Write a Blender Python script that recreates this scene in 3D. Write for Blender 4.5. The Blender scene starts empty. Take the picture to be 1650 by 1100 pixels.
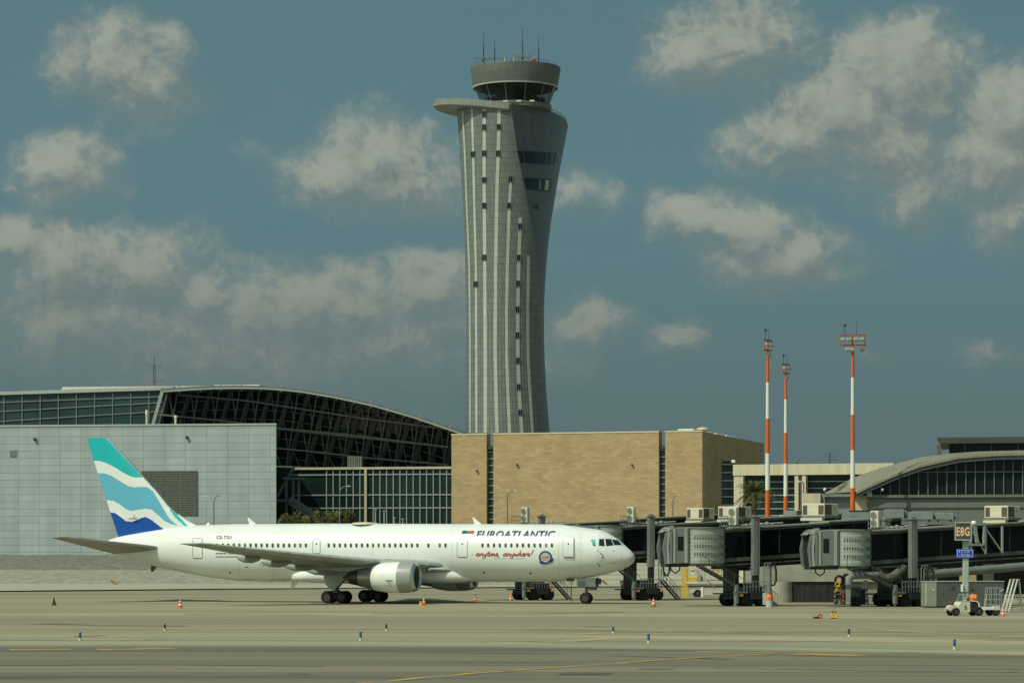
import bpy, bmesh, math, random
from mathutils import Vector, Matrix
random.seed(7)
S = bpy.context.scene
C = S.collection
R = math.radians
# ------------------------------------------------------------------ camera
F, CX, HY, CZ = 4583.333, 825.0, 900.0, 4.1      # focal length in photo pixels, photo centre, horizon row, eye height
cam = bpy.data.objects.new('camera', bpy.data.cameras.new('camera')); C.objects.link(cam)
cam.location = (0, 0, CZ); cam.rotation_euler = (R(90), 0, 0)
cam.data.lens = 100; cam.data.sensor_width = 36; cam.data.shift_y = 350/1650
cam.data.clip_start = 1; cam.data.clip_end = 12000
S.camera = cam
S.view_settings.view_transform = 'Standard'; S.view_settings.look = 'None'
S.view_settings.exposure = 0.0; S.view_settings.gamma = 1
S.view_settings.use_curve_mapping = False
# ------------------------------------------------------------------ sun
SUN = Vector((-0.47, -0.40, 0.788)).normalized()
sl = bpy.data.lights.new('sun', 'SUN'); so = bpy.data.objects.new('sun', sl); C.objects.link(so)
sl.energy = 3.0; sl.angle = R(0.5); sl.color = (1.0, 0.985, 0.83)
so.rotation_euler = (-SUN).to_track_quat('-Z', 'Y').to_euler(); so.location = (-100, -100, 200)
# ------------------------------------------------------------------ sky with clouds
W = bpy.data.worlds.new('World'); S.world = W; W.use_nodes = True
nt = W.node_tree; nt.nodes.clear()
def N(t, **k):
    n = nt.nodes.new(t)
    for a, b in k.items(): setattr(n, a, b)
    return n
def L(a, b): nt.links.new(a, b)
def M(op, a, b=None, c=None, clamp=False):
    n = N('ShaderNodeMath', operation=op, use_clamp=clamp)
    for i, v in enumerate((a, b, c)):
        if v is None: continue
        if isinstance(v, (int, float)): n.inputs[i].default_value = v
        else: L(v, n.inputs[i])
    return n.outputs[0]
def VM(op, a, b=None, c=None, out=0):
    n = N('ShaderNodeVectorMath', operation=op)
    for i, v in enumerate((a, b, c)):
        if v is None: continue
        if isinstance(v, tuple): n.inputs[i].default_value = v
        else: L(v, n.inputs[i])
    return n.outputs['Value'] if op in ('LENGTH', 'DOT_PRODUCT', 'DISTANCE') else n.outputs[0]
def SMOOTH(v, a, b, lo=0, hi=1):
    n = N('ShaderNodeMapRange', interpolation_type='SMOOTHSTEP'); L(v, n.inputs[0])
    for i, x in zip((1, 2, 3, 4), (a, b, lo, hi)): n.inputs[i].default_value = x
    return n.outputs[0]
tc = N('ShaderNodeTexCoord'); D = tc.outputs['Generated']
sx = N('ShaderNodeSeparateXYZ'); L(D, sx.inputs[0])
ay = M('MAXIMUM', M('ABSOLUTE', sx.outputs[1]), 0.05)
front = SMOOTH(sx.outputs[1], 0.3, 0.6)
cb = N('ShaderNodeCombineXYZ')
L(M('MULTIPLY', M('DIVIDE', sx.outputs[0], ay), F/100), cb.inputs[0])
VV = M('MULTIPLY', M('DIVIDE', sx.outputs[2], ay), F/100); L(VV, cb.inputs[1])
UV = cb.outputs[0]
# cumulus: direction (hundredths of the focal length), size and weight of each puff
PUFFS = [(190,100,112,80,1.1),(225,145,94,76,1.05),(150,130,60,50,.7),(110,278,94,70,1.0),(80,315,60,40,.6),(610,245,110,70,1.05),(570,290,130,64,1.0),(660,285,130,72,1.05),(725,265,70,56,.85),
 (480,262,90,52,.6),(415,238,60,36,.45),(935,312,84,52,.65),(20,395,80,50,1.0),(110,430,150,80,1.1),(225,435,130,76,1.1),(335,475,100,80,1.0),
 (400,505,130,90,.95),(490,500,130,90,1.0),(570,490,130,84,.95),(690,465,100,70,1.1),(730,510,110,76,.85),(630,545,200,90,.85),(150,510,260,110,.9),(370,560,300,100,.85),(850,570,140,70,.7),(955,522,84,50,.85),
 (1125,85,94,76,1.05),(1195,60,120,90,1.0),(1280,85,66,44,.75),(1215,150,130,60,.55),(1455,130,128,104,1.25),(1385,185,150,94,1.2),(1290,215,130,74,1.05),(1440,240,120,96,1.15),
 (1478,300,70,84,1.0),(1625,190,110,96,1.25),(1590,265,106,96,1.15),(1640,340,100,70,1.0),(1240,250,80,50,.8),
 (1125,350,86,44,1.05),(1190,365,100,70,1.1),(1255,412,124,64,1.05),(1345,440,64,36,.75),(1085,556,52,36,.8),(1590,575,70,30,.45),(1395,570,60,36,.45),(880,560,200,60,.45)]
def density(uv):
    nz = N('ShaderNodeTexNoise', noise_dimensions='3D'); L(uv, nz.inputs['Vector'])
    nz.inputs['Scale'].default_value = 1.15; nz.inputs['Detail'].default_value = 9; nz.inputs['Roughness'].default_value = .56
    n2 = N('ShaderNodeTexNoise', noise_dimensions='3D'); L(VM('ADD', uv, (13.1, 4.2, 7.7)), n2.inputs['Vector'])
    n2.inputs['Scale'].default_value = 0.9; n2.inputs['Detail'].default_value = 5
    w = VM('MULTIPLY_ADD', n2.outputs['Color'], (.9, .9, 0), (-.45, -.45, 0))
    p = VM('ADD', uv, w)
    tot = None
    for (x, y, rx, ry, s) in PUFFS:
        cx, cy = (x-CX)/100, (HY-y)/100; ix, iy = 88/rx, 88/ry
        d = VM('LENGTH', VM('MULTIPLY_ADD', p, (ix, iy, 0), (-cx*ix, -cy*iy, 0)))
        v = M('MULTIPLY', M('MULTIPLY_ADD', d, -0.8, 1.12, clamp=True), s)
        if tot is None: tot = v
        else:
            m = N('ShaderNodeMath', operation='SMOOTH_MAX'); L(tot, m.inputs[0]); L(v, m.inputs[1]); m.inputs[2].default_value = .25
            tot = m.outputs[0]
    tot = M('MULTIPLY', tot, front)
    n3 = N('ShaderNodeTexNoise', noise_dimensions='3D'); L(VM('ADD', p, (3.3, 1.7, 2.9)), n3.inputs['Vector'])
    n3.inputs['Scale'].default_value = 3.2; n3.inputs['Detail'].default_value = 4; n3.inputs['Roughness'].default_value = .5
    bil = M('MULTIPLY_ADD', M('ABSOLUTE', M('SUBTRACT', n3.outputs['Fac'], .5)), -.75, .08)      # rounded lobes
    return M('ADD', M('ADD', tot, bil), M('MULTIPLY_ADD', nz.outputs['Fac'], .85, -.46)), SMOOTH(tot, .10, .42), SMOOTH(tot, .15, .95)
d1, n1, skirt = density(UV)
d2, _, _ = density(VM('ADD', UV, (-.16, .34, 0)))
lit = SMOOTH(M('SUBTRACT', d1, M('MULTIPLY', d2, .95)), -0.25, 0.50)
alpha = SMOOTH(M('DIVIDE', M('SUBTRACT', d1, .10), M('MULTIPLY_ADD', lit, -.45, 1.15)), 0, 1)
alpha = M('MULTIPLY', alpha, n1)
low = SMOOTH(VV, 2.6, 6.2)                 # puffs low over the horizon are dimmer
sky = N('ShaderNodeTexSky', sky_type='NISHITA'); sky.sun_disc = False
sky.sun_elevation = math.asin(SUN.z); sky.sun_rotation = math.atan2(SUN.x, SUN.y)
sky.air_density = 1.0; sky.dust_density = 1.5; sky.ozone_density = 1.0
up = VM('MULTIPLY_ADD', D, (1, 1, .75), (0, 0, .42))
L(VM('NORMALIZE', up), sky.inputs[0])
def MIX(f, a, b):
    n = N('ShaderNodeMix', data_type='RGBA')
    for i, v in ((0, f), (6, a), (7, b)):
        if isinstance(v, (int, float)): n.inputs[i].default_value = v
        elif isinstance(v, tuple): n.inputs[i].default_value = v + (1,)
        else: L(v, n.inputs[i])
    return n.outputs[2]
SKYTINT, CL_SH, CL_LIT, CL_LOW = (.90, 1.09, .725), (1.80, 2.15, 1.98), (3.75, 3.95, 3.2), (1.62, 2.02, 1.88)
skyc = VM('MULTIPLY', sky.outputs[0], SKYTINT)
air = SMOOTH(VV, 6.5, 1.2, 0, .8)
skyc = MIX(air, skyc, (1.03, 1.50, 1.50))
cc = MIX(lit, CL_SH, CL_LIT)
cc = MIX(M('MULTIPLY_ADD', low, .65, .33), CL_LOW, cc)
col = MIX(M('MAXIMUM', M('MULTIPLY', alpha, .80), M('MULTIPLY', skirt, .55)), skyc, cc)
bg = N('ShaderNodeBackground'); bg.inputs[1].default_value = 0.1; L(col, bg.inputs[0])
ow = N('ShaderNodeOutputWorld'); L(bg.outputs[0], ow.inputs[0])

# ------------------------------------------------------------------ materials
def mat(name, col, rough=.6, metal=0, var=.15, scale=1.0, spec=.4, stretch=(1, 1, 1), detail=5, bump=0, coat=0, trans=0):
    m = bpy.data.materials.new(name); m.use_nodes = True
    t = m.node_tree; b = t.nodes['Principled BSDF']
    b.inputs['Roughness'].default_value = rough; b.inputs['Metallic'].default_value = metal
    b.inputs['Specular IOR Level'].default_value = spec; b.inputs['Coat Weight'].default_value = coat
    c = t.nodes.new('ShaderNodeTexCoord'); mp = t.nodes.new('ShaderNodeMapping'); mp.inputs['Scale'].default_value = stretch
    nz = t.nodes.new('ShaderNodeTexNoise'); nz.inputs['Scale'].default_value = scale; nz.inputs['Detail'].default_value = detail
    mr = t.nodes.new('ShaderNodeMapRange'); mr.inputs[1].default_value = .25; mr.inputs[2].default_value = .75
    mr.inputs[3].default_value = 1-var; mr.inputs[4].default_value = 1+var
    mx = t.nodes.new('ShaderNodeVectorMath'); mx.operation = 'SCALE'; mx.inputs[0].default_value = col
    t.links.new(c.outputs['Object'], mp.inputs[0]); t.links.new(mp.outputs[0], nz.inputs['Vector'])
    t.links.new(nz.outputs['Fac'], mr.inputs[0]); t.links.new(mr.outputs[0], mx.inputs['Scale'])
    t.links.new(mx.outputs[0], b.inputs['Base Color'])
    if bump:
        bp = t.nodes.new('ShaderNodeBump'); bp.inputs['Strength'].default_value = bump; bp.inputs['Distance'].default_value = .05
        t.links.new(nz.outputs['Fac'], bp.inputs['Height']); t.links.new(bp.outputs[0], b.inputs['Normal'])
    if trans:
        o = t.nodes['Material Output']; tr = t.nodes.new('ShaderNodeBsdfTransparent'); ms = t.nodes.new('ShaderNodeMixShader')
        tr.inputs[0].default_value = (.75, .9, .9, 1)
        ms.inputs[0].default_value = trans; t.links.new(b.outputs[0], ms.inputs[1]); t.links.new(tr.outputs[0], ms.inputs[2]); t.links.new(ms.outputs[0], o.inputs[0])
    return m
def panels(m, w, h, line=.05, depth=.45, tone=.06, offset=0.0, ox=0.0, oz=0.0, jitter=0, axis='XZ'):
    """cut a grid of panel joints into a material (object coordinates, metres)"""
    t = m.node_tree; b = t.nodes['Principled BSDF']; src = b.inputs['Base Color'].links[0].from_socket
    c = t.nodes.new('ShaderNodeTexCoord'); s = t.nodes.new('ShaderNodeSeparateXYZ'); k = t.nodes.new('ShaderNodeCombineXYZ')
    t.links.new(c.outputs['Object'], s.inputs[0])
    a0 = t.nodes.new('ShaderNodeMath'); a0.operation = 'ADD'; a0.inputs[1].default_value = ox
    if axis == 'XZ': t.links.new(s.outputs[0], a0.inputs[0])
    else:
        q = t.nodes.new('ShaderNodeMath'); q.operation = 'ADD'; t.links.new(s.outputs[0], q.inputs[0]); t.links.new(s.outputs[1], q.inputs[1]); t.links.new(q.outputs[0], a0.inputs[0])
    a1 = t.nodes.new('ShaderNodeMath'); a1.operation = 'ADD'; a1.inputs[1].default_value = oz; t.links.new(s.outputs[2], a1.inputs[0])
    t.links.new(a0.outputs[0], k.inputs[0]); t.links.new(a1.outputs[0], k.inputs[1])
    br = t.nodes.new('ShaderNodeTexBrick'); br.offset = offset; br.squash = 1
    br.inputs['Scale'].default_value = 1; br.inputs['Brick Width'].default_value = w; br.inputs['Row Height'].default_value = h
    br.inputs['Mortar Size'].default_value = line; br.inputs['Mortar Smooth'].default_value = .1; br.inputs['Bias'].default_value = 0
    br.inputs['Color1'].default_value = (1-tone,)*3 + (1,); br.inputs['Color2'].default_value = (1+tone,)*3 + (1,); br.inputs['Mortar'].default_value = (depth,)*3 + (1,)
    t.links.new(k.outputs[0], br.inputs['Vector'])
    mx = t.nodes.new('ShaderNodeVectorMath'); mx.operation = 'MULTIPLY'
    t.links.new(src, mx.inputs[0]); t.links.new(br.outputs['Color'], mx.inputs[1]); t.links.new(mx.outputs[0], b.inputs['Base Color'])
    return m

# ------------------------------------------------------------------ mesh helpers
class MB:
    def __init__(s): s.v = []; s.f = []; s.m = []
    def add(s, vs, fs, mi=0):
        o = len(s.v); s.v += [tuple(v) for v in vs]; s.f += [tuple(i+o for i in f) for f in fs]; s.m += [mi]*len(fs); return s
    def box(s, x0, x1, y0, y1, z0, z1, mi=0):
        return s.add([(x0,y0,z0),(x1,y0,z0),(x1,y1,z0),(x0,y1,z0),(x0,y0,z1),(x1,y0,z1),(x1,y1,z1),(x0,y1,z1)],
                     [(0,3,2,1),(4,5,6,7),(0,1,5,4),(1,2,6,5),(2,3,7,6),(3,0,4,7)], mi)
    def cbox(s, x0, x1, y0, y1, z0, z1, c=.04, mi=0):
        """box with chamfered edges"""
        ring = [(x0+c,y0),(x1-c,y0),(x1,y0+c),(x1,y1-c),(x1-c,y1),(x0+c,y1),(x0,y1-c),(x0,y0+c)]
        ins = [(min(max(x,x0+c),x1-c), min(max(y,y0+c),y1-c)) for x, y in ring]
        vs = [(x,y,z0) for x,y in ins]+[(x,y,z0+c) for x,y in ring]+[(x,y,z1-c) for x,y in ring]+[(x,y,z1) for x,y in ins]
        fs = [tuple(range(7,-1,-1)), tuple(range(24,32))]
        for r in range(3):
            for i in range(8):
                j = (i+1) % 8; fs.append((r*8+i, r*8+j, r*8+8+j, r*8+8+i))
        return s.add(vs, fs, mi)
    def beam(s, p, q, w, h=None, mi=0):
        p, q = Vector(p), Vector(q); d = (q-p).normalized(); h = h or w
        u = Vector((0,0,1)) if abs(d.z) < .95 else Vector((0,1,0))
        a = d.cross(u).normalized()*w/2; b = a.cross(d).normalized()*h/2
        return s.add([p-a-b,p+a-b,p+a+b,p-a+b,q-a-b,q+a-b,q+a+b,q-a+b], [(0,1,2,3),(7,6,5,4),(0,4,5,1),(1,5,6,2),(2,6,7,3),(3,7,4,0)], mi)
    def tube(s, pts, r, n=8, mi=0, caps=True):
        pts = [Vector(p) for p in pts]; rs = r if isinstance(r, (list, tuple)) else [r]*len(pts)
        o = len(s.v); prev = None
        for i, p in enumerate(pts):
            d = (pts[min(i+1,len(pts)-1)]-pts[max(i-1,0)]).normalized()
            if prev is None: a = d.cross(Vector((0,0,1)) if abs(d.z) < .9 else Vector((0,1,0))).normalized()
            else: a = (prev-d*prev.dot(d)).normalized()
            prev = a; b = d.cross(a)
            for k in range(n):
                t = 2*math.pi*k/n; s.v.append(tuple(p+(a*math.cos(t)+b*math.sin(t))*rs[i]))
        for i in range(len(pts)-1):
            for k in range(n):
                s.f.append((o+i*n+k, o+i*n+(k+1)%n, o+(i+1)*n+(k+1)%n, o+(i+1)*n+k)); s.m.append(mi)
        if caps:
            s.f.append(tuple(o+k for k in range(n-1,-1,-1))); s.f.append(tuple(o+(len(pts)-1)*n+k for k in range(n))); s.m += [mi, mi]
        return s
    def loft(s, rings, mi=0, closed=True, caps=True):
        n = len(rings[0]); o = len(s.v)
        for r in rings: s.v += [tuple(p) for p in r]
        for i in range(len(rings)-1):
            for k in range(n if closed else n-1):
                s.f.append((o+i*n+k, o+i*n+(k+1)%n, o+(i+1)*n+(k+1)%n, o+(i+1)*n+k)); s.m.append(mi)
        if caps and closed:
            s.f.append(tuple(o+k for k in range(n-1,-1,-1))); s.f.append(tuple(o+(len(rings)-1)*n+k for k in range(n))); s.m += [mi, mi]
        return s
    def lathe(s, prof, n=24, axis='Z', c=(0,0,0), mi=0, caps=False):
        rings = []
        for (h, r) in prof:
            ring = []
            for k in range(n):
                t = 2*math.pi*k/n; a, b = r*math.cos(t), r*math.sin(t)
                ring.append((c[0]+a, c[1]+b, c[2]+h) if axis == 'Z' else (c[0]+h, c[1]+a, c[2]+b) if axis == 'X' else (c[0]+a, c[1]+h, c[2]+b))
            rings.append(ring)
        return s.loft(rings, mi, True, caps)
    def prism(s, poly, y0, y1, mi=0):
        """polygon in x,z pushed from y0 to y1"""
        n = len(poly); vs = [(x,y0,z) for x,z in poly]+[(x,y1,z) for x,z in poly]
        fs = [tuple(range(n)), tuple(range(2*n-1, n-1, -1))]+[(i, i+n, (i+1)%n+n, (i+1)%n) for i in range(n)]
        return s.add(vs, fs, mi)
    def strip(s, a, b, mi=0):
        n = len(a); return s.add(list(a)+list(b), [(i, i+1, n+i+1, n+i) for i in range(n-1)], mi)
    def move(s, mtx):
        s.v = [tuple(mtx @ Vector(v)) for v in s.v]; return s
    def build(s, name, mats, parent=None, smooth=None, loc=None):
        me = bpy.data.meshes.new(name); me.from_pydata(s.v, [], s.f); mats = mats if isinstance(mats, (list, tuple)) else [mats]
        for m in mats: me.materials.append(m)
        if len(mats) > 1: me.polygons.foreach_set('material_index', s.m)
        bm = bmesh.new(); bm.from_mesh(me); bmesh.ops.recalc_face_normals(bm, faces=bm.faces); bm.to_mesh(me); bm.free()
        if smooth:
            me.polygons.foreach_set('use_smooth', [True]*len(me.polygons)); me.set_sharp_from_angle(angle=R(smooth))
        me.update()
        o = bpy.data.objects.new(name, me); C.objects.link(o)
        if parent: o.parent = parent
        if loc: o.location = loc
        return o
def tag(o, label, cat, group=None, kind=None):
    if label: o['label'] = label
    if cat: o['category'] = cat
    if group: o['group'] = group
    if kind: o['kind'] = kind
    return o
def thing(name, label, cat, loc=(0,0,0), rz=0, group=None):
    o = bpy.data.objects.new(name, None); C.objects.link(o); o.empty_display_size = .5
    o.location = loc; o.rotation_euler = (0, 0, rz); return tag(o, label, cat, group)
def structure(o): o['kind'] = 'structure'; return o
def dup(root, loc=None, rz=None, label=None, group=None, scale=None):
    def cp(o, par):
        c = o.copy(); C.objects.link(c); c.parent = par
        for ch in o.children: cp(ch, c)
        return c
    r = cp(root, None)
    if loc is not None: r.location = loc
    if rz is not None: r.rotation_euler = (0, 0, rz)
    if label: r['label'] = label
    if group: r['group'] = group
    if scale: r.scale = scale
    return r
def P(X, py, Y): return Vector(((X-CX)/F*Y, Y, CZ+(HY-py)/F*Y))
def G(X, py): return Vector(((X-CX)/(py-HY)*CZ, F*CZ/(py-HY), 0))
def interp(t, tab):
    if t <= tab[0][0]: return tab[0][1]
    for (a, b), (c, d) in zip(tab, tab[1:]):
        if t <= c: return b+(d-b)*(t-a)/(c-a)
    return tab[-1][1]
class Facade:
    """a wall line standing at given distances; local x runs along it, y goes into the building"""
    def __init__(s, X1, Y1, X2, Y2):
        a, b = P(X1, HY, Y1), P(X2, HY, Y2); a.z = b.z = 0
        s.o = a; s.u = (b-a).normalized(); s.n = Vector((-s.u.y, s.u.x, 0)); s.len = (b-a).length
        s.rz = math.atan2(s.u.y, s.u.x)
    def at(s, X, py, depth=0):
        d = Vector(((X-CX)/F, 1, (HY-py)/F)); o = Vector((0, 0, CZ)); t = (depth-(o-s.o).dot(s.n))/d.dot(s.n); p = o+d*t
        return ((p-s.o).dot(s.u), p.z)
    def x(s, X, depth=0): return s.at(X, HY, depth)[0]
    def z(s, X, py, depth=0): return s.at(X, py, depth)[1]
    def rect(s, mb, X0, X1, py0, py1, y0, y1, mi=0, ref=None):
        """box whose front (at depth y0) fills the given photo rectangle"""
        (x0, za), (x1, _) = s.at(X0, py0, y0), s.at(X1, py0, y0); zb = s.z(ref if ref is not None else (X0+X1)/2, py1, y0); za = s.z(ref if ref is not None else (X0+X1)/2, py0, y0)
        return mb.box(x0, x1, y0, y1, min(za, zb), max(za, zb), mi)
# ------------------------------------------------------------------ shared materials
GLASS = mat('dark_glass', (.010,.018,.018), .12, var=.5, scale=.15, spec=.28)
GLASS2 = mat('teal_glass', (.030,.062,.062), .15, var=.45, scale=.12, spec=.4)
MULL = mat('mullion_metal', (.30,.34,.32), .45, var=.1, scale=2)
BEIGE = mat('beige_metal', (.50,.44,.32), .5, var=.14, scale=.6, stretch=(1,1,.15))
DARKM = mat('dark_steel', (.045,.05,.05), .5, var=.25, scale=2)
MIDM = mat('grey_steel', (.16,.18,.175), .5, var=.2, scale=1.5)
LIGHTM = mat('pale_grey_metal', (.40,.44,.41), .45, var=.12, scale=1.2)
WHITE = mat('white_paint', (.78,.80,.77), .4, var=.06, scale=1.5)
BLACK = mat('black_rubber', (.012,.012,.013), .8, var=.3, scale=5)
CREAM = mat('cream_enamel', (.60,.57,.44), .45, var=.10, scale=2)
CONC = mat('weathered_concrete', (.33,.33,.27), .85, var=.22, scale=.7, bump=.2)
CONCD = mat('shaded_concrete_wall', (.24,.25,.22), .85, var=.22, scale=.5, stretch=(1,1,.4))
ORANGE = mat('signal_orange', (.72,.16,.03), .45, var=.12, scale=3)
RED = mat('signal_red', (.62,.05,.03), .45, var=.12, scale=3)
YELLOW = mat('signal_yellow', (.75,.48,.05), .5, var=.15, scale=4)
BLUE = mat('sign_blue', (.02,.10,.48), .4, var=.08, scale=4)
BROWNV = mat('brown_vent_grille', (.10,.075,.045), .6, var=.3, scale=9)

# ------------------------------------------------------------------ ground
def ground_material(name, base, streak, tone2, dark, rough=.85, fy=1.0):
    m = bpy.data.materials.new(name); m.use_nodes = True; t = m.node_tree; b = t.nodes['Principled BSDF']
    b.inputs['Roughness'].default_value = rough; b.inputs['Specular IOR Level'].default_value = .25
    c = t.nodes.new('ShaderNodeTexCoord')
    def nz(scale, rot, sc, det=6, dist=0, rough=.55):
        mp = t.nodes.new('ShaderNodeMapping'); mp.inputs['Scale'].default_value = scale; mp.inputs['Rotation'].default_value = (0,0,R(rot))
        n = t.nodes.new('ShaderNodeTexNoise'); n.inputs['Scale'].default_value = sc; n.inputs['Detail'].default_value = det
        n.inputs['Distortion'].default_value = dist; n.inputs['Roughness'].default_value = rough
        t.links.new(c.outputs['Object'], mp.inputs[0]); t.links.new(mp.outputs[0], n.inputs['Vector']); return n.outputs['Fac']
    def rng(v, a, b_, lo, hi):
        n = t.nodes.new('ShaderNodeMapRange'); t.links.new(v, n.inputs[0])
        for i, x in zip((1,2,3,4), (a,b_,lo,hi)): n.inputs[i].default_value = x
        return n.outputs[0]
    def mix(f, a, b_, mode='MIX'):
        n = t.nodes.new('ShaderNodeMix'); n.data_type = 'RGBA'; n.blend_type = mode
        for i, v in ((0,f),(6,a),(7,b_)):
            if isinstance(v, tuple): n.inputs[i].default_value = v+(1,)
            elif isinstance(v, float): n.inputs[i].default_value = v
            else: t.links.new(v, n.inputs[i])
        return n.outputs[2]
    wide = nz((.003,.045*fy,1), 1.0, 1.0)                 # broad lanes of worn concrete
    fine = nz((.005,.13*fy,1), -.8, 1.0, 8, .3)           # tyre rubber and sweeping streaks
    thin = nz((.006,.34*fy,1), .6, 1.0, 5)              # narrow tyre lines
    near_ = nz((.008,.95*fy,1), -1.5, 1.0, 6)          # fine sweeping marks, seen close by
    blot = nz((.03,.10*fy,1), 8, 1.0, 7)
    grit = nz((1,1,1), 0, 3.0, 4)
    col = mix(rng(wide,.40,.60,0.,1.), base, tone2)
    col = mix(rng(fine,.47,.66,0.,.75), col, streak)
    col = mix(rng(thin,.53,.66,0.,.6), col, dark)
    col = mix(rng(near_,.50,.66,0.,.55), col, dark); col = mix(rng(near_,.34,.48,.45,0.), col, tone2)
    col = mix(rng(blot,.55,.78,0.,.4), col, streak)
    sc = t.nodes.new('ShaderNodeVectorMath'); sc.operation = 'SCALE'; t.links.new(col, sc.inputs[0])
    t.links.new(rng(grit,.25,.75,.88,1.12), sc.inputs['Scale']); t.links.new(sc.outputs[0], b.inputs['Base Color'])
    return m
APRON = ground_material('apron_concrete', (.280,.258,.172), (.195,.183,.128), (.355,.322,.212), (.12,.113,.083))
TAXI = ground_material('taxiway_asphalt', (.175,.165,.115), (.115,.112,.082), (.24,.222,.150), (.080,.078,.060), fy=2.6)
PALE = ground_material('pale_worn_lane', (.32,.305,.205), (.23,.225,.16), (.36,.345,.235), (.19,.185,.135), fy=2.2)
def sheet(name, pts, z, m, n=1):
    b = MB(); b.add([(x,y,z) for x,y in pts], [tuple(range(len(pts)))]); o = b.build(name, m); structure(o); return o
gb = MB(); gb.add([(-4000,-300,0),(4000,-300,0),(4000,7000,0),(-4000,7000,0)], [(0,1,2,3)]); structure(gb.build('apron_ground', APRON))
def ribbon(mb, pts, w, z, mi=0):
    """flat band along ground points given in photo pixels"""
    p = [G(*q) for q in pts]; a, b = [], []
    for i, v in enumerate(p):
        d = (p[min(i+1,len(p)-1)]-p[max(i-1,0)]).normalized(); n = Vector((-d.y, d.x, 0))*w/2
        a.append((v.x-n.x, v.y-n.y, z)); b.append((v.x+n.x, v.y+n.y, z))
    return mb.strip(a, b, mi)
def edge_band(name, far, near, z, m):
    """band of paving between two lines of ground points given in photo pixels"""
    A = [G(*q) for q in far]; B = [G(*q) for q in near]
    b = MB(); b.strip([(v.x,v.y,z) for v in A], [(v.x,v.y,z) for v in B]); return structure(b.build(name, m))
edge_band('taxiway', [(-300,1041),(300,1041),(800,1042),(1240,1048),(1650,1056),(1950,1062)], [(-900,1290),(300,1290),(800,1290),(1240,1290),(1650,1290),(2700,1290)], .004, TAXI)
edge_band('taxiway_shoulder', [(-300,1031),(300,1032),(800,1033),(1240,1038),(1650,1045),(1950,1049)], [(-300,1039.5),(300,1039.5),(800,1040.5),(1240,1046),(1650,1054),(1950,1060)], .004, PALE)
GREEN = mat('faded_green_paint', (.165,.27,.175), .8, var=.22, scale=.4, stretch=(.1,1,1))
STAIN = mat('rubber_stain', (.20,.165,.105), .85, var=.35, scale=.25, stretch=(.15,1,1))
DARKST = mat('dark_rubber_track', (.085,.085,.065), .85, var=.35, scale=.25, stretch=(.1,1,1))
def worn(m, other, lo=.45, hi=.62, scale=.35, stretch=(.25,1,1)):
    t = m.node_tree; b_ = t.nodes['Principled BSDF']; src = b_.inputs['Base Color'].links[0].from_socket
    c = t.nodes.new('ShaderNodeTexCoord'); mp = t.nodes.new('ShaderNodeMapping'); mp.inputs['Scale'].default_value = stretch; n = t.nodes.new('ShaderNodeTexNoise'); n.inputs['Scale'].default_value = scale; n.inputs['Detail'].default_value = 8
    r = t.nodes.new('ShaderNodeMapRange'); r.inputs[1].default_value = lo; r.inputs[2].default_value = hi; x = t.nodes.new('ShaderNodeMix'); x.data_type = 'RGBA'; x.inputs[7].default_value = other+(1,)
    t.links.new(c.outputs['Object'], mp.inputs[0]); t.links.new(mp.outputs[0], n.inputs['Vector']); t.links.new(n.outputs['Fac'], r.inputs[0]); t.links.new(r.outputs[0], x.inputs[0]); t.links.new(src, x.inputs[6]); t.links.new(x.outputs[2], b_.inputs['Base Color']); return m
YPAINT = mat('faded_yellow_paint', (.47,.29,.055), .8, var=.35, scale=.8)
YFAINT = mat('worn_yellow_paint', (.42,.345,.155), .8, var=.2, scale=.8)
worn(YPAINT, (.20,.18,.11)); worn(YFAINT, (.27,.25,.16), .40, .60); worn(GREEN, (.26,.26,.175), .42, .62); worn(STAIN, (.27,.25,.165), .42, .6); worn(DARKST, (.24,.23,.16), .45, .62)
BPAINT = worn(mat('black_line_border', (.075,.073,.055), .85, var=.3, scale=.6), (.20,.195,.14), .42, .58)
b = MB(); ribbon(b, [(-200,1029),(0,1030),(250,1030.5),(560,1031.5),(800,1033)], 3.0, .008); structure(b.build('green_guide_line', GREEN))
b = MB(); ribbon(b, [(900,1034.5),(1240,1040),(1500,1044.5),(1900,1051)], 2.6, .008); structure(b.build('green_guide_line', GREEN))
b = MB(); ribbon(b, [(-200,1016),(300,1013.5),(800,1013),(1100,1017.5),(1400,1022.5),(1900,1031)], 3.0, .006); structure(b.build('brown_track', STAIN))
for pts, w in (([(-100,1003),(60,1004),(140,1007),(300,1008)],1.0), ([(300,989),(420,989.5),(530,991)],.8), ([(600,988),(700,988.5),(850,989),(1000,986)],.5),
               ([(120,1024.5),(140,1024.5),(165,1023.5)],.35), ([(905,1084.5),(985,1085)],1.1), ([(1035,1077),(1080,1078)],.5),
               ([(940,1008.5),(985,1009)],.4), ([(1000,978),(1300,979),(1700,981)],.35), ([(600,1065),(760,1067),(900,1067)],.2), ([(0,1093),(200,1089),(500,1086)],.45),
               ([(0,1072),(240,1070),(520,1073)],.3), ([(640,1050),(900,1053),(1180,1062)],.3), ([(1150,1076),(1400,1080),(1640,1082)],.3)):
    b = MB(); ribbon(b, pts, w*2.2, .010); structure(b.build('rubber_track', DARKST))
YL = (([(15,1046.3),(60,1046),(112,1045.2)],1.5,2.6), ([(155,1046),(210,1045.6),(272,1043.2)],1.5,2.6), ([(1120,1049.6),(1160,1050.2),(1250,1051.6)],1.5,2.6),
      ([(1282,1053.2),(1330,1054.2),(1392,1055.6)],1.5,2.6), ([(480,1111),(590,1100),(680,1091.5),(760,1084.5),(850,1078),(930,1072.5),(1010,1066.5),(1100,1060.5),(1160,1057),(1250,1052.2)],.42,.95))
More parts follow.
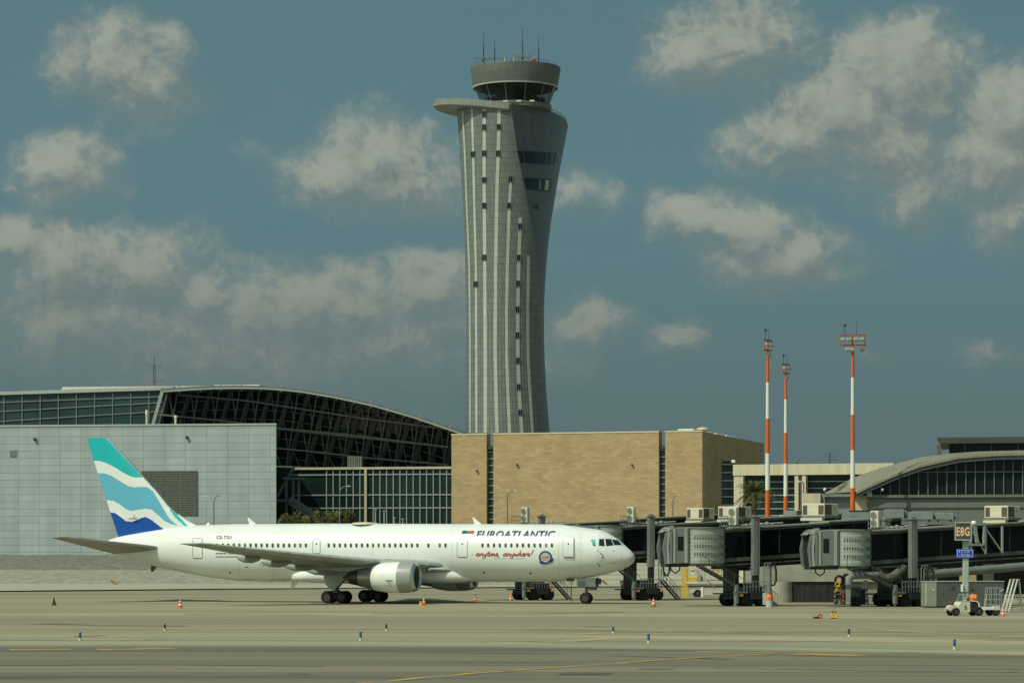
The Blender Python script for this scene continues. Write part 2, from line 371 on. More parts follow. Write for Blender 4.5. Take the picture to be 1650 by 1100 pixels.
for pts, w, w2 in YL:
    b = MB(); ribbon(b, pts, w2, .009); structure(b.build('line_border', BPAINT))
    b = MB(); ribbon(b, pts, w, .013); structure(b.build('yellow_guide_line', YPAINT))
for pts, w in (([(95,1030),(150,1030.5),(230,1029.5)],.5), ([(312,1015.2),(352,1015.4)],.6), ([(872,1034.5),(905,1033),(990,1028)],.45), ([(930,1021),(980,1019)],.5), ([(1590,1031),(1650,1031)],.7), ([(1400,1013.5),(1600,1024)],.3)):
    b = MB(); ribbon(b, pts, w*3, .014); structure(b.build('worn_yellow_line', YFAINT))

# broad worn lanes across the paving, their edges broken up by the wear
LANED = worn(mat('tyre_darkened_lane', (.115,.110,.080), .85, var=.25, scale=.3, stretch=(.02,.6,1)), (.175,.166,.116), .40, .60, .22, (.012,.9,1))
LANEB = worn(mat('brown_worn_lane', (.215,.195,.130), .85, var=.2, scale=.3, stretch=(.02,.6,1)), (.285,.262,.175), .40, .60, .12, (.012,.5,1))
LANEL = worn(mat('pale_swept_lane', (.37,.34,.225), .85, var=.15, scale=.3, stretch=(.02,.6,1)), (.29,.268,.178), .42, .62, .12, (.012,.5,1))
for nm, pts, w, z, m_ in (('dark_lane', [(-300,1044.5),(300,1044),(800,1046),(1240,1052),(1650,1060),(1900,1066)], 5.5, .0062, LANED), ('dark_lane', [(-300,1068),(300,1067),(800,1068),(1300,1072),(1900,1078)], 5.0, .0062, LANED),
    ('dark_lane', [(-300,1093),(300,1092),(800,1096),(1300,1100),(1900,1104)], 5.0, .0062, LANED), ('brown_lane', [(-300,962),(300,961),(800,959),(1300,957),(1900,956)], 26, .0032, LANEB),
    ('brown_lane', [(-300,1001),(300,1000),(800,1001),(1300,1003),(1900,1006)], 10, .0032, LANEB), ('pale_lane', [(-300,1022),(300,1021),(800,1022),(1300,1029),(1900,1037)], 6, .0032, LANEL), ('pale_lane', [(-300,990),(300,989),(800,990),(1300,992),(1900,994)], 12, .0032, LANEL)):
    b = MB(); ribbon(b, pts, w, z); structure(b.build(nm, m_))
# gravel bank that climbs behind the apron, with a kerb along its foot
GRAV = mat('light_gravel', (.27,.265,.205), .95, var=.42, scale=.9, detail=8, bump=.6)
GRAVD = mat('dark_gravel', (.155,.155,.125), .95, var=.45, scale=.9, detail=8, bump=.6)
SLAB = mat('pale_concrete_slabs', (.36,.35,.27), .9, var=.14, scale=.25, stretch=(.3,1,1))
kx = [(-700,957),(-200,955),(0,953.3),(350,949.7),(700,947.5),(960,946),(1240,944.5),(1500,943),(2300,940)]
edge_band('bank_apron_strip', [(-700,940),(0,939.5),(350,938.5),(700,938),(960,937),(1240,936),(1500,935),(2300,934)], kx, .005, SLAB)
b = MB()
for q0, q1 in zip(kx, kx[1:]): b.beam(G(*q0)+Vector((0,0,.0)), G(*q1)+Vector((0,0,.0)), .30, .34)
tag(b.build('kerb', mat('dark_kerb', (.075,.07,.05), .9, var=.4, scale=.3)), 'dark low kerb running along the foot of the gravel bank', 'kerb')
rnd = random.Random(3)
def bank(name, X0, X1, rows, m, nx=60):
    b = MB(); rings = []
    for (pyl, Yl, pyr, Yr) in rows:
        ring = []
        for i in range(nx+1):
            t = i/nx; X = X0+(X1-X0)*t; py = pyl+(pyr-pyl)*t; Y = Yl+(Yr-Yl)*t
            p = P(X, py, Y); p.z += rnd.uniform(-.07,.07) if rings else -.5; ring.append(p)
        rings.append(ring)
    b.loft(rings, 0, False, False); return structure(b.build(name, m))
bank('gravel_bank', -500, 1000, [(939.7,472,937,452),(933,486,930,468),(925,505,924,480),(917.5,525,917,490)], GRAV)
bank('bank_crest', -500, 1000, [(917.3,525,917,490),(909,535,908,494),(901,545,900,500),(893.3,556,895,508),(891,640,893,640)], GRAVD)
SLABW = panels(mat('stepped_slab_concrete', (.34,.335,.255), .9, var=.14, scale=.25, stretch=(.3,1,1)), 14, .78, .07, .62, .05)
bank('slab_bank', 960, 1420, [(937.2,452,935,440),(926,458,925,446),(915,464,915,452),(905,470,905,458),(897,480,897,470),(893,560,893,560)], SLABW, 40)

# ------------------------------------------------------------------ grey panelled building, left
GPANEL = panels(mat('grey_green_cladding', (.362,.415,.42), .5, var=.13, scale=.5, stretch=(.9,1,.10)), 4.28, 1.44, .045, .52, .055, ox=1.2, oz=.35)
fa = Facade(-160, 571, 445, 560)
T = thing('panelled_building', 'wide blank building clad in pale grey-green metal panels behind the aircraft tail', 'building', fa.o, fa.rz)
zt = fa.z(300, 685.5)
def slanted(mb, x0, x1, d, y0, y1, z0, z1): return mb.add([(x0,y0,z0),(x1,y0,z0),(x1-d,y1,z0),(x0,y1,z0),(x0,y0,z1),(x1,y0,z1),(x1-d,y1,z1),(x0,y1,z1)], [(0,3,2,1),(4,5,6,7),(0,1,5,4),(1,2,6,5),(2,3,7,6),(3,0,4,7)])
b = MB(); slanted(b, 0, fa.len, 9.6, 0, 34, 0, zt); b.build('wall', GPANEL, T)
b = MB(); slanted(b, -.1, fa.len+.12, 9.8, -.15, 34.1, zt+.003, zt+.35); b.build('parapet', LIGHTM, T)
b = MB()
x0, z1 = fa.at(228, 758); x1, z0 = fa.at(318.5, 830); b.box(x0, x1, -.10, .0-.003, z0, z1)
nl = 26
for i in range(nl): 
    z = z0+(z1-z0)*(i+.5)/nl; b.box(x0, x1, -.22, -.101, z-.08, z+.06)
for q in (.36, .70): b.box(x0+(x1-x0)*q, x0+(x1-x0)*q+.12, -.25, -.221, z0, z1)
b.build('louvre_panel', mat('grey_louvre', (.17,.18,.155), .6, var=.2, scale=2), T)
b = MB(); fa.rect(b, 16, 27, 725, 736, -.08, -.003); b.build('vent_grille', MIDM, T)
for X, py in ((57,707.5),(302,704.5)):
    x, z = fa.at(X, py); b = MB(); b.lathe([(0,.28),(-.5,.34),(-.55,.1)], 10, 'Y', (x,0,z), caps=True); b.build('wall_lamp', DARKM, T)
for X, w, pt, nm in ((236.5,4.2,660,'slim white ventilation flue with a cap standing on the roof of the panelled building'), (283,4.6,669,'short white ventilation flue with a wide cap on the roof of the panelled building')):
    x, z = fa.at(X, pt, 4); q = fa.o+fa.u*x+fa.n*4; h = z-zt-.35
    t = thing('roof_flue', nm, 'flue', (q.x, q.y, zt+.35), fa.rz, 'flues on the panelled building')
    b = MB(); b.lathe([(0,w*.05),(h*.62,w*.05)], 14, caps=True); b.build('pipe', CREAM, t, 40)
    b = MB(); b.lathe([(h*.62,w*.04),(h*.66,w*.066),(h*.94,w*.066),(h,w*.05)], 14, caps=True); b.build('cap', CREAM, t, 40)

# ------------------------------------------------------------------ glass building at the upper left
fb = Facade(-120, 642, 290, 636)
T = thing('glazed_hall', 'long teal glazed upper hall rising over the panelled building at the far left', 'building', fb.o, fb.rz)
topline = lambda X: interp(X, [(-120,640),(0,634.8),(262,628)])
def gx(X, py, d=0): return fb.at(X, py, d)
b = MB(); p = [(0,0), gx(-120,topline(-120)), gx(285,topline(262)), gx(285,690)]; p.append((p[-1][0],0)); b.prism(p, 0, 25); b.build('glass_wall', GLASS2, T)
b = MB()
for X in [6.8+29.2*i for i in range(-4, 10)]:
    x, z = gx(X, topline(X)); b.box(x-.12, x+.12, -.25, -.003, 8, z)
for d0, d1 in ((13.5,10.5),(28,20),(44,34),(26+34,56)):
    pts = [gx(X, topline(X)+d0+(d1-d0)*(X/262)) for X in (-120,0,130,285)]
    for (xa,za),(xb,zb) in zip(pts, pts[1:]): b.beam((xa,-.12,za),(xb,-.12,zb),.2,.26)
b.build('mullions', MIDM, T)
b = MB(); xa, za = gx(-120,topline(-120)); xb, zb = gx(280,topline(262))
b.loft([[(xa,-.6,za),(xa,26,za),(xa,26,za+.75),(xa,-.6,za+.75)],[(xb,-.6,zb),(xb,26,zb),(xb,26,zb+.75),(xb,-.6,zb+.75)]]); b.build('roof_edge', LIGHTM, T)
b = MB(); fb.rect(b, -120, 250, 684, 690, -.5, -.01); b.build('base_ledge', DARKM, T)
b = MB(); p = [gx(93,637,34), gx(101,623.2,34), gx(346,621.4,34), gx(345,640,34)]; b.prism(p, 34, 50); b.build('skylight_roof', mat('white_roof_sheet', (.72,.70,.60), .5, var=.08, scale=.5), T)

# lattice aerial on its roof
x, z = fb.at(248.5, 622, 36); q = fb.o+fb.u*x+fb.n*36; zt2 = fb.z(248.5,576,36)
T = thing('roof_aerial', 'rusty lattice aerial mast with two cross arms on the white roof at the left', 'antenna', (q.x,q.y,z-.3), fb.rz)
hh = zt2-z; b = MB()
for a in (0, 2.1, 4.2): b.tube([(math.cos(a)*.35,math.sin(a)*.35,0),(math.cos(a)*.28,math.sin(a)*.28,hh*.82)], .09, 5)
for i in range(14):
    a0, a1 = (0,2.1,4.2)[i%3], (0,2.1,4.2)[(i+1)%3]; b.tube([(math.cos(a0)*.33,math.sin(a0)*.33,hh*.82*i/14),(math.cos(a1)*.33,math.sin(a1)*.33,hh*.82*(i+1)/14)], .05, 4)
b.build('mast', mat('rusty_steel', (.17,.14,.10), .7, var=.3, scale=3), T)
for k, zz in enumerate((.24, .74)):
    b = MB(); b.tube([(-1.7,0,hh*zz),(1.7,0,hh*zz)], .08, 5)
    for s in (-1.7,-.9,.9,1.7): b.tube([(s,0,hh*zz-.1),(s,0,hh*zz+.55)], .05, 4)
    b.build('cross_arm', bpy.data.materials['rusty_steel'], T)
b = MB(); b.tube([(0,0,hh*.82),(0,0,hh*1.12)], .06, 5); b.build('whip', DARKM, T)

# ------------------------------------------------------------------ curved steel and glass terminal
fc = Facade(240, 614, 748, 605)
TOP = [(262,628),(300,625.3),(340,623.2),(380,622.4),(430,623.2),(480,627.5),(540,637.5),(600,650.5),(660,667.5),(700,681),(725,689.5),(746,697)]
tl = lambda X: interp(X, TOP)
T = thing('curved_terminal', 'dark terminal hall with an arched roof and leaning steel lattice glazing', 'building', fc.o, fc.rz)
LEAN = 8.0                                             # the glazing leans out towards its top
def cz(X, py):                                         # point on the leaning glazing seen at a photo pixel
    lo, hi = 0.0, 1.0
    t = min(1, max(0, (790-py)/(790-tl(X)))); d = 3+LEAN*(1-t); x, z = fc.at(X, py, d); return (x, d, z)
b = MB(); cols = [262+(746-262)*i/44 for i in range(45)]
b.loft([[cz(X-60*(1-k/6)*(1 if X < 300 else 1)*.0, tl(X)+(800-tl(X))*(1-k/6)) for X in cols] for k in range(7)], 0, False, False)
b.build('leaning_glass', GLASS, T)
b = MB()
def slant(X, py): return X-(py-tl(X))*.27              # ribs lean left as they go down
STEELC = mat('lattice_steel', (.12,.128,.128), .55, var=.25, scale=.4)
xs = [275+ (34.5*i - .36*i*i) for i in range(19)]
ribs = MB(); thin = MB()
for X in xs:
    if X > 742: continue
    pts = [cz(slant(X, py), max(py, tl(slant(X,py))+1)) for py in (tl(X)+3, tl(X)+45, tl(X)+95, min(770, tl(X)+150))]
    pts = [(x, y-.7, z) for x, y, z in pts]
    for p, q in zip(pts, pts[1:]): ribs.beam(p, q, .80, .7)
    X2 = X+14; pts2 = [cz(X2-(py-tl(X2))*.16, max(py, tl(X2-(py-tl(X2))*.16)+1)) for py in (tl(X2)+2, tl(X2)+50, tl(X2)+100, min(768, tl(X2)+150))]
    pts2 = [(x, y-1.3, z) for x, y, z in pts2]
    for p, q in zip(pts2, pts2[1:]): thin.beam(p, q, .22, .24)
    for p, q in zip(pts, pts2[1:]): thin.beam(p, q, .16, .16)
ribs.build('ribs', mat('rib_steel', (.062,.066,.066), .6, var=.3, scale=.4), T); thin.build('struts', STEELC, T)
pl = MB()
for line in ([(290,636.5),(400,646),(460,655),(585,674),(722,691)], [(258,668),(370,679),(460,691),(560,700),(724,720.5)], [(446,690),(460,692),(590,706),(724,720)], [(446,722),(520,729),(586,737),(724,749)], [(446,751),(500,754),(560,757)]):
    pp = [cz(X, max(py, tl(X)+3)) for X, py in line]
    for p, q in zip(pp, pp[1:]): pl.beam((p[0],p[1]-1.5,p[2]), (q[0],q[1]-1.5,q[2]), .30, .34)
for k in range(9):                                     # fine glazing bars
    pp = [cz(X, tl(X)+7+k*15) for X in range(285, 746, 46) if tl(X)+7+k*15 < 770]
    for p, q in zip(pp, pp[1:]): pl.beam((p[0],p[1]-.12,p[2]), (q[0],q[1]-.12,q[2]), .12, .10, 1)
pl.build('purlins', [STEELC, MIDM], T)
b = MB(); sec = []
for i in range(41):
    X = 262+(750-262)*i/40; x, z = fc.at(X, tl(X), 0); sec.append([(x,-1.6,z-.55),(x,60,z-.55),(x,60,z+.15),(x,-1.6,z+.15)])
b.loft(sec); b.build('roof', mat('dark_roof_sheet', (.13,.14,.13), .6, var=.2, scale=.5), T)
b = MB()
for X in (262,)+tuple(X+14 for X in xs if X < 730):
    x, z = fc.at(X, tl(X), -1.2); b.tube([(x,-1.2,z-.9),(x,-1.2,z+.55)], .16, 5)
pp = [fc.at(262,630.5,-1.9), fc.at(246,688,-1.9)]
b.beam((pp[0][0],-1.9,pp[0][1]),(pp[1][0],-1.9,pp[1][1]),.7,.9)
sec = [fc.at(X, tl(X)+2.6, -1.8) for X in range(264, 745, 20)]
for p, q in zip(sec, sec[1:]): b.beam((p[0],-1.8,p[1]),(q[0],-1.8,q[1]),.28,.34)
b.build('roof_trim', MULL, T)
b = MB(); b.box(0, fc.len, 12, 60, 0, fc.z(730, 700)); b.build('rear_volume', DARKM, T)
b = MB(); x, z = fc.at(345,622,2); x1, _ = fc.at(418,622,2); b.box(x, x1, 2, 12, z, z+.25); b.build('roof_rail', WHITE, T)

# ------------------------------------------------------------------ low glazed link building
fd = Facade(400, 594, 742, 585)
T = thing('glazed_link', 'low dark glass block with thin white mullions between the panelled and stone buildings', 'building', fd.o, fd.rz)
zt = fd.z(600, 753.5)
b = MB(); b.box(0, fd.len, 0, 16, 0, zt-.3); b.build('glass_wall', mat('green_black_glass', (.012,.030,.024), .14, var=.6, scale=.1, spec=.3), T)
b = MB()
for i in range(-6, 14): 
    x = fd.x(591+10.75*i+(.0)); b.box(x-.10, x+.10, -.22, -.004, 0, zt-.3)
for py in (765, 797.5, 818.5): x0, z = fd.at(470, py); b.box(x0, fd.len, -.27, -.221, z-.12, z+.12)
b.build('mullions', MULL, T)
b = MB(); x0 = fd.x(472); b.box(x0, fd.len, -.45, 16.2, zt-.297, zt+.18); x = fd.x(590); b.box(x-.26, x+.26, -.6, -.28, 0, zt-.31); b.build('cornice', BEIGE, T)
b = MB(); x0, z0 = fd.at(561,742,5); x1,_ = fd.at(582,742,5); b.box(x0, x1, 5, 6, zt+.18, z0+.9)
for i in range(7): b.box(x0+(x1-x0)*i/6-.08, x0+(x1-x0)*i/6+.08, 4.8, 4.99, zt+.2, z0+.9)
b.build('roof_plant', MIDM, T)
# covered stair beside it
fs = Facade(440, 580, 520, 578)
T = thing('covered_stair', 'shadowed steel stair and landing at the corner beside the panelled building', 'stairs', fs.o, fs.rz)
b = MB(); x0,z0 = fs.at(446,804); x1,z1 = fs.at(470,804); b.box(x0,x1,0,4,z0-.5,z0); p0=fs.at(465,806); p1=fs.at(512,838)
b.loft([[(p0[0],0,p0[1]-.8),(p0[0],3,p0[1]-.8),(p0[0],3,p0[1]+.6),(p0[0],0,p0[1]+.6)],[(p1[0],0,p1[1]-.8),(p1[0],3,p1[1]-.8),(p1[0],3,p1[1]+.6),(p1[0],0,p1[1]+.6)]]); b.build('flight', MIDM, T)
b = MB()
for X in (460, 471, 480): x, z = fs.at(X, 772); b.box(x-.2,x+.2,.5,.9,0,z)
x0,z = fs.at(456,772); x1,_ = fs.at(486,772); b.box(x0,x1,0,3,z,z+.4); q=fs.at(444,800); w=fs.at(472,752); b.beam((q[0],1,q[1]),(w[0],1,w[1]),.45)
b.build('frame', MIDM, T)
b = MB(); p0=fs.at(470,800); p1=fs.at(515,830); b.tube([(p0[0],-.1,p0[1]),(p1[0],-.1,p1[1])],.07,5)
for i in range(8): t=i/7; x=p0[0]+(p1[0]-p0[0])*t; z=p0[1]+(p1[1]-p0[1])*t; b.tube([(x,-.1,z-1.1),(x,-.1,z)],.05,4)
b.build('handrail', MULL, T)

# ------------------------------------------------------------------ stone building
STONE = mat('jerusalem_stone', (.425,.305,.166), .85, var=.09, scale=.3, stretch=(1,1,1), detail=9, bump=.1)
def stone_courses(m, axis='XZ'):
    t = m.node_tree; b = t.nodes['Principled BSDF']
    panels(m, 1.25, .46, .03, .78, .11, .5, axis=axis)
    panels(m, 2.3, .92, .0, 1, .05, .37, ox=.4, axis=axis)
    return m
stone_courses(STONE, 'XY')
fe = Facade(727.5, 509, 1131.5, 495)
T = thing('stone_building', 'tall windowless block faced in honey-coloured stone courses at the foot of the control tower', 'building', fe.o, fe.rz)
zt = fe.z(930, 698)
for (a, c, py) in ((727.5,784,699.3),(795,1061.5,698),(1072,1131.5,697)):
    b = MB(); b.box(fe.x(a), fe.x(c), 0, 2.2, 0, zt); b.build('stone_wall', STONE, T)
    b = MB(); b.box(fe.x(a)-.05, fe.x(c)+.05, -.08, 2.25, zt+.003, zt+.22); b.build('coping', mat('pale_coping', (.62,.55,.40), .7, var=.1) if 'pale_coping' not in bpy.data.materials else bpy.data.materials['pale_coping'], T)
for (a, c) in ((783,796),(1060,1073.5)):
    b = MB(); b.box(fe.x(a), fe.x(c), 1.0, 2.0, 0, fe.z((a+c)/2, 722)); sg_ = b.build('slot_glass', GLASS2, T)
    x0, x1 = fe.x(784.3 if a < 900 else 1061.8), fe.x(794.7 if a < 900 else 1071.7)
    for i in range(11): b = MB(); z = fe.z(790, 728+10.8*i, .8); b.box(x0, x1, .75, .98, z-.07, z+.07); b.build('glazing_bar', MULL, sg_)
    b = MB(); zz = fe.z((a+c)/2, 722); b.box(x0, x1, .3, .74, zz-.1, zz+.5); b.build('slot_lintel', DARKM, T)
x1 = fe.x(1131.5)
sd = P(1231, HY, 545); sdl = Vector(((sd-fe.o).dot(fe.u), (sd-fe.o).dot(fe.n), 0))   # far end of the side wall in local terms
b = MB(); e = Vector((x1,0,0)); d = (sdl-e).normalized(); n = Vector((-d.y, d.x, 0))
p = [e+d*2.26, sdl, sdl+n*1.2, e+n*1.2+d*2.26]
b.add([(v.x,v.y,0) for v in p]+[(v.x,v.y,zt) for v in p], [(0,1,2,3),(4,5,6,7),(0,1,5,4),(1,2,6,5),(2,3,7,6),(3,0,4,7)]); 
STONE2 = stone_courses(mat('shaded_side_stone', (.34,.26,.14), .85, var=.14, scale=.22, detail=9), 'XY'); b.build('side_wall', STONE2, T)  # same stone, with the side wall's shade put into a darker colour
b = MB(); b.box(fe.x(727.5)+.5, x1-1, 2.3, 26, 0, zt-4); b.build('core', DARKM, T)
b = MB()
for i in range(4): e2 = e+d*(8+i*9)+n*4; b.cbox(e2.x-1.5, e2.x+1.5, e2.y-3.5, e2.y+3.5, zt-1, zt+.75, .15)
b.build('roof_skylight', mat('white_skylight', (.66,.66,.58), .4, var=.08), T)
for X, py in ((834,748.5),(1019,748.5),(769,758)):
    x, z = fe.at(X, py); b = MB(); b.lathe([(0,.16),(-.4,.2),(-.45,.05)], 8, 'Y', (x,0,z), caps=True); b.build('wall_lamp', DARKM, T)
fx = Facade(1163, 470, 1183, 469.9)
b = MB(); fx.rect(b, 1163, 1182, 742, 990, 0, 6); 
T2 = thing('stair_window_tower', 'narrow dark glass shaft with thin cross bars between the stone block and the beige building', 'building', fx.o, fx.rz)
sg_ = b.build('glass', GLASS, T2)
for i in range(9): b = MB(); z = fx.z(1172, 748+13*i); b.box(fx.x(1163.5), fx.x(1181.5), -.12, -.004, z-.06, z+.06); b.build('glazing_bar', MIDM, sg_)
q = fe.o+fe.u*fe.x(1119)+fe.n*6
T = thing('roof_vent', 'flat tan domed vent on the roof corner of the stone building', 'vent', (q.x,q.y,zt-.2), fe.rz)
b = MB(); b.lathe([(0,.5),(.7,.5)], 14, caps=True); b.build('neck', BEIGE, T, 40)
b = MB(); b.lathe([(.62,1.05),(.8,1.15),(1.05,1.05),(1.25,.5),(1.3,.02)], 18, caps=True); b.build('dome', BEIGE, T, 50)

# ------------------------------------------------------------------ beige glazed building
ff = Facade(1181, 432, 1440, 424)
T = thing('beige_office', 'low building with a streaked beige fascia and banded windows behind the floodlight masts', 'building', ff.o, ff.rz)
zt, zf = ff.z(1300, 747), ff.z(1300, 764.5)
BEIGEC = mat('streaked_beige_fascia', (.56,.50,.36), .75, var=.16, scale=.9, stretch=(1.2,1,.06), detail=7)
b = MB(); b.box(0, ff.len, 0, 14, zf, zt); b.build('fascia', BEIGEC, T)
b = MB(); b.box(ff.x(1196), ff.len, 1.6, 13, 0, zf-.003); b.build('glass', mat('navy_glass', (.012,.024,.027), .14, var=.6, scale=.2, spec=.3), T)
for a, c in ((1182,1197),(1280,1286),(1292,1298)):
    b = MB(); b.box(ff.x(a), ff.x(c), .15, 1.59, 0, zf-.003); b.build('pillar', BEIGEC, T)
b = MB(); b.box(ff.x(1286.2), ff.x(1291.8), .6, 1.58, 0, zf-.003); b.build('pillar_infill', MIDM, T)
b = MB()
for i in range(7):
    z = ff.z(1240, 776+10.8*i, 1.5)
    for a, c in ((1197.5,1279.5),(1298.5,1430)): b.box(ff.x(a), ff.x(c), 1.42, 1.58, z-.07, z+.07)
b.build('window_bars', MULL, T)
for X, lab in ((1182,'small white lamp on the left corner of the beige parapet'),(1284.5,'small dark floodlight on the beige parapet above the pillars')):
    x, z = ff.at(X, 744, .4); q = ff.o+ff.u*x+ff.n*.4
    t = thing('parapet_lamp', lab, 'lamp', (q.x,q.y,zt), ff.rz, 'lamps on the beige parapet')
    b = MB(); b.tube([(0,0,0),(0,0,.35)], .06, 6); b.build('stem', DARKM, t); b = MB(); b.cbox(-.28,.28,-.3,.2,.3,.72,.06); b.build('head', WHITE if X < 1200 else MIDM, t)
x, z = ff.at(1337, 748, 5); q = ff.o+ff.u*x+ff.n*5
T = thing('yagi_antenna', 'small rusty rooftop antenna with several prongs on the beige building', 'antenna', (q.x,q.y,zt), ff.rz+.4)
b = MB(); b.tube([(0,0,0),(0,0,1.9)], .07, 6); b.build('mast', DARKM, T)
b = MB()
for k, zz in enumerate((.75,1.2,1.65)):
    b.tube([(-.5,0,zz),(1.1,0,zz)], .05, 5)
    for j in range(4): b.tube([(-.3+j*.4,-.45,zz),(-.3+j*.4,.45,zz)], .035, 4)
b.build('elements', bpy.data.materials['rusty_steel'], T)
# ------------------------------------------------------------------ control tower
TY = 575.0; K = TY/F
tc0 = P(818, HY, TY); TZ = lambda py: CZ+(HY-py)*K
T = thing('control_tower', 'tall flared grey airport control tower with pale vertical strips and a dark glass cab', 'control tower', (tc0.x, TY, 0))
ULT = [(150,734.5),(180,736.5),(220,739),(260,741.5),(300,744),(350,747),(390,748.6),(430,749.8),(500,751),(600,750.4),(697,749.6),(945,746)]
URT = [(150,926),(180,918.5),(220,911),(260,903.5),(300,897),(345,889.5),(390,884),(430,880.5),(470,877.8),(500,876.8),(540,876.6),(580,877.6),(640,881),(697,886),(945,906)]
UCT = [(150,820),(170,822),(250,833),(290,841),(330,849),(380,858),(420,864.5),(470,871.5),(520,876)]
PHB = [(150,44),(250,47),(330,53),(420,66),(520,84)]
NA, NB, NC = 64, 26, 26
def tsec(py):
    ul, ur = (interp(py, ULT)-818)*K, (interp(py, URT)-818)*K
    if py >= 515:
        m, h = (ul+ur)/2, (ur-ul)/2; ua, ra, uc = m, h, m+h*math.sin(R(80)); phb = 80.0
    else:
        ra = interp(py, [(150,74.5),(180,73),(260,70),(350,66.5),(430,64.5),(515,62.8)])*K; ua = ul+ra
        uc = (interp(py, UCT)-818)*K; phb = interp(py, PHB)
    pha = math.degrees(math.asin(max(-1, min(1, (uc-ua)/ra)))); phb = max(phb, pha+.5) if py < 515 else pha
    pts = [(ua+ra*math.sin(R(a)), -ra*math.cos(R(a))) for a in [-90+(pha+90)*i/(NA-1) for i in range(NA)]]
    xc, yc = pts[-1]; rb = (ur-uc)/(1-math.sin(R(phb))+1e-6); xb = ur-rb; yb = yc+rb*math.cos(R(phb))
    pts += [(xb+rb*math.sin(R(a)), yb-rb*math.cos(R(a))) for a in [phb+(90-phb)*(i+1)/NB for i in range(NB)]]
    m, h = (ul+ur)/2, (ur-ul)/2
    for i in range(1, NC):
        t = math.pi*i/NC; pts.append((m+h*math.cos(t), yb*(1-i/NC)+ra*math.sin(t)))
    return pts, (ua, ra, pha)
rowsp = [945,900,850,800,750,720]+[697-6.6*i for i in range(79)]+[180-.01]
rings = []
for py in rowsp: rings.append([(x, y, TZ(py)) for x, y in tsec(py)[0]])
ZTOP = rings[-1][0][2]
b = MB(); n = NA+NB+NC-1; b.loft(rings, 0, True, True)
k = 0
for i in range(len(rings)-1):
    for j in range(n):
        if NA-1 <= j < NA+NB-1: b.m[k] = 1
        k += 1
def tower_mat(name, col, w, h, tone, depth, line):
    m = mat(name, col, .42, var=.10, scale=.5, spec=.5)
    t = m.node_tree; panels(m, w, h, line, depth, tone, .0)
    # joints follow the arc round the shaft, not a flat plane
    br = [q for q in t.nodes if q.type == 'TEX_BRICK'][0]; uv = t.nodes.new('ShaderNodeUVMap'); uv.uv_map = 'arc'
    t.links.new(uv.outputs[0], br.inputs['Vector']); return m
TCLAD = tower_mat('tower_cladding', (.165,.185,.175), .60, 1.31, .10, .48, .05)
TSHADE = tower_mat('tower_shaded_cladding', (.098,.113,.112), 2.1, 2.75, .05, .55, .06)  # right flare: larger panels, its shade put into a darker colour
shaft = b.build('shaft', [TCLAD, TSHADE], T, 9)
uvl = shaft.data.uv_layers.new(name='arc')
for poly in shaft.data.polygons:
    for li in poly.loop_indices:
        v = shaft.data.loops[li].vertex_index; j = v % n; z = shaft.data.vertices[v].co.z
        u = j*.345 if j < NA else (NA-1)*.345+(j-NA+1)*.62
        if poly.material_index == 1 and j == NA-1: u = (NA-1)*.345
        uvl.data[li].uv = (u, z)
def tpt(X, py, off):
    """point on the shaft seen at a photo pixel, lifted off the surface"""
    u = (X-818)*K; z = TZ(py); pts, (ua, ra, pha) = tsec(py); pts = pts[:NA+NB]
    for _ in range(2):
        for (x0,y0),(x1,y1) in zip(pts, pts[1:]):
            if x0 <= u <= x1 or x1 <= u <= x0:
                t = 0 if x1 == x0 else (u-x0)/(x1-x0); y = y0+(y1-y0)*t; break
        else: y = 0
        s = (TY+y)/TY; u = (X-818)*K*s + tc0.x*(s-1); z = CZ+(HY-py)*K*s
        pts = tsec(HY-(z-CZ)/K)[0][:NA+NB]
    d = Vector((u-ua, y, 0)).normalized(); return Vector((u, y, z))+d*off
STRIP = mat('cream_cladding_strip', (.44,.47,.40), .4, var=.10, scale=.4)
panels(STRIP, 50, 1.31, .035, .75, .03)
SP = [([(180,745.5),(240,748.8),(350,753),(430,756.4),(560,757.6),(697,757.5)],2.4), ([(172,760.5),(240,762.5),(350,765),(430,767),(560,767.8),(697,768)],3.4),
      ([(175,780.4),(300,780.4),(430,781.3),(560,782),(697,782.2)],5.2), ([(170,804.5),(240,803),(300,801),(430,798.7),(560,798),(640,799.5),(697,801)],5.4),
      ([(293,823),(331,820.5),(430,817.5),(500,816.2),(580,816.5),(640,818.5),(697,821)],4.8), ([(350,838.5),(415,836),(500,834.3),(580,834.5),(640,837),(697,841)],5.2),
      ([(412,852),(500,850.5),(580,851),(640,854.5),(697,858)],4.0)]
for pts, w in SP:
    b = MB(); A, B, A2, B2 = [], [], [], []
    p0, p1 = pts[0][0], pts[-1][0]; nn = int((p1-p0)/8)
    for i in range(nn+1):
        py = p0+(p1-p0)*i/nn; X = interp(py, pts)
        A.append(tpt(X-w/2,py,.06)); B.append(tpt(X+w/2,py,.06)); A2.append(tpt(X-w/2,py,-.05)); B2.append(tpt(X+w/2,py,-.05))
    b.strip(A,B); b.strip(A2,A); b.strip(B,B2); b.build('cladding_strip', STRIP, T)
TWIN = [(780.5,184.5),(780.5,205.5),(780.5,247.5),(780.5,290.5),(780.5,331.5),(780.5,415),(803.8,205),(802.5,247.5),(762.3,249),(766.7,458),(822.5,289),(820.3,331.5),(838,365),(835.6,415.5),(834.5,457),(833.6,498.5),(833.6,540),(834.2,581),(835.6,623.3),(838.2,664.5),(863.5,333.5)]
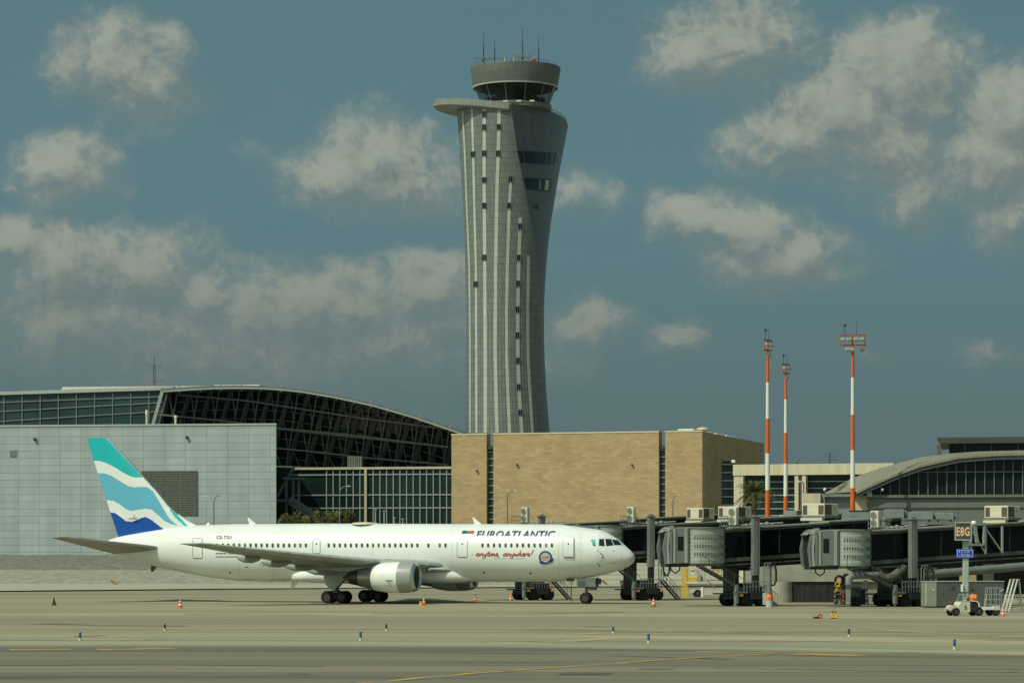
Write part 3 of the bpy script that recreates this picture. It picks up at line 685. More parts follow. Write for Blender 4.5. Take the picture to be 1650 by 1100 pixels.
for X, py in TWIN:
    b = MB(); w, h = (3.4, 4.8)
    q = [tpt(X-w,py-h,.10),tpt(X+w,py-h,.10),tpt(X+w,py+h,.10),tpt(X-w,py+h,.10)]; q2 = [tpt(X-w,py-h,-.05),tpt(X+w,py-h,-.05),tpt(X+w,py+h,-.05),tpt(X-w,py+h,-.05)]
    b.add(q+q2, [(0,1,2,3),(0,4,5,1),(1,5,6,2),(2,6,7,3),(3,7,4,0)]); wn = b.build('window', GLASS, T)
    b = MB()
    for i in range(4): b.beam(q[i], q[(i+1)%4], .09, .10)
    b.beam((q[0]+q[1])/2, (q[2]+q[3])/2, .06, .06); b.build('frame', MIDM, wn)
for (xl,xr,y0,y1,yr0,yr1,curt) in ((833,895,243,262,246.5,266,0),(843.5,892,286.5,305,289,309,1)):
    b = MB(); A, B, A2, B2 = [], [], [], []; m_ = 14
    for i in range(m_+1):
        t = i/m_; X = xl+(xr-xl)*t; X2 = xl+4.5*(1-t)+(xr-4.2-xl)*t
        A.append(tpt(X,y0+(yr0-y0)*t,.14)); B.append(tpt(X2,y1+(yr1-y1)*t,.14)); A2.append(tpt(X,y0+(yr0-y0)*t,-.1)); B2.append(tpt(X2,y1+(yr1-y1)*t,-.1))
    b.strip(A,B); b.strip(A2,A); b.strip(B,B2); w = b.build('band_window', GLASS, T)
    b = MB()
    for i in range(0, m_+1, 2 if not curt else 3): b.beam(A[i]+Vector((0,-.06,0)), B[i]+Vector((0,-.06,0)), .12)
    b.build('mullions', DARKM, w)
    if curt:
        for i, wd in ((7,1),(10,1),(11,1)):
            b = MB(); b.strip([A[i]+Vector((0,-.04,-.25)),A[i+wd]+Vector((0,-.04,-.25))],[B[i]+Vector((0,-.04,.2)),B[i+wd]+Vector((0,-.04,.2))]); b.build('blind', BEIGE if i > 8 else MIDM, w)
# crescent canopy round the left side of the shaft head
b = MB(); sec = []
for i in range(61):
    t = R(80+191*i/60); ca, sa = math.cos(t), math.sin(t); lift = ZTOP+1.9*max(0, -ca)-.0
    ox, oy = 15.0*ca, 9.75*sa; ix, iy = ox*.35, oy*.35
    sec.append([(ix,iy,lift-.1),(ox,oy,lift+.25),(ox,oy,lift-1.0),(ox*.97,oy*.97,lift-1.35),(ix,iy,lift-1.9)])
b.loft(sec, 0, True, True)
CANOPY = panels(mat('canopy_cladding', (.24,.26,.235), .45, var=.08, scale=.5), .62, 6, .05, .6, .06)
b.build('canopy', CANOPY, T, 30)
b = MB(); b.loft([[(x*.985,y*.985,ZTOP+.02) for x,y in tsec(180)[0]],[(x*.985,y*.985,ZTOP+.5) for x,y in tsec(180)[0]]]); b.build('deck', MIDM, T)
cx0 = (830.5-818)*K; CB = lambda py: TZ(py)
b = MB(); b.lathe([(CB(179),7.3),(CB(171.5),7.35),(CB(170.5),7.2)], 48, c=(cx0,0,0), caps=True); b.build('cab_base', mat('cab_base_paint', (.13,.135,.115), .5, var=.1), T, 30)
cab = MB(); cab.lathe([(CB(172),6.75),(CB(171),6.8),(CB(141),8.25)], 24, c=(cx0,0,0)); cab.build('cab_glass', mat('cab_glass', (.012,.02,.022), .08, var=.1, spec=.4, trans=.55), T)
for k in range(12):
    b = MB(); a = 2*math.pi*(k+.5)/12; b.beam((cx0+6.78*math.cos(a),6.78*math.sin(a),CB(171)),(cx0+8.2*math.cos(a),8.2*math.sin(a),CB(141)),.12); b.build('cab_post', MIDM, T)
b = MB(); a = R(-18); b.beam((cx0+6.9*math.cos(a),6.9*math.sin(a),CB(171)),(cx0+8.3*math.cos(a),8.3*math.sin(a),CB(141)),.9,.3)
b.build('wide_cab_post', MIDM, T)
b = MB(); b.lathe([(CB(171),3.2),(CB(141),3.2)], 20, c=(cx0,0,0), caps=True)
for k in range(16):
    a = R(200+140*k/15); r = 5.6; b.box(cx0+r*math.cos(a)-.7, cx0+r*math.cos(a)+.7, r*math.sin(a)-.5, r*math.sin(a)+.5, CB(170), CB(170)+1.0+.25*math.sin(k*2.3))
b.lathe([(CB(146),7.6),(CB(141),7.9)], 24, c=(cx0,0,0), caps=True); b.build('cab_interior', mat('cab_interior', (.02,.022,.024), .8), T)
CROOF = panels(mat('cab_roof_cladding', (.118,.128,.117), .45, var=.08, scale=.5), 1.5, 2.2, .04, .65, .07)
b = MB(); b.lathe([(CB(142),8.0),(CB(141.5),8.55),(CB(138),8.6),(CB(113),9.15),(CB(110.5),9.1)], 48, c=(cx0,0,0), caps=True); b.build('cab_roof', CROOF, T, 30)
b = MB(); b.lathe([(CB(143.6),8.5),(CB(143.6),8.68),(CB(141.6),8.72),(CB(141.4),8.6)], 48, c=(cx0,0,0)); b.build('cab_ring', LIGHTM, T, 30)
zr = CB(110.5)
b = MB(); 
for X, y in ((836,-7.4),(857,-7.6),(815,-7.2)): b.cbox((X-818)*K-.5,(X-818)*K+.5,y,y+.6,CB(174),CB(171),.08)
b.build('deck_equipment', CREAM, T)
b = MB(); pts = tsec(180)[0]
for j in range(NA+6, NA+NB+6, 2): x, y = pts[j]; b.tube([(x*.97,y*.97,ZTOP),(x*.97,y*.97,ZTOP+1.0)], .05, 4)
b.tube([(pts[j][0]*.97,pts[j][1]*.97,ZTOP+1.0) for j in range(NA+6,NA+NB+6,2)], .045, 4); b.build('deck_railing', DARKM, T)
# aerials standing on the cab roof
for X, top, y, arms, lab in ((779,50,-3,1,'tall whip aerial with a cross arm, leftmost on the control tower roof'),(797,62,-4.5,0,'plain whip aerial second from the left on the control tower roof'),
                       (842,46,-5,1,'tallest whip aerial with a cross arm right of the middle of the tower roof'),(868,57,-3,0,'plain whip aerial at the right end of the control tower roof')):
    t = thing('whip_aerial', lab, 'antenna', (tc0.x+(X-818)*K*(TY+y)/TY, TY+y, zr), 0, 'aerials on the control tower')
    h = TZ(top)-zr-.9
    b = MB(); b.tube([(0,0,0),(0,0,h*.62),(0,0,h*.64),(0,0,h)], [.13,.10,.05,.035], 6); b.build('whip', DARKM, t)
    b = MB(); b.cbox(-.45,.45,-.4,.4,0,.35,.06); b.build('base', BEIGE, t)
    if arms:
        b = MB(); z = h*.22; b.tube([(-1.9,0,z),(1.9,0,z)], .07, 5)
        for s in (-1.9,-1.2,1.2,1.9): b.tube([(s,0,z),(s,0,z+.35)], .05, 4)
        b.cbox(-.35,.35,-.25,.25,z-.3,z+.3,.05); b.build('cross_arm', bpy.data.materials['rusty_steel'], t)
for X, y, lab in ((813.5,-6,'left of two short tan stub aerials on the tower roof'),(828,-6.5,'right of two short tan stub aerials on the tower roof')):
    t = thing('stub_aerial', lab, 'antenna', (tc0.x+(X-818)*K, TY+y, zr), 0, 'stub aerials on the control tower')
    b = MB(); b.cbox(-.4,.4,-.3,.3,0,.3,.05); b.build('base', BEIGE, t); b = MB(); b.tube([(0,0,.3),(0,0,1.25)], [.16,.10], 7); b.build('stub', BEIGE, t)
t = thing('beacon_light', 'round red obstruction light on the control tower roof', 'beacon', (tc0.x+(859-818)*K, TY-5, zr))
b = MB(); b.tube([(0,0,0),(0,0,.5)], .1, 6); b.build('stem', DARKM, t)
b = MB(); b.lathe([(.4,.05),(.5,.35),(.75,.5),(1.0,.4),(1.2,.05)], 14, caps=True); b.build('lens', RED, t, 60)
t = thing('roof_railing', 'thin guard rail round the back and sides of the control tower roof', 'railing', (tc0.x+cx0, TY, zr))
b = MB(); pr = []
for k in range(31):
    a = 2*math.pi*k/30; p = (8.3*math.cos(a), 8.3*math.sin(a)); b.tube([(p[0],p[1],0),(p[0],p[1],.6)], .03, 4); pr.append((p[0],p[1],.6))
b.tube(pr, .03, 4); b.build('rail', DARKM, t)
# ------------------------------------------------------------------ airliner
AX, AY, AT = -14.77, 268.0, R(18.5)
AF = Vector((math.cos(AT), -math.sin(AT), 0)); AP = Vector((math.sin(AT), math.cos(AT), 0))   # forward, port
SN, CS = math.sin(AT), math.cos(AT)
def apx(X, py, r=0.0):
    """photo pixel -> (metres ahead of the main gear, height) for a point r metres to starboard of the centreline"""
    k = (X-CX)/F; a = (k*(AY-CS*r)-AX+SN*r)/(CS+SN*k); Y = AY-SN*a-CS*r; return a, CZ+(HY-py)*Y/F
def topx(a, y, z):
    p = Vector((AX, AY, 0))+AF*a+AP*y; return CX+p.x/p.y*F, HY-(z-CZ)/p.y*F
def tabpx(l): return sorted(apx(x, y) for x, y in l)
FTOP = tabpx([(165,879),(176.6,869),(192.6,863.8),(230,857.2),(266,851.2),(315,845.8),(380,843.6),(560,843),(850,844),(918,844.5),(946.6,846.6),(966,852),(981.5,859),(994.6,867.6),(1003,874.8),(1009.8,881),(1016,886.5),(1020.7,892),(1022.8,897)])
FBOT = tabpx([(165,888.5),(170,893.2),(185,897),(212.8,904),(261.7,915),(300,922.5),(345.8,931),(385,935.2),(430,936.7),(896,936.7),(935.7,934),(962,928.4),(985,922.5),(1001,917.3),(1014,911.6),(1020,906),(1022.8,899)])
AN, AE = FTOP[-1][0], FTOP[0][0]
FHW = [(AE,.28),(-25,.62),(-22,1.22),(-18,1.86),(-14,2.30),(-10,2.48),(-7,2.515)]+sorted((AN-d, w) for d, w in ((0,.03),(.06,.30),(.2,.56),(.5,.86),(1,1.18),(1.6,1.47),(2.2,1.70),(3,1.95),(4,2.18),(5.2,2.36),(6.6,2.48),(8,2.515)))
def fsec(a):
    t, b_, w = interp(a, FTOP), interp(a, FBOT), interp(a, FHW); return (t+b_)/2, max(.01,(t-b_)/2), w
def fr(a, z):
    zc, hz, w = fsec(a); q = 1-((z-zc)/hz)**2; return w*math.sqrt(max(0.0, q))
def near(X, py, off=.02):
    """point on the camera side of the fuselage skin seen at a photo pixel"""
    r = 2.4
    for _ in range(6): a, z = apx(X, py, r); r = .5*r+.5*fr(a, z)
    zc, hz, w = fsec(a); nz = (z-zc)/hz; ny = -r/w; L_ = math.hypot(nz, ny) or 1
    return Vector((a, -r+ny/L_*off, z+nz/L_*off))
airliner = thing('airliner', 'white twin-engine airliner with a teal and blue wave-striped tail fin parked side-on', 'airplane', (AX, AY, 0), -AT)
PLANEW = mat('white_aircraft_paint', (.74,.77,.755), .30, var=.06, scale=.35, spec=.5, stretch=(1,.5,2.5), detail=7)
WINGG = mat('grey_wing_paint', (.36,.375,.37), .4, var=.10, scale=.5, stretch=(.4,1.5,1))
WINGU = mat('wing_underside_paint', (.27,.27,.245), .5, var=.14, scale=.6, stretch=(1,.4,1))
SEAM = mat('seam_grey', (.20,.21,.20), .6, var=.1)
METAL = mat('bare_metal', (.55,.55,.53), .28, metal=.9, var=.1, scale=1)
b = MB(); st = []
a = AE
lst = [AE, AE+.12, AE+.35, AE+.8]+[AE+.8+i*.9 for i in range(1, 52)]
lst = [x for x in lst if x < AN-3.2]+[AN-3.2+.2*i for i in range(14)]+[AN-d for d in (.4,.28,.18,.1,.04,.0)]
NR = 56
for a in lst:
    zc, hz, w = fsec(a); st.append([(a, -w*math.sin(2*math.pi*k/NR), zc+hz*math.cos(2*math.pi*k/NR)) for k in range(NR)])
b.loft(st); fus = b.build('fuselage', PLANEW, airliner, 40)
# belly fairing where the wing passes through
b = MB(); st = []
for a, w, zt_, zb_ in ((-6.6,.6,2.6,2.15),(-5.6,1.8,3.0,1.95),(-3.8,2.45,3.3,1.85),(-1,2.72,3.5,1.78),(4,2.75,3.6,1.78),(8,2.65,3.5,1.82),(10.5,2.2,3.1,1.9),(12.2,.8,2.5,2.1)):
    st.append([(a, -w*math.copysign(abs(math.sin(t))**.6, math.sin(t)), (zt_+zb_)/2+(zt_-zb_)/2*math.copysign(abs(math.cos(t))**.7, math.cos(t))) for t in [2*math.pi*k/28 for k in range(28)]])
b.loft(st); b.build('belly_fairing', PLANEW, airliner, 50)
# ---- wings
def foil(le, te, z, th, y, tw=0, n=14):
    """one airfoil ring at span y: le/te along x (forward), z height, th thickness"""
    c = le-te; up, lo = [], []
    for i in range(n+1):
        t = .5-.5*math.cos(math.pi*i/n); yt = 5*th*(.2969*math.sqrt(t)-.126*t-.3516*t*t+.2843*t**3-.1036*t**4)*c
        x = le-t*c; zz = z-tw*(t-.4)*c; up.append((x, y, zz+yt*1.1)); lo.append((x, y, zz-yt*.75))
    return up+lo[::-1][1:-1] if False else up+lo[-2:0:-1]
def wing_le(r): return 9.18-.664*(r-2.9)
def wing_te(r): return -1.6+.035*(r-2.0) if r < 8 else -1.39-.362*(r-8)
def wing_z(r): return 3.0+.0985*(r-2.0)+.0006*(r-2)**2
def wing_tw(r): return .11-.0045*r
for side in (-1, 1):
    b = MB(); st = []
    for r in (0, 2.0, 3.2, 5, 6.5, 8, 10, 13, 16, 19, 22, 23.3, 23.75):
        le = wing_le(max(r, 2.0)); te = wing_te(r); th = interp(r, [(0,.14),(8,.115),(23,.10)])
        if r > 23.5: le -= .5; th = .05
        st.append(foil(le, te, wing_z(r), th, side*r, wing_tw(r)))
    n = len(st[0]); b.loft(st)
    k = 0
    for i in range(len(st)-1):
        for j in range(n): 
            b.m[k] = 0 if j < n//2 else 1
            k += 1
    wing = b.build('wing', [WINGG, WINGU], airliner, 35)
    b = MB()                                            # bright slats along the leading edge
    for r0, r1 in ((3.6,7.0),(8.8,12.6),(12.75,16.4),(16.55,20.2),(20.35,23.2)):
        ra, rb = [], []
        for r, lst_ in ((r0, ra), (r1, rb)):
            f_ = foil(wing_le(r)+.04, wing_te(r), wing_z(r), interp(r, [(0,.14),(8,.115),(23,.10)])*1.04, side*r, wing_tw(r)); lst_ += f_[-4:]+f_[:5]
        b.loft([ra, rb], 0, False, False)
    b.build('slats', LIGHTM, wing, 40)
    for r, ln, dp in ((9.6,3.6,.44),(12.6,3.0,.38),(15.8,2.4,.30),(5.6,3.6,.40)):
        b = MB(); te = wing_te(r); z0 = wing_z(r)-.28; st = []
        for t, wd in ((0,.03),(.15,.16),(.4,.24),(.7,.22),(.9,.12),(1,.03)):
            x = te+ln*.62-t*ln; st.append([(x, side*r+wd*math.cos(u), z0-dp*.45*math.sin(math.pi*min(1,t*.9+.08))+wd*1.5*math.sin(u)) for u in [2*math.pi*q/10 for q in range(10)]])
        b.loft(st); b.build('flap_fairing', WINGU, wing, 50)
    b = MB(); r = 2.95; f_ = near(690,909) if side < 0 else None
    le = wing_le(3.1); b.lathe([(0,.34),(.10,.30),(.14,.02)], 12, 'X', (le-.62, side*3.35, wing_z(3.2)+.14)); b.build('landing_light', GLASS, wing)
    # glove where the leading edge meets the body
    b = MB(); st = []
    for y, l0, l1, zt_, zb_ in ((1.5,10.5,3,3.52,2.66),(2.3,10.1,3,3.52,2.70),(2.7,9.7,3,3.50,2.76),(3.1,9.35,3,3.44,2.86),(3.6,8.95,3,3.38,2.95)):
        zc = (zt_+zb_)/2; hz = (zt_-zb_)/2; st.append([(l0-(l0-l1)*(1-math.cos(a_))/2*.9, side*y, zc+hz*math.sin(a_)**.8) for a_ in [math.pi*k/10 for k in range(11)]]+[(l0-(l0-l1)*(1-math.cos(a_))/2*.9, side*y, zc-hz*math.sin(a_)**.8) for a_ in [math.pi*k/10 for k in range(9,0,-1)]])
    b.loft(st); b.build('wing_root', LIGHTM, wing, 60)
# ---- engines
def engine(y):
    e = MB(); zc = 2.42; ax = 9.25
    e.lathe([(ax-4.2,1.16),(ax-3.9,1.24),(ax-3.0,1.37),(ax-2.2,1.41),(ax-1.62,1.40)], 40, 'X', (0,y,zc)); en = e.build('fan_cowl', WHITE, airliner, 40)
    m = MB(); m.lathe([(ax-1.615,1.40),(ax-.9,1.37),(ax-.32,1.27)], 40, 'X', (0,y,zc)); m.build('inlet_cowl', mat('inlet_grey', (.30,.32,.31), .4, var=.06) if 'inlet_grey' not in bpy.data.materials else bpy.data.materials['inlet_grey'], en, 40)
    m = MB(); m.lathe([(ax-.315,1.27),(ax-.08,1.18),(ax,1.08),(ax-.06,1.0),(ax-.25,.97)], 40, 'X', (0,y,zc)); m.build('inlet_lip', METAL, en, 50)
    m = MB(); m.lathe([(ax-.24,.97),(ax-1.1,1.02),(ax-1.5,1.04)], 40, 'X', (0,y,zc)); m.build('inlet_duct', MIDM, en, 50)
    m = MB(); m.lathe([(ax-1.4,1.03),(ax-1.42,.30),(ax-1.0,.12),(ax-.86,.01)], 30, 'X', (0,y,zc))
    for k in range(22):
        t = 2*math.pi*k/22; c_, s_ = math.cos(t), math.sin(t)
        m.add([(ax-1.36,y+.3*c_,zc+.3*s_),(ax-1.3,y+1.0*math.cos(t+.06),zc+1.0*math.sin(t+.06)),(ax-1.39,y+1.0*math.cos(t+.24),zc+1.0*math.sin(t+.24)),(ax-1.40,y+.3*math.cos(t+.2),zc+.3*math.sin(t+.2))], [(0,1,2,3)])
    m.build('fan', DARKM, en, 30)
    m = MB(); m.lathe([(ax-4.15,1.10),(ax-4.4,1.02),(ax-5.0,.93),(ax-5.6,.84),(ax-5.62,.7)], 36, 'X', (0,y,zc)); m.build('core_cowl', mat('core_cowl_metal', (.42,.40,.35), .35, metal=.6, var=.2, scale=1) if 'core_cowl_metal' not in bpy.data.materials else bpy.data.materials['core_cowl_metal'], en, 40)
    m = MB(); m.lathe([(ax-5.6,.80),(ax-6.6,.60),(ax-6.65,.45),(ax-6.2,.42)], 32, 'X', (0,y,zc)); m.lathe([(ax-6.2,.40),(ax-7.1,.18),(ax-7.4,.01)], 20, 'X', (0,y,zc)); m.build('exhaust', mat('exhaust_metal', (.10,.09,.08), .45, metal=.6, var=.3, scale=2) if 'exhaust_metal' not in bpy.data.materials else bpy.data.materials['exhaust_metal'], en, 40)
    m = MB(); st = []
    for x, zt_, zb_, w in ((ax-1.9,3.86,3.6,.06),(ax-2.6,4.0,3.5,.2),(ax-4.4,4.0,3.2,.26),(ax-6.4,3.75,2.9,.24),(ax-8.2,3.5,3.0,.14),(ax-9.2,3.4,3.2,.05)):
        st.append([(x,y-w,zt_-.06),(x,y,zt_),(x,y+w,zt_-.06),(x,y+w,zb_),(x,y-w,zb_)])
    m.loft(st); m.build('pylon', LIGHTM, en, 40)
    m = MB()
    if y < 0:
        m.box(ax-2.6,ax-1.95,y-1.425,y-1.395,zc-.28,zc-.22); m.box(ax-2.3,ax-2.25,y-1.42,y-1.385,zc-.8,zc-.3); m.box(ax-2.85,ax-2.2,y-1.42,y-1.385,zc-.72,zc-.69); m.build('cowl_markings', SEAM, en)
    return en
engine(-7.92); engine(7.92)
# ---- fin and stabilisers
FINLE = sorted((apx(x, y)[1], apx(x, y)[0]) for x, y in ((174,704.6),(253.6,790),(274.5,815.5),(290,829.5),(304.5,840),(320,847),(340,853)))
def fin_le(z): return interp(z, FINLE)
def fin_te(z): return interp(z, [(6.0,-24.6),(15.85,-28.1)])
FC = [((440,285),(500,288),(560,305),(640,345),(720,395),(780,425),(830,435),(890,433),(1400,433)),
      ((475,395),(540,395),(610,420),(700,475),(760,510),(820,522),(880,515),(930,520),(975,550),(1020,620),(1080,720),(1130,800),(1200,857),(1400,900)),
      ((565,635),(620,640),(680,670),(740,715),(790,730),(850,720),(920,710),(970,718),(1020,760),(1080,815),(1140,845),(1200,859),(1400,900)),
      ((598,742),(640,750),(690,785),(740,820),(790,825),(840,810),(880,788),(920,785),(970,810),(1020,850),(1075,888),(1400,1000))]
SLIV = [(1118,690),(1165,732),(1292,866),(1262,864),(1178,790),(1128,722)]
def inpoly(x, y, pl):
    c = False
    for (x0,y0),(x1,y1) in zip(pl, pl[1:]+pl[:1]):
        if (y0 > y) != (y1 > y) and x < (x1-x0)*(y-y0)/(y1-y0)+x0: c = not c
    return c
def fin_colour(a, z):
    X, Y = topx(a, 0, z); x, y = (X-70)*5.5, (Y-690)*5.5
    if inpoly(x, y, SLIV): return 1
    c = [interp(x, l) for l in FC]
    if y < c[0]: return 1
    if y < c[1]: return 0
    if y < c[2]: return 2
    if y < c[3]: return 0
    return 3
def pal(n, c): return mat(n, c, .35, var=.05, scale=.5)
FINM = [PLANEW, pal('fin_teal', (.010,.44,.46)), pal('fin_sky_blue', (.12,.42,.58)), pal('fin_deep_blue', (.006,.075,.36)), METAL]
b = MB(); NU, NV = 150, 170; zl = [6.15+(15.85-6.15)*j/NV for j in range(NV+1)]
for side in (-1, 1):
    o = len(b.v); fcs = []
    for z in zl:
        le, te = fin_le(z), fin_te(z)
        for i in range(NU+1):
            t = i/NU; yt = 5*.10*(.2969*math.sqrt(t)-.126*t-.3516*t*t+.2843*t**3-.1036*t**4)*min(le-te, 6.5)
            b.v.append((le-t*(le-te), side*yt, z))
    for j in range(NV):
        for i in range(NU):
            q = (o+j*(NU+1)+i, o+j*(NU+1)+i+1, o+(j+1)*(NU+1)+i+1, o+(j+1)*(NU+1)+i); b.f.append(q)
            c_ = [sum(b.v[k][d] for k in q)/4 for d in (0, 2)]
            le = fin_le(c_[1]); b.m.append(4 if le-c_[0] < .17 and c_[1] > 8.4 else fin_colour(*c_))
    top = [o+NV*(NU+1)+i for i in range(NU+1)]
    if side < 0: t0 = top
    else: b.f.append(tuple(t0+top[::-1])); b.m.append(0)
fin = b.build('tail_fin', FINM, airliner, 35)
b = MB(); a, z = apx(215.5, 834, .3)
b.add([(a-.75,-.40,z-.12),(a+.25,-.42,z-.18),(a+.55,-.42,z-.02),(a-.2,-.42,z+.02)], [(0,1,2,3)]); b.add([(a+.02,-.43,z-.02),(a+.22,-.43,z-.02),(a+.10,-.42,z+.42)], [(0,1,2)])
b.build('fin_marking', mat('faded_tan_marking', (.45,.33,.18), .5), fin)
for side in (-1, 1):
    b = MB(); st = []
    for r, le, te, z, th in ((.3,-18.6,-25.0,4.85,.10),(1.2,-19.4,-25.3,4.98,.10),(3,-20.85,-25.7,5.24,.10),(6,-23.25,-26.4,5.68,.095),(8.8,-25.45,-27.05,6.08,.09),(9.3,-26.1,-27.1,6.15,.05)):
        st.append(foil(le, te, z, th, side*r, .07))
    n = len(st[0]); b.loft(st); k = 0
    for i in range(len(st)-1):
        for j in range(n): b.m[k] = 0 if j < n//2 else 1; k += 1
    hs = b.build('tailplane', [WINGG, WINGU], airliner, 35)
    b = MB(); ra, rb = [], []
    for r, le, te, z, lst_ in ((1.7,-19.8,-25.4,5.05,ra),(8.9,-25.5,-27.05,6.09,rb)): f_ = foil(le+.03, te, z, .104, side*r, .07); lst_ += f_[-3:]+f_[:4]
    b.loft([ra, rb], 0, False, False); b.build('leading_edge', METAL, hs, 40)
# ---- undercarriage
RIM = mat('wheel_rim', (.06,.06,.058), .5, var=.2, scale=3)
def wheel(x, y, rad, w, parent, name='wheel'):
    m = MB(); m.lathe([(-w/2,rad*.55),(-w/2,rad*.86),(-w*.36,rad*.97),(-w*.15,rad),(w*.15,rad),(w*.36,rad*.97),(w/2,rad*.86),(w/2,rad*.55)], 26, 'Y', (x,y,rad), 0)
    for s in (-1, 1): m.lathe([(s*w*.5,rad*.56),(s*w*.40,rad*.52),(s*w*.40,rad*.25),(s*w*.52,rad*.2),(s*w*.52,.01)], 18, 'Y', (x,y,rad), 1)
    return m.build(name, [BLACK, RIM], parent, 40)
for side in (-1, 1):
    y = side*4.65; m = MB(); m.tube([(-.0,y,1.02),(-.05,y,3.3)], [.17,.22], 12); m.tube([(-.05,y,2.0),(.5,y-side*1.2,3.2)], .09, 8); m.tube([(0,y,1.3),(1.6,y,3.0)], .08, 8); m.cbox(-.25,.25,y-.28,y+.28,.95,1.3,.08)
    gear = m.build('main_gear', MIDM, airliner, 40)
    m = MB(); m.cbox(-.95,.95,y-.14,y+.14,.46,.74,.06)
    for x in (-.71, .71): m.tube([(x,y-.55,.59),(x,y+.55,.59)], .09, 8)
    m.tube([(-.5,y,1.35),(-.3,y,.7)], .05, 6); m.build('bogie_beam', MIDM, gear)
    for x in (-.71, .71):
        for w in (-.57, .57): wheel(x, y+w, .585, .42, gear)
    m = MB(); yo = y+side*.5
    m.add([(-1.15,yo,2.95),(1.25,yo,3.2),(1.15,yo,2.35),(.55,yo,1.75),(.1,yo,1.35),(-.5,yo,1.35),(-.95,yo,1.8)]+[(-1.15,yo+side*.06,2.95),(1.25,yo+side*.06,3.2),(1.15,yo+side*.06,2.35),(.55,yo+side*.06,1.75),(.1,yo+side*.06,1.35),(-.5,yo+side*.06,1.35),(-.95,yo+side*.06,1.8)],
          [tuple(range(7)), tuple(range(13,6,-1))]+[(i,(i+1)%7,(i+1)%7+7,i+7) for i in range(7)]); m.build('gear_door', LIGHTM, gear)
na = 22.76; m = MB(); m.tube([(na,0,.55),(na,0,2.3)], [.11,.15], 10); m.tube([(na,0,1.3),(na+1.1,0,2.4)], .07, 7); m.tube([(na,-.45,.52),(na,.45,.52)], .08, 8); m.cbox(na+.25,na+.95,-.3,.3,1.25,1.5,.05); m.tube([(na-.3,-.2,.9),(na+.3,-.2,1.2)], .05, 6)
gear = m.build('nose_gear', MIDM, airliner, 40)
for w in (-.34, .34): wheel(na, w, .52, .34, gear)
for sgn in (-1, 1):
    m = MB(); m.cbox(na-.75,na+1.05,sgn*.52-.03,sgn*.52+.03,1.55,2.35,.02); m.build('gear_door', LIGHTM, gear)
m = MB(); m.cbox(na-.55,na+.0,-.62,-.56,1.62,2.05,.01); m.build('door_placard', mat('placard_blue_grey', (.20,.26,.33), .5), gear)
m = MB(); m.cbox(na+.9,na+1.35,-.35,.35,1.8,2.3,.05); m.build('bay_box', DARKM, gear)
# ---- doors, windows and details on the skin
def skin_poly(pts, off, nx=6, ny=6):
    """four photo-pixel corners -> curved patch on the skin"""
    m = MB(); (x0,y0),(x1,y1),(x2,y2),(x3,y3) = pts; vs = []
    for j in range(ny+1):
        for i in range(nx+1):
            s, t = i/nx, j/ny; x = (x0*(1-s)+x1*s)*(1-t)+(x3*(1-s)+x2*s)*t; y = (y0*(1-s)+y1*s)*(1-t)+(y3*(1-s)+y2*s)*t; vs.append(near(x, y, off))
    m.add(vs, [(j*(nx+1)+i, j*(nx+1)+i+1, (j+1)*(nx+1)+i+1, (j+1)*(nx+1)+i) for j in range(ny) for i in range(nx)]); return m
def skin_line(pts, wpx, off=.02, m=None, closed=False):
    m = m or MB(); A, B = [], []; pts = list(pts)+([pts[0]] if closed else []); n = len(pts)
    for i, (x, y) in enumerate(pts):
        d = Vector((pts[min(i+1,n-1)][0]-pts[max(i-1,0)][0], pts[min(i+1,n-1)][1]-pts[max(i-1,0)][1]))
        if closed and i in (0, n-1): d = Vector((pts[1][0]-pts[-2][0], pts[1][1]-pts[-2][1]))
        d = d.normalized() if d.length else Vector((1,0)); A.append(near(x-d.y*wpx/2, y+d.x*wpx/2, off)); B.append(near(x+d.y*wpx/2, y-d.x*wpx/2, off))
    return m.strip(A, B)
def rrect(x0, x1, y0, y1, c=1.6, n=5, up=10):
    pts = []
    for cx_, cy_, a0 in ((x1-c,y0+c,-90),(x1-c,y1-c,0),(x0+c,y1-c,90),(x0+c,y0+c,180)):
        for k in range(n): t = R(a0+90*k/(n-1)); pts.append((cx_+c*math.cos(t), cy_+c*math.sin(t)))
    out = []
    for p, q in zip(pts, pts[1:]+pts[:1]):
        n_ = max(1, int(math.hypot(q[0]-p[0], q[1]-p[1])/3.5)); out += [(p[0]+(q[0]-p[0])*k/n_, p[1]+(q[1]-p[1])*k/n_) for k in range(n_)]
    return out
BLIND = mat('half_drawn_blind', (.07,.085,.08), .4, var=.3, scale=6)
CABW = mat('cabin_window_glass', (.022,.035,.036), .12, var=.2, spec=.5)
for x0, x1, y0, y1, cargo in ((310.5,326,866.8,898.5,0),(504,516,867.8,891,0),(736.5,753,865.5,897,0),(907,924.6,864.6,896.5,0)):
    pts = rrect(x0, x1, y0, y1); m = skin_line(pts, .55, .02, closed=True); pm = skin_poly(((x0+.6,y0+.6),(x1-.6,y0+.6),(x1-.6,y1-.6),(x0+.6,y1-.6)), .014, 3, 10); m.add(pm.v, pm.f, 1)
    skin_line([(x0+1,y1+.3),(x1-1,y1+.3)], .8, .024, m)
    d = m.build('cabin_door', [SEAM, PLANEW], fus)
    cx_ = (x0+x1)/2; m = MB(); rp = rrect(cx_-1.0,cx_+1.2,874.5,877.3,.9); m.add([near(x,y,.03) for x, y in rp], [tuple(range(len(rp)))]); m.build('door_window', CABW, d)
wx = [359+8.93*i for i in range(16)]+[529.7+8.93*i for i in range(17)]+[690.3,708.5,717.9]+[777.4+9.32*i for i in range(13)]+[341+8.93*0,350.0]
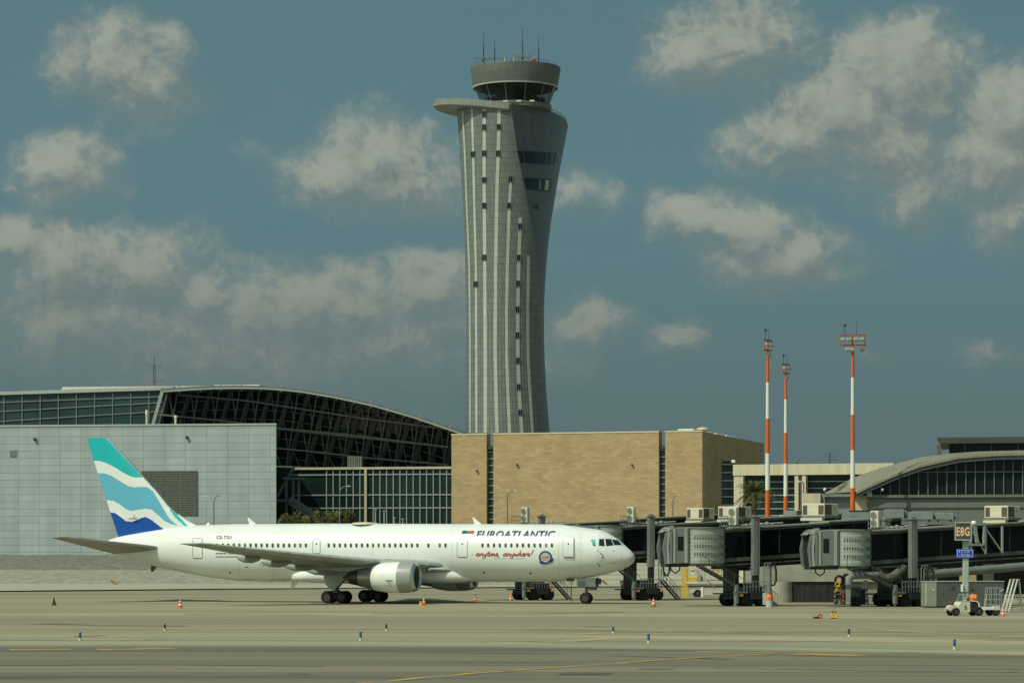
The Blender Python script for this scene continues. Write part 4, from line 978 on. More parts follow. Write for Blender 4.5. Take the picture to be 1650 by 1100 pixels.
for x in sorted(wx):
    pts = rrect(x-1.75, x+1.75, 875.1, 881.2, 1.3); m = MB(); m.add([near(px_,py_,.03) for px_,py_ in pts], [tuple(range(len(pts)))])
    wi = int(x*7) % 9; m.build('cabin_window', MIDM if abs(x-879.9) < 3 else BLIND if wi in (0, 4) else CABW, fus)
CKG = mat('cockpit_glass', (.012,.024,.028), .08, var=.3, spec=.5)
for q in (((965.4,868.8),(973.0,868.4),(974.4,879.3),(965.0,878.5)), ((975.4,868.3),(984.6,868.6),(989.0,877.9),(976.9,879.4)), ((985.6,868.7),(995.2,869.9),(1002.6,877.5),(990.2,877.9))):
    m = skin_poly(q, .02); w = m.build('cockpit_window', CKG, fus, 60)
    m2 = MB(); m2.add([(x,-y,z) for x,y,z in m.v], m.f); m2.build('cockpit_window', CKG, fus, 60)
m = MB(); skin_line([(964.8,868),(975,867.6),(985,868),(996,869.4)], .5, .022, m); m.build('window_frame', SEAM, fus)
m = MB(); skin_line([(1002,877.5),(1001.2,890),(1000.9,900),(1001.2,910),(1002.2,917)], .45, .015, m); m.build('radome_seam', SEAM, fus)
m = MB()
for x, y, w, h in ((963.5,887,.9,.6),(988.3,887,.9,.6),(964,907,.9,.6),(989,906.8,.9,.6),(966,911,1.4,.8),(779.5,921.4,1.6,1.4),(855,922.8,1.6,1.4),(397.5,912.8,2,.8),(370.5,922,1.4,1.2),(420,909,1,.8),(425,910.5,1,.8)):
    rp = rrect(x-w,x+w,y-h,y+h,min(w,h)*.8); m.add([near(px_,py_,.03) for px_,py_ in rp], [tuple(range(len(rp)))])
for pts in ([(967.5,890),(972.5,895)],[(968,899),(971,897),(974.5,898.5)],[(969,902),(971,903)]): skin_line(pts, 1.1, .04, m)
m.build('probes', DARKM, fus)
m = MB()
for X in (385, 440, 480, 600, 660, 728, 900, 935): skin_line([(X,y) for y in range(856, 936, 6)], .22, .012, m)
skin_line([(500,866),(500,892)], .3, .012, m); skin_line([(520,866),(520,892)], .3, .012, m)
for pts in ([(392,933),(465,932.6)],[(796,899.2),(846,899.2)],[(728,873),(728,886)],[(931,873),(931,876)],[(931,881),(931,888)]): skin_line(pts, .45, .014, m)
m.build('skin_seams', mat('skin_seam', (.33,.34,.32), .6), fus)
for X, h, sw in ((226,.0,0),(408,1,3),(771,1,-3)):
    if not h: continue
    a, z = apx(X, 844, 0); m = MB(); m.add([(a-.35,-.03,z-.1),(a+.45,-.03,z-.1),(a-.05-.4*(1 if sw > 0 else 1),-.02,z+.62),(a-.40-.2,-.02,z+.62),(a-.35,.03,z-.1),(a+.45,.03,z-.1),(a-.45,.02,z+.62),(a-.60,.02,z+.62)], [(0,1,2,3),(7,6,5,4),(0,4,5,1),(1,5,6,2),(2,6,7,3),(3,7,4,0)])
    m.build('blade_aerial', WHITE, fus)
a, z = apx(336, 846); m = MB(); m.lathe([(-.1,.25),(.15,.2),(.28,.02)], 12, c=(a,0,z)); m.build('beacon', WHITE, fus, 50)
a, z = apx(588, 843); m = MB(); m.lathe([(-.1,1.3),(.08,1.15),(.14,.02)], 20, c=(a,0,z)); m.build('antenna_fairing', CREAM, fus, 50)
a, z = apx(479, 937); m = MB(); m.prism([(a-.55,z+.2),(a+.35,z+.2),(a-.45,z-.65),(a-.7,z-.65)], -.03, .03); m.build('drain_mast', WHITE, fus)
a, z = apx(248, 913); m = MB(); m.prism([(a-.3,z+.2),(a+.4,z+.2),(a-.1,z-.45),(a-.3,z-.45)], -.03, .03); m.build('tail_skid', DARKM, fus)
a, z = apx(924, 934); m = MB(); m.cbox(a-.35,a+.35,-1.0,-.8,z-.1,z+.12,.02); m.tube([(a+.1,-.9,z),(a+.1,-.95,1.0),(a+.2,-.95,.02)], .03, 5); m.build('ground_cable', DARKM, fus)
# ---- writing
NAVY = mat('navy_lettering', (.025,.045,.16), .4, var=.05); REDL = mat('red_lettering', (.42,.045,.02), .4, var=.05); GREYL = mat('grey_lettering', (.10,.11,.13), .4, var=.05)
def text_mesh(body, shear=0, spacing=1.0, bold=0):
    cu = bpy.data.curves.new('lettering', 'FONT'); cu.body = body; cu.shear = shear; cu.space_character = spacing; cu.offset = bold; cu.resolution_u = 3
    o = bpy.data.objects.new('lettering', cu); C.objects.link(o); dg = bpy.context.evaluated_depsgraph_get(); dg.update()
    me = bpy.data.meshes.new_from_object(o.evaluated_get(dg)); bpy.data.objects.remove(o); bpy.data.curves.remove(cu); return me
def skin_text(name, body, x0, x1, yb, yt, m_, shear=0, spacing=1.0, cut=None, cap=True, bold=0, off=.03, parent=None):
    me = text_mesh(body, shear, spacing, bold); bm = bmesh.new(); bm.from_mesh(me); bpy.data.meshes.remove(me)
    hi = max(v.co.y for v in bm.verts); lo = 0 if cap else min(v.co.y for v in bm.verts)
    if cut: 
        bmesh.ops.bisect_plane(bm, geom=bm.verts[:]+bm.edges[:]+bm.faces[:], plane_co=(0,lo+cut*(hi-lo),0), plane_no=(0,1,0), clear_inner=True); lo += cut*(hi-lo)
    for k in range(1, 6): bmesh.ops.bisect_plane(bm, geom=bm.verts[:]+bm.edges[:]+bm.faces[:], plane_co=(0,lo+(hi-lo)*k/6,0), plane_no=(0,1,0))
    xa, xb = min(v.co.x for v in bm.verts), max(v.co.x for v in bm.verts)
    for v in bm.verts: v.co = near(x0+(x1-x0)*(v.co.x-xa)/(xb-xa), yb+(yt-yb)*(v.co.y-lo)/(hi-lo), off)
    me = bpy.data.meshes.new(name); bm.to_mesh(me); bm.free(); me.materials.append(m_); o = bpy.data.objects.new(name, me); C.objects.link(o); o.parent = parent or fus; return o
skin_text('airline_title', 'EUROATLANTIC', 767.6, 895, 863.2, 854.8, NAVY, .32, 1.08, cut=.22, bold=.026)
skin_text('registration', 'CS-TSU', 348.5, 373.5, 867.4, 862.6, GREYL, .1, 1.12, bold=.05, off=.04)
skin_text('web_address', 'www.euroatlantic.pt', 347, 420, 893.2, 888.8, NAVY, .0, 1.1, bold=.02, cap=False)
m = MB(); skin_line([(347.5,896.3),(383,896.0)], 1.0, .03, m); m.build('small_print', GREYL, fus)
GLY = {'a':(1.0,[[(.75,.9),(.4,1),(.08,.6),(.1,.15),(.35,0),(.65,.3),(.75,.9)],[(.75,.9),(.7,.2),(.85,0),(1,.15)]]),'n':(.88,[[(0,.9),(.1,0)],[(.08,.5),(.35,.95),(.55,.85),(.55,.15),(.7,0),(.88,.15)]]),
 'y':(.85,[[(0,.95),(.05,.35),(.25,.1),(.55,.45),(.68,.95)],[(.68,.95),(.55,-.3),(.25,-.8),(0,-.6)]]),'t':(.5,[[(.28,1.6),(.15,.3),(.3,0),(.5,.15)],[(-.12,1.05),(.6,1.15)]]),
 'i':(.4,[[(.1,.95),(.08,.2),(.2,0),(.38,.15)],[(.18,1.35),(.24,1.5)]]),'m':(1.15,[[(0,.9),(.1,0)],[(.08,.5),(.3,.95),(.45,.8),(.42,0)],[(.44,.5),(.68,.95),(.85,.8),(.83,.15),(.95,0),(1.12,.15)]]),
 'e':(.7,[[(.08,.5),(.5,.65),(.45,.95),(.2,.95),(.05,.5),(.15,.08),(.4,0),(.68,.25)]]),',':(.85,[[(.15,.12),(.02,-.35)]]),' ':(.3,[]),
 'w':(1.05,[[(0,.95),(.1,.1),(.3,.1),(.45,.8),(.55,.1),(.8,.2),(.95,.95)]]),'h':(.85,[[(.25,2.0),(.05,0)],[(.1,.5),(.35,.95),(.55,.8),(.52,.15),(.65,0),(.82,.15)]]),
 'r':(.55,[[(0,.9),(.1,0)],[(.08,.5),(.3,.95),(.52,.85)]]),'s':(.62,[[(.5,.85),(.25,.95),(.15,.7),(.4,.4),(.35,.05),(.05,.05)]]),'!':(.4,[[(.45,2.2),(.2,.5)],[(.12,.05),(.16,.16)]])}
m = MB(); s_ = 'anytime, anywhere!'; tw = sum(GLY[c][0] for c in s_); x = 0; sx_ = (856.5-766)/tw; xh = 4.6; base = 895.3
for c in s_:
    w, strokes = GLY[c]
    for stv in strokes:
        pts = []
        for (ax_,ay_),(bx_,by_) in zip(stv, stv[1:]):
            for k in range(3): t = k/3; pts.append((ax_+(bx_-ax_)*t, ay_+(by_-ay_)*t))
        pts.append(stv[-1]); skin_line([(766+(x+px_)*sx_+py_*xh*.30, base-py_*xh) for px_, py_ in pts], 1.15, .03, m)
    x += w
m.build('slogan', REDL, fus); m = MB(); rp = rrect(760,761.6,891.6,893.4,.7); m.add([near(px_,py_,.03) for px_,py_ in rp], [tuple(range(len(rp)))]); m.build('slogan_dot', GREYL, fus)
for name, x0, x1, mm in (('flag_blue',744.2,752.0,NAVY),('flag_green',752.4,755.6,mat('flag_green', (.02,.30,.10), .4)),('flag_red',755.9,763.2,mat('flag_red', (.55,.05,.04), .4))):
    skin_poly(((x0+1,854.8),(x1+1,854.8),(x1,859.2),(x0,859.2)), .03, 2, 4).build('flag', mm, fus)
def disc(cx_, cy_, r0, r1, off, n=28, sq=1.0):
    A = [near(cx_+r0*math.cos(2*math.pi*k/n), cy_+sq*r0*math.sin(2*math.pi*k/n), off) for k in range(n+1)]; B = [near(cx_+r1*math.cos(2*math.pi*k/n), cy_+sq*r1*math.sin(2*math.pi*k/n), off) for k in range(n+1)]
    return MB().strip(A, B)
em = disc(879, 897.5, 7.8, 10.7, .03).build('round_emblem', mat('emblem_navy', (.03,.07,.17), .4, var=.3, scale=4), fus)
disc(879, 897.5, .1, 7.8, .03).build('emblem_field', mat('emblem_pale_blue', (.42,.52,.58), .4, var=.2, scale=3), em)
m = MB(); skin_line([(873,898.5),(878,896.6),(884.5,896.4)], 3.2, .045, m); m.build('emblem_orange_bar', mat('emblem_orange', (.60,.26,.05), .4, var=.3, scale=5), em)
m = MB(); skin_line([(872.5,902),(879,900.5),(885.5,901.5)], 1.8, .045, m); m.build('emblem_white_bar', mat('emblem_rose', (.62,.50,.46), .4, var=.2, scale=5), em)
m = MB(); skin_line([(885,905.5),(889.5,903),(891,898.5)], 2.6, .045, m); skin_line([(869.5,904),(871.5,906.8),(876,908)], 1.6, .045, m); m.build('emblem_ribbon', NAVY, em)
m = MB(); skin_poly(((951.5,869.5),(959,868.5),(959.3,873.5),(953.5,872.5)), .03, 4, 3).build('wave_logo', mat('logo_teal', (.10,.52,.52), .4), fus)
skin_poly(((953.5,872.8),(959.3,873.9),(959.5,876.5),(954.5,875)), .03, 4, 3).build('wave_logo', FINM[2], fus); skin_poly(((954.3,876.2),(959.4,877.2),(959.2,879),(955.5,878.2)), .03, 4, 3).build('wave_logo', FINM[3], fus)
# ------------------------------------------------------------------ concourse with the arched roof, right
CONCP = panels(mat('concourse_concrete', (.15,.16,.14), .75, var=.16, scale=.35, stretch=(1,1,.5)), 5.2, 2.45, .03, .6, .03)
fg = Facade(1399, 332, 1900, 326)
T = thing('arched_concourse', 'grey concourse with an arched roof over a dark gable window at the right edge', 'building', fg.o, fg.rz)
AFR = [(1380,792),(1402,781),(1438,765),(1483,748.6),(1544,735),(1604,730.4),(1660,729.2),(1716,730.8),(1776,736),(1837,750),(1882,767),(1918,783)]
ABK = [(1327,795),(1372,770.5),(1416.7,754),(1483,736.5),(1530,730.3),(1574,727),(1650,725),(1716,727),(1776,733),(1837,748),(1882,765),(1918,781)]
def arc(tab, n):
    out = []
    for i in range(n+1):
        t = i/n*(len(tab)-1); k = min(int(t), len(tab)-2); f = t-k; out.append((tab[k][0]+(tab[k+1][0]-tab[k][0])*f, tab[k][1]+(tab[k+1][1]-tab[k][1])*f))
    return out
fr_, bk = [], []
for (x, py), (x2, py2) in zip(arc(AFR, 44), arc(ABK, 44)):
    a = fg.at(x, py, -1.2); b2 = fg.at(x2, py2, 7.5); fr_.append(Vector((a[0],-1.2,a[1]))); bk.append(Vector((b2[0],7.5,b2[1])))
ext = [p+Vector(((p-q).x*1.2, 12, -3.2)) for p, q in zip(bk, fr_)]
b = MB(); b.strip(fr_, bk); b.strip(bk, ext); b.strip([p-Vector((0,0,.28)) for p in fr_], fr_); b.strip([p-Vector((0,0,.28)) for p in fr_], [p-Vector((0,0,.28)) for p in ext])
b.build('roof', panels(mat('ribbed_roof_sheet', (.235,.225,.165), .55, var=.10, scale=.4), .55, 60, .03, .75, .05), T, 40)
b = MB(); b.strip([p+Vector((0,.15,-.72)) for p in fr_], [p+Vector((0,.1,-.285)) for p in fr_]); b.build('roof_fascia', mat('slate_fascia', (.075,.08,.095), .5, var=.1), T)
zs = fg.z(1500, 797.5, 0)
b = MB(); vs = [(p.x, .25, p.z-.32) for p in fr_]; b.add(vs+[(fr_[-1].x,.25,zs),(fr_[0].x,.25,zs)], [tuple(range(len(vs)+2))]); b.build('gable_window', GLASS, T)
b = MB()
for i in range(-1, 40):
    X = 1419+15.25*i
    if X < 1395 or X > 1900: continue
    x = fg.x(X); zt = max(zs+.05, fg.z(X, interp(X, AFR), -1.2)-.45); b.box(x-.055, x+.055, .05, .24, zs, zt)
z = fg.z(1560, 760, 0); b.box(fg.x(1462), fg.x(1850), -.0, .045, z-.06, z+.06); b.build('gable_mullions', mat('gable_mullion_grey', (.15,.16,.155), .5, var=.1), T)
zb = 4.3
b = MB(); b.box(0, fg.len, -.0, 1.2, zb, zs-.003); b.box(-.1, fg.len, -.35, -.003, zs-.25, zs+.05); b.build('parapet_wall', CONCP, T)
z1 = fg.z(1500, 816.5); z2 = fg.z(1500, 838)
b = MB(); b.box(.4, fg.len, -.14, -.004, z1-.12, z1+.02); b.box(0, fg.len, -.3, -.004, zb, zb+.5); b.build('wall_band', mat('band_shadow_grey', (.12,.125,.115), .7, var=.2), T)
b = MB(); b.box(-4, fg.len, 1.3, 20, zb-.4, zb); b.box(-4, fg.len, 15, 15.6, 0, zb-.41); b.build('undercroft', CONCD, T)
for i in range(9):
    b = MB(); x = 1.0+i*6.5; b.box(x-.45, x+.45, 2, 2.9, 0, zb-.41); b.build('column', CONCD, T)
# end bay left of the gable
b = MB(); x0 = fg.x(1376); b.box(x0, -.12, .3, 1.2, zb, fg.z(1390,794)); b.build('pale_end_panel', BEIGEC, T)
b = MB(); b.box(fg.x(1329), x0-.02, .9, 3, zb, fg.z(1350,800,.9)); b.box(fg.x(1327), x0+.05, .1, .88, fg.z(1350,800,.9)-.02, fg.z(1350,795.5,.9)); b.build('grey_end_wall', panels(mat('blue_grey_cladding', (.22,.26,.265), .5, var=.08, scale=.5), 20, .83, .03, .65, .03), T)
b = MB(); b.box(fg.x(1294), fg.x(1322), .0, 2.2, zb, fg.z(1308,794.5)); b.build('stair_head', BEIGEC, T); b = MB(); b.box(fg.x(1322)+.01, fg.x(1329)-.01, .4, 2.2, zb, fg.z(1308,795)); b.build('stair_head_side', CONCD, T)
b = MB(); b.box(fg.x(1510)+1.2, fg.len+8, 10, 26, 9, fg.z(1600,712,10)); b.build('clerestory_glass', GLASS, T)
b = MB(); p0 = fg.at(1509,704.5,8); p1 = fg.at(1516,727,9); xe = fg.len+10; zt = p0[1]; zm = fg.z(1560,713.5,8)
b.add([(p0[0],8,zt),(xe,8,zt+.12),(xe,28,zt+.12),(p0[0],28,zt),(p0[0]+.25,8.35,zm),(xe,8.35,zm),(xe,28,zm),(p0[0]+.25,28,zm)], [(0,1,2,3),(4,7,6,5),(0,4,5,1),(0,3,7,4),(1,5,6,2),(2,6,7,3)]); b.build('clerestory_roof', CONCP, T)
b = MB(); b.beam((p0[0]+.2,8.4,zm),(p1[0],9.2,p1[1]-2),.5,.5)
for X in (1555,1597,1640,1680): x = fg.x(X, 9.9); b.box(x-.06, x+.06, 9.8, 9.98, 9, zm-.01)
b.build('clerestory_posts', MIDM, T)
for X, py, lab in ((1422,789,'white dome camera in front of the arched gable window'),(1329,789,'white spotlight camera on the stair head beside the arched roof')):
    x, z = fg.at(X, py, -.6); q = fg.o+fg.u*x+fg.n*-.6
    t = thing('security_camera', lab, 'camera', (q.x,q.y,z-.5), fg.rz, 'cameras on the concourse'); b = MB(); b.tube([(0,.3,0),(0,.3,.5),(0,0,.6)], .06, 6); b.build('bracket', DARKM, t)
    b = MB(); b.lathe([(-.2,.02),(-.14,.14),(0,.19),(.14,.14),(.2,.02)], 12, c=(0,-.1,.55), caps=True); b.build('housing', WHITE, t, 60)
x, z = fg.at(1295, 795, .5); q = fg.o+fg.u*x+fg.n*.5
t = thing('flood_camera_post', 'thin bent post with a small camera on the stair head left of the arched roof', 'camera', (q.x,q.y,z), fg.rz)
b = MB(); b.tube([(0,0,0),(0,0,1.2),(-.25,0,1.45)], .07, 6); b.build('post', MIDM, t); b = MB(); b.cbox(-.6,-.15,-.15,.15,1.3,1.55,.05); b.build('head', WHITE, t)
x, z = fg.at(1401, 790, -.4); q = fg.o+fg.u*x+fg.n*-.4
t = thing('siren_box', 'small tan box under a thin rod at the foot of the arched roof', 'box', (q.x,q.y,z-.7), fg.rz); b = MB(); b.cbox(-.3,.3,0,.35,0,.6,.05); b.build('case', CREAM, t); b = MB(); b.tube([(-.2,.2,.6),(-.2,.2,1.3)], .04, 5); b.build('rod', DARKM, t)
# fixed walkway along the front of the concourse, with its roof plant
fw = Facade(1330, 300, 1900, 297)
T = thing('fixed_walkway', 'dark raised gallery running along the concourse behind the boarding bridges', 'walkway', fw.o, fw.rz)
zr = fw.z(1500, 845)
b = MB(); b.box(0, fw.len, 0, 5, 4.5, zr); b.build('gallery', GLASS, T); b = MB(); b.box(-.3, fw.len, -.3, 5.2, zr+.003, zr+.3); b.box(-.2, fw.len, -.2, 5.1, 4.1, 4.49); b.build('deck_edges', MIDM, T)
for i in range(6): b = MB(); x = 2+i*7.5; b.box(x-.35,x+.35,2,2.7,0,4.09); b.build('pier', CONCD, T)
DUCT = mat('galvanised_duct', (.21,.24,.235), .5, var=.15, scale=1)
for X0, X1, y0, y1, lab in ((1425,1457,820,846,'large square galvanised duct box on the gallery roof behind the boarding bridge'),(1463,1504,824.5,842,'long low galvanised duct on the gallery roof'),(1508,1537,826,842,'small galvanised fan box at the right end of the rooftop ducting')):
    x0, z1_ = fw.at(X0,y0,1.5); x1, _ = fw.at(X1,y0,1.5); q = fw.o+fw.u*x0+fw.n*1.5
    t = thing('rooftop_duct', lab, 'duct', (q.x,q.y,zr+.3), fw.rz, 'ducts on the gallery roof'); b = MB(); h = z1_-zr-.3; b.cbox(0,x1-x0,0,1.6,.25,h,.05); b.build('casing', DUCT, t)
    b = MB(); 
    for u in (.15,.85): b.box((x1-x0)*u-.06,(x1-x0)*u+.06,.1,1.5,0,.25)
    b.build('feet', DARKM, t); b = MB(); b.tube([(x1-x0,.8,h*.6),(x1-x0+.25,.8,h*.6)], h*.3, 10); b.build('spigot', MIDM, t)
q0, z0_ = fw.at(1388,846,.6); T = thing('plant_cabinet', 'low dark grey plant cabinet behind the foot of the right floodlight mast', 'cabinet', (fw.o+fw.u*q0+fw.n*.6).to_tuple()[:2]+(zr+.3,), fw.rz)
b = MB(); b.cbox(-1.2,1.1,0,1.2,0,1.15,.05); b.build('case', DUCT, T); b = MB(); b.box(-1.3,1.2,-.05,1.25,1.153,1.25); b.build('lid', DARKM, T)
fh = Facade(1262, 318, 1292, 317)
T = thing('roof_cabin', 'two blue-grey boxes at the foot of the middle floodlight mast', 'cabin', fh.o, fh.rz)
b = MB(); b.cbox(fh.x(1263), fh.x(1284), 0, 2, fh.z(1270,850), fh.z(1270,822), .04); b.build('large_box', DUCT, T); b = MB(); b.cbox(fh.x(1256), fh.x(1263)-.03, 0, 1.6, fh.z(1270,850), fh.z(1260,829), .04); b.build('small_box', LIGHTM, T)
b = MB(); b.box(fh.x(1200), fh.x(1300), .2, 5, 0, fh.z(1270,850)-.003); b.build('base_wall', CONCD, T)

# ------------------------------------------------------------------ concrete pier under the middle bridge
fp = Facade(1240, 268.5, 1400, 268)
T = thing('bridge_pier', 'round concrete pier and wall with dark fluted doors under the middle boarding bridge', 'pier', fp.o, fp.rz)
zt, zm = fp.z(1290,911), fp.z(1290,936.5)
b = MB(); b.box(fp.x(1246), fp.x(1420), .6, 2.6, zm, zt); b.build('beam', CONC, T)
b = MB(); b.lathe([(0,1.12),(zm-.003,1.12)], 28, c=(fp.x(1259),1.1,0)); b.lathe([(zm-.5,1.125),(zm-.45,1.14),(zm-.40,1.125)], 28, c=(fp.x(1259),1.1,0)); b.build('column', CONC, T, 40)
b = MB(); x0, x1 = fp.x(1278), fp.x(1346)
n_ = 11
for i in range(n_): u = x0+(x1-x0)*i/n_; b.box(u, u+(x1-x0)/n_-.002, .75+.05*(i%2), 1.2, 0, zm-.003)
b.build('fluted_door', mat('dark_fluted_metal', (.026,.028,.031), .5, var=.3, scale=1), T)
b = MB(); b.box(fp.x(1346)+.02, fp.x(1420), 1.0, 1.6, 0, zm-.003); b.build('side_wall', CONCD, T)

# ------------------------------------------------------------------ boarding bridges
BGREY = mat('bridge_grey_paint', (.175,.195,.18), .5, var=.16, scale=.9, stretch=(1,1,.4))
BLIGHT = mat('bridge_pale_paint', (.33,.37,.33), .5, var=.14, scale=.7, stretch=(1,1,.3))
BROOF = mat('bridge_roof_sheet', (.27,.265,.21), .6, var=.2, scale=.8)
BGLASS = mat('bridge_glass', (.004,.006,.008), .12, var=.4, scale=.3, spec=.16)
LOUV = mat('louvre_shadow', (.15,.17,.15), .6, var=.2, scale=3)
BRAIL = mat('bridge_rail_brown', (.085,.085,.072), .6, var=.25, scale=1.5)
STAIRM = mat('stair_steel', (.06,.065,.06), .6, var=.3, scale=2)
NBLACK = mat('near_black_steel', (.022,.024,.022), .6, var=.4, scale=2)
def jet_bridge(label, X, py, head, zf, zc, cab, length, gs=(.9,2.0,2.75,.1)):
    """+x runs from the cab towards the terminal; cab = (bellows end, bellows/cab, cab/drum, drum/tunnel) in metres from the lift columns"""
    o = G(X, py); t = thing('boarding_bridge', label, 'jet bridge', (o.x, o.y, 0), head, 'boarding bridges')
    s = .055; x0, x1, x2, x3 = cab; zf_ = lambda x: zf+s*max(0, x-x3); zc_ = lambda x: zc+s*max(0, x-x3)
    def slab(mb, xa, xb, y0, y1, f0, f1, mi=0):
        mb.add([(xa,y0,f0(xa)),(xb,y0,f0(xb)),(xb,y1,f0(xb)),(xa,y1,f0(xa)),(xa,y0,f1(xa)),(xb,y0,f1(xb)),(xb,y1,f1(xb)),(xa,y1,f1(xa))], [(0,3,2,1),(4,5,6,7),(0,1,5,4),(1,2,6,5),(2,3,7,6),(3,0,4,7)], mi)
    xm = length*.55
    for nm, xa, xb, w, g in (('inner_tunnel', x3, xm, 1.35, .12), ('outer_tunnel', xm-.6, length, 1.55, 0)):
        m = MB(); slab(m, xa, xb, -w, w, lambda x: zf_(x)+.32, lambda x: zc_(x)-.22-g); tn = m.build(nm, BGLASS, t)
        m = MB()
        for q in (-1, 1):
            slab(m, xa, xb, q*w-.09, q*w+.09, lambda x: zf_(x)+.0, lambda x: zf_(x)+.315); slab(m, xa, xb, q*w-.08, q*w+.08, lambda x: zc_(x)-.215-g, lambda x: zc_(x)-g)
            slab(m, xa, xb, q*w-.05, q*w+.05, lambda x: zf_(x)-.35, lambda x: zf_(x)-.22)
        slab(m, xa, xb, -w+.1, w-.1, lambda x: zf_(x)+.05, lambda x: zf_(x)+.2); m.build('rails', BRAIL, tn)
        m = MB(); k = max(2, int((xb-xa)/2.4))
        for i in range(k+1):
            x = xa+(xb-xa)*i/k; x = min(max(x, xa+.06), xb-.06)
            m.box(x-.05, x+.05, -w-.06, -w, zf_(x)+.32, zc_(x)-.23-g)
        slab(m, xa+.05, xb-.05, -w-.055, -w-.005, lambda x: zf_(x)+.28, lambda x: zf_(x)+.34); m.build('posts', NBLACK, tn)
        m = MB(); slab(m, xa+.05, xb-.05, -w+.25, w-.25, lambda x: zf_(x)-.62, lambda x: zf_(x)+.045); m.build('dark_underbox', NBLACK, tn)  # near-black chassis box added, standing in for deep shade below the tunnel
        m = MB(); slab(m, xa-.1, xb+.1, -w-.18, w+.18, lambda x: zc_(x)-g+.003, lambda x: zc_(x)-g+.12); m.build('roof', BROOF, tn)
    # drum between cab and tunnel
    xr = (x2+x3)/2+.15; rr = (x3-x2)/2+.45
    m = MB(); prof = [(zf-.1,rr)]
    for i in range(9): z = zf+(zc-zf)*(i+.5)/9; prof += [(z-.13,rr),(z-.10,rr+.010),(z+.10,rr+.010),(z+.13,rr)]
    prof.append((zc,rr)); m.lathe(prof, 36, c=(xr,0,0), caps=True); dr = m.build('drum', BLIGHT, t, 30)
    for zz in (.27, .52, .76):
        m = MB(); z = zf+(zc-zf)*(1-zz)
        for k in range(15):
            a = R(-135+90*k/14); m.box(xr+(rr+.035)*math.cos(a)-.035, xr+(rr+.035)*math.cos(a)+.035, (rr+.035)*math.sin(a)-.03, (rr+.035)*math.sin(a)+.03, z-.16, z+.16)
        m.build('louvre', LOUV, dr)
    m = MB(); m.lathe([(zc+.003,rr+.1),(zc+.12,rr+.1)], 30, c=(xr,0,0), caps=True); m.lathe([(zf-.35,rr*.9),(zf-.11,rr)], 24, c=(xr,0,0), caps=True); m.build('drum_plates', BGREY, dr)
    # operator cab
    m = MB(); m.cbox(x1, x2+.35, -1.65, 1.65, zf-.1, zc+.08, .06); cb_ = m.build('cab', BGREY, t)
    m = MB(); m.box(x1+.55, x1+1.05, -1.68, -1.653, zf+1.0, zf+2.2); m.build('cab_window', GLASS, cb_); m = MB(); m.box(x1+.15, x1+.35, -1.72, -1.655, zf-.05, zc); m.box(x2-.1, x2+.15, -1.72, -1.655, zf-.05, zc); m.build('door_frames', BLIGHT, cb_)
    m = MB(); m.cbox(x1-.4, x2+.3, -1.5, 1.5, zf-.42, zf-.13, .04); m.build('cab_floor', NBLACK, cb_)
    # bellows: bent frames one behind another
    bl = None
    for k in range(3):
        f = k/2; x = x1-.05+(x0-x1+.15)*f; wv = 1.62-.12*f; m = MB(); top = zc+.02-.18*f; bot = zf-.12-.05*f; lean = -.22*f
        pts = [(x+lean*.2,-wv,bot),(x+lean,-wv,bot+(top-bot)*.5),(x,-wv,top-.25),(x+.05,-wv+.3,top),(x+.05,wv-.3,top),(x,wv,top-.25),(x+lean,wv,bot+(top-bot)*.5),(x+lean*.2,wv,bot)]
        for p, q in zip(pts, pts[1:]): m.beam(p, q, .20, .26)
        bl_ = m.build('bellows_fold', BLIGHT if k % 2 else BGREY, cb_)
    m = MB(); m.cbox(x0+.24, x1, -1.53, 1.53, zf-.08, zc-.06, .05); m.build('bellows_fabric', mat('bellows_fabric', (.13,.15,.135), .8, var=.25, scale=2) if 'bellows_fabric' not in bpy.data.materials else bpy.data.materials['bellows_fabric'], cb_)
    m = MB(); m.box(x0+.12, x0+.238, -1.40, 1.40, zf+.0, zc-.35); m.build('dark_opening', BLACK, cb_)  # plate across the opening, the darkness inside put into its black colour
    m = MB(); m.loft([[(x0-.25,y,zc-.28-.05*abs(y)) for y in (-1.3,-.6,.6,1.3)],[(x0+.5,y,zc+.12-.05*abs(y)) for y in (-1.6,-.7,.7,1.6)],[(x1+.3,y,zc+.24-.04*abs(y)) for y in (-1.65,-.7,.7,1.65)]], 0, False, False)
    m.loft([[(x0-.25,y,zc-.34-.05*abs(y)) for y in (-1.3,-.6,.6,1.3)],[(x0+.5,y,zc+.06-.05*abs(y)) for y in (-1.6,-.7,.7,1.6)],[(x1+.3,y,zc+.18-.04*abs(y)) for y in (-1.65,-.7,.7,1.65)]], 0, False, False); m.build('canopy_flap', BROOF, cb_)
    ca_ = R(17)-head if False else -(head-R(7)); cb_.rotation_euler = (0,0,ca_); cb_.location = (xr-xr*math.cos(ca_), -xr*math.sin(ca_), 0)
    m = MB(); m.tube([(x0+.5,-1.2,zf-.2),(x0+.55,-1.2,zf-.7),(x0+.95,-1.2,zf-.95),(x0+1.3,-1.2,zf-.7),(x0+1.35,-1.2,zf-.2)], .06, 6); m.build('cable_loop', NBLACK, cb_)
    # lift columns, drive bogie
    for q in (-1, 1):
        m = MB(); y = q*2.02; m.box(-.29,.29,y-.28,y+.28,zf-1.15,zc+.95); m.box(-.05,.05,y-.31,y-.283,zf-1.1,zc+.9)
        m.cbox(-.4,.4,y-.38,y+.38,zc+.953,zc+1.06,.03); m.box(-.2,.2,y-.2,y+.2,zc+1.063,zc+1.2); lc = m.build('lift_column', BGREY, t)
        m = MB(); m.box(-.25,.25,y-.24,y+.24,.95,zf-1.153); m.build('inner_leg', NBLACK, lc); m = MB(); m.box(-.18,-.08,y-.23,y-.203,1.0,zf-1.2); m.build('leg_slide', MIDM, lc)
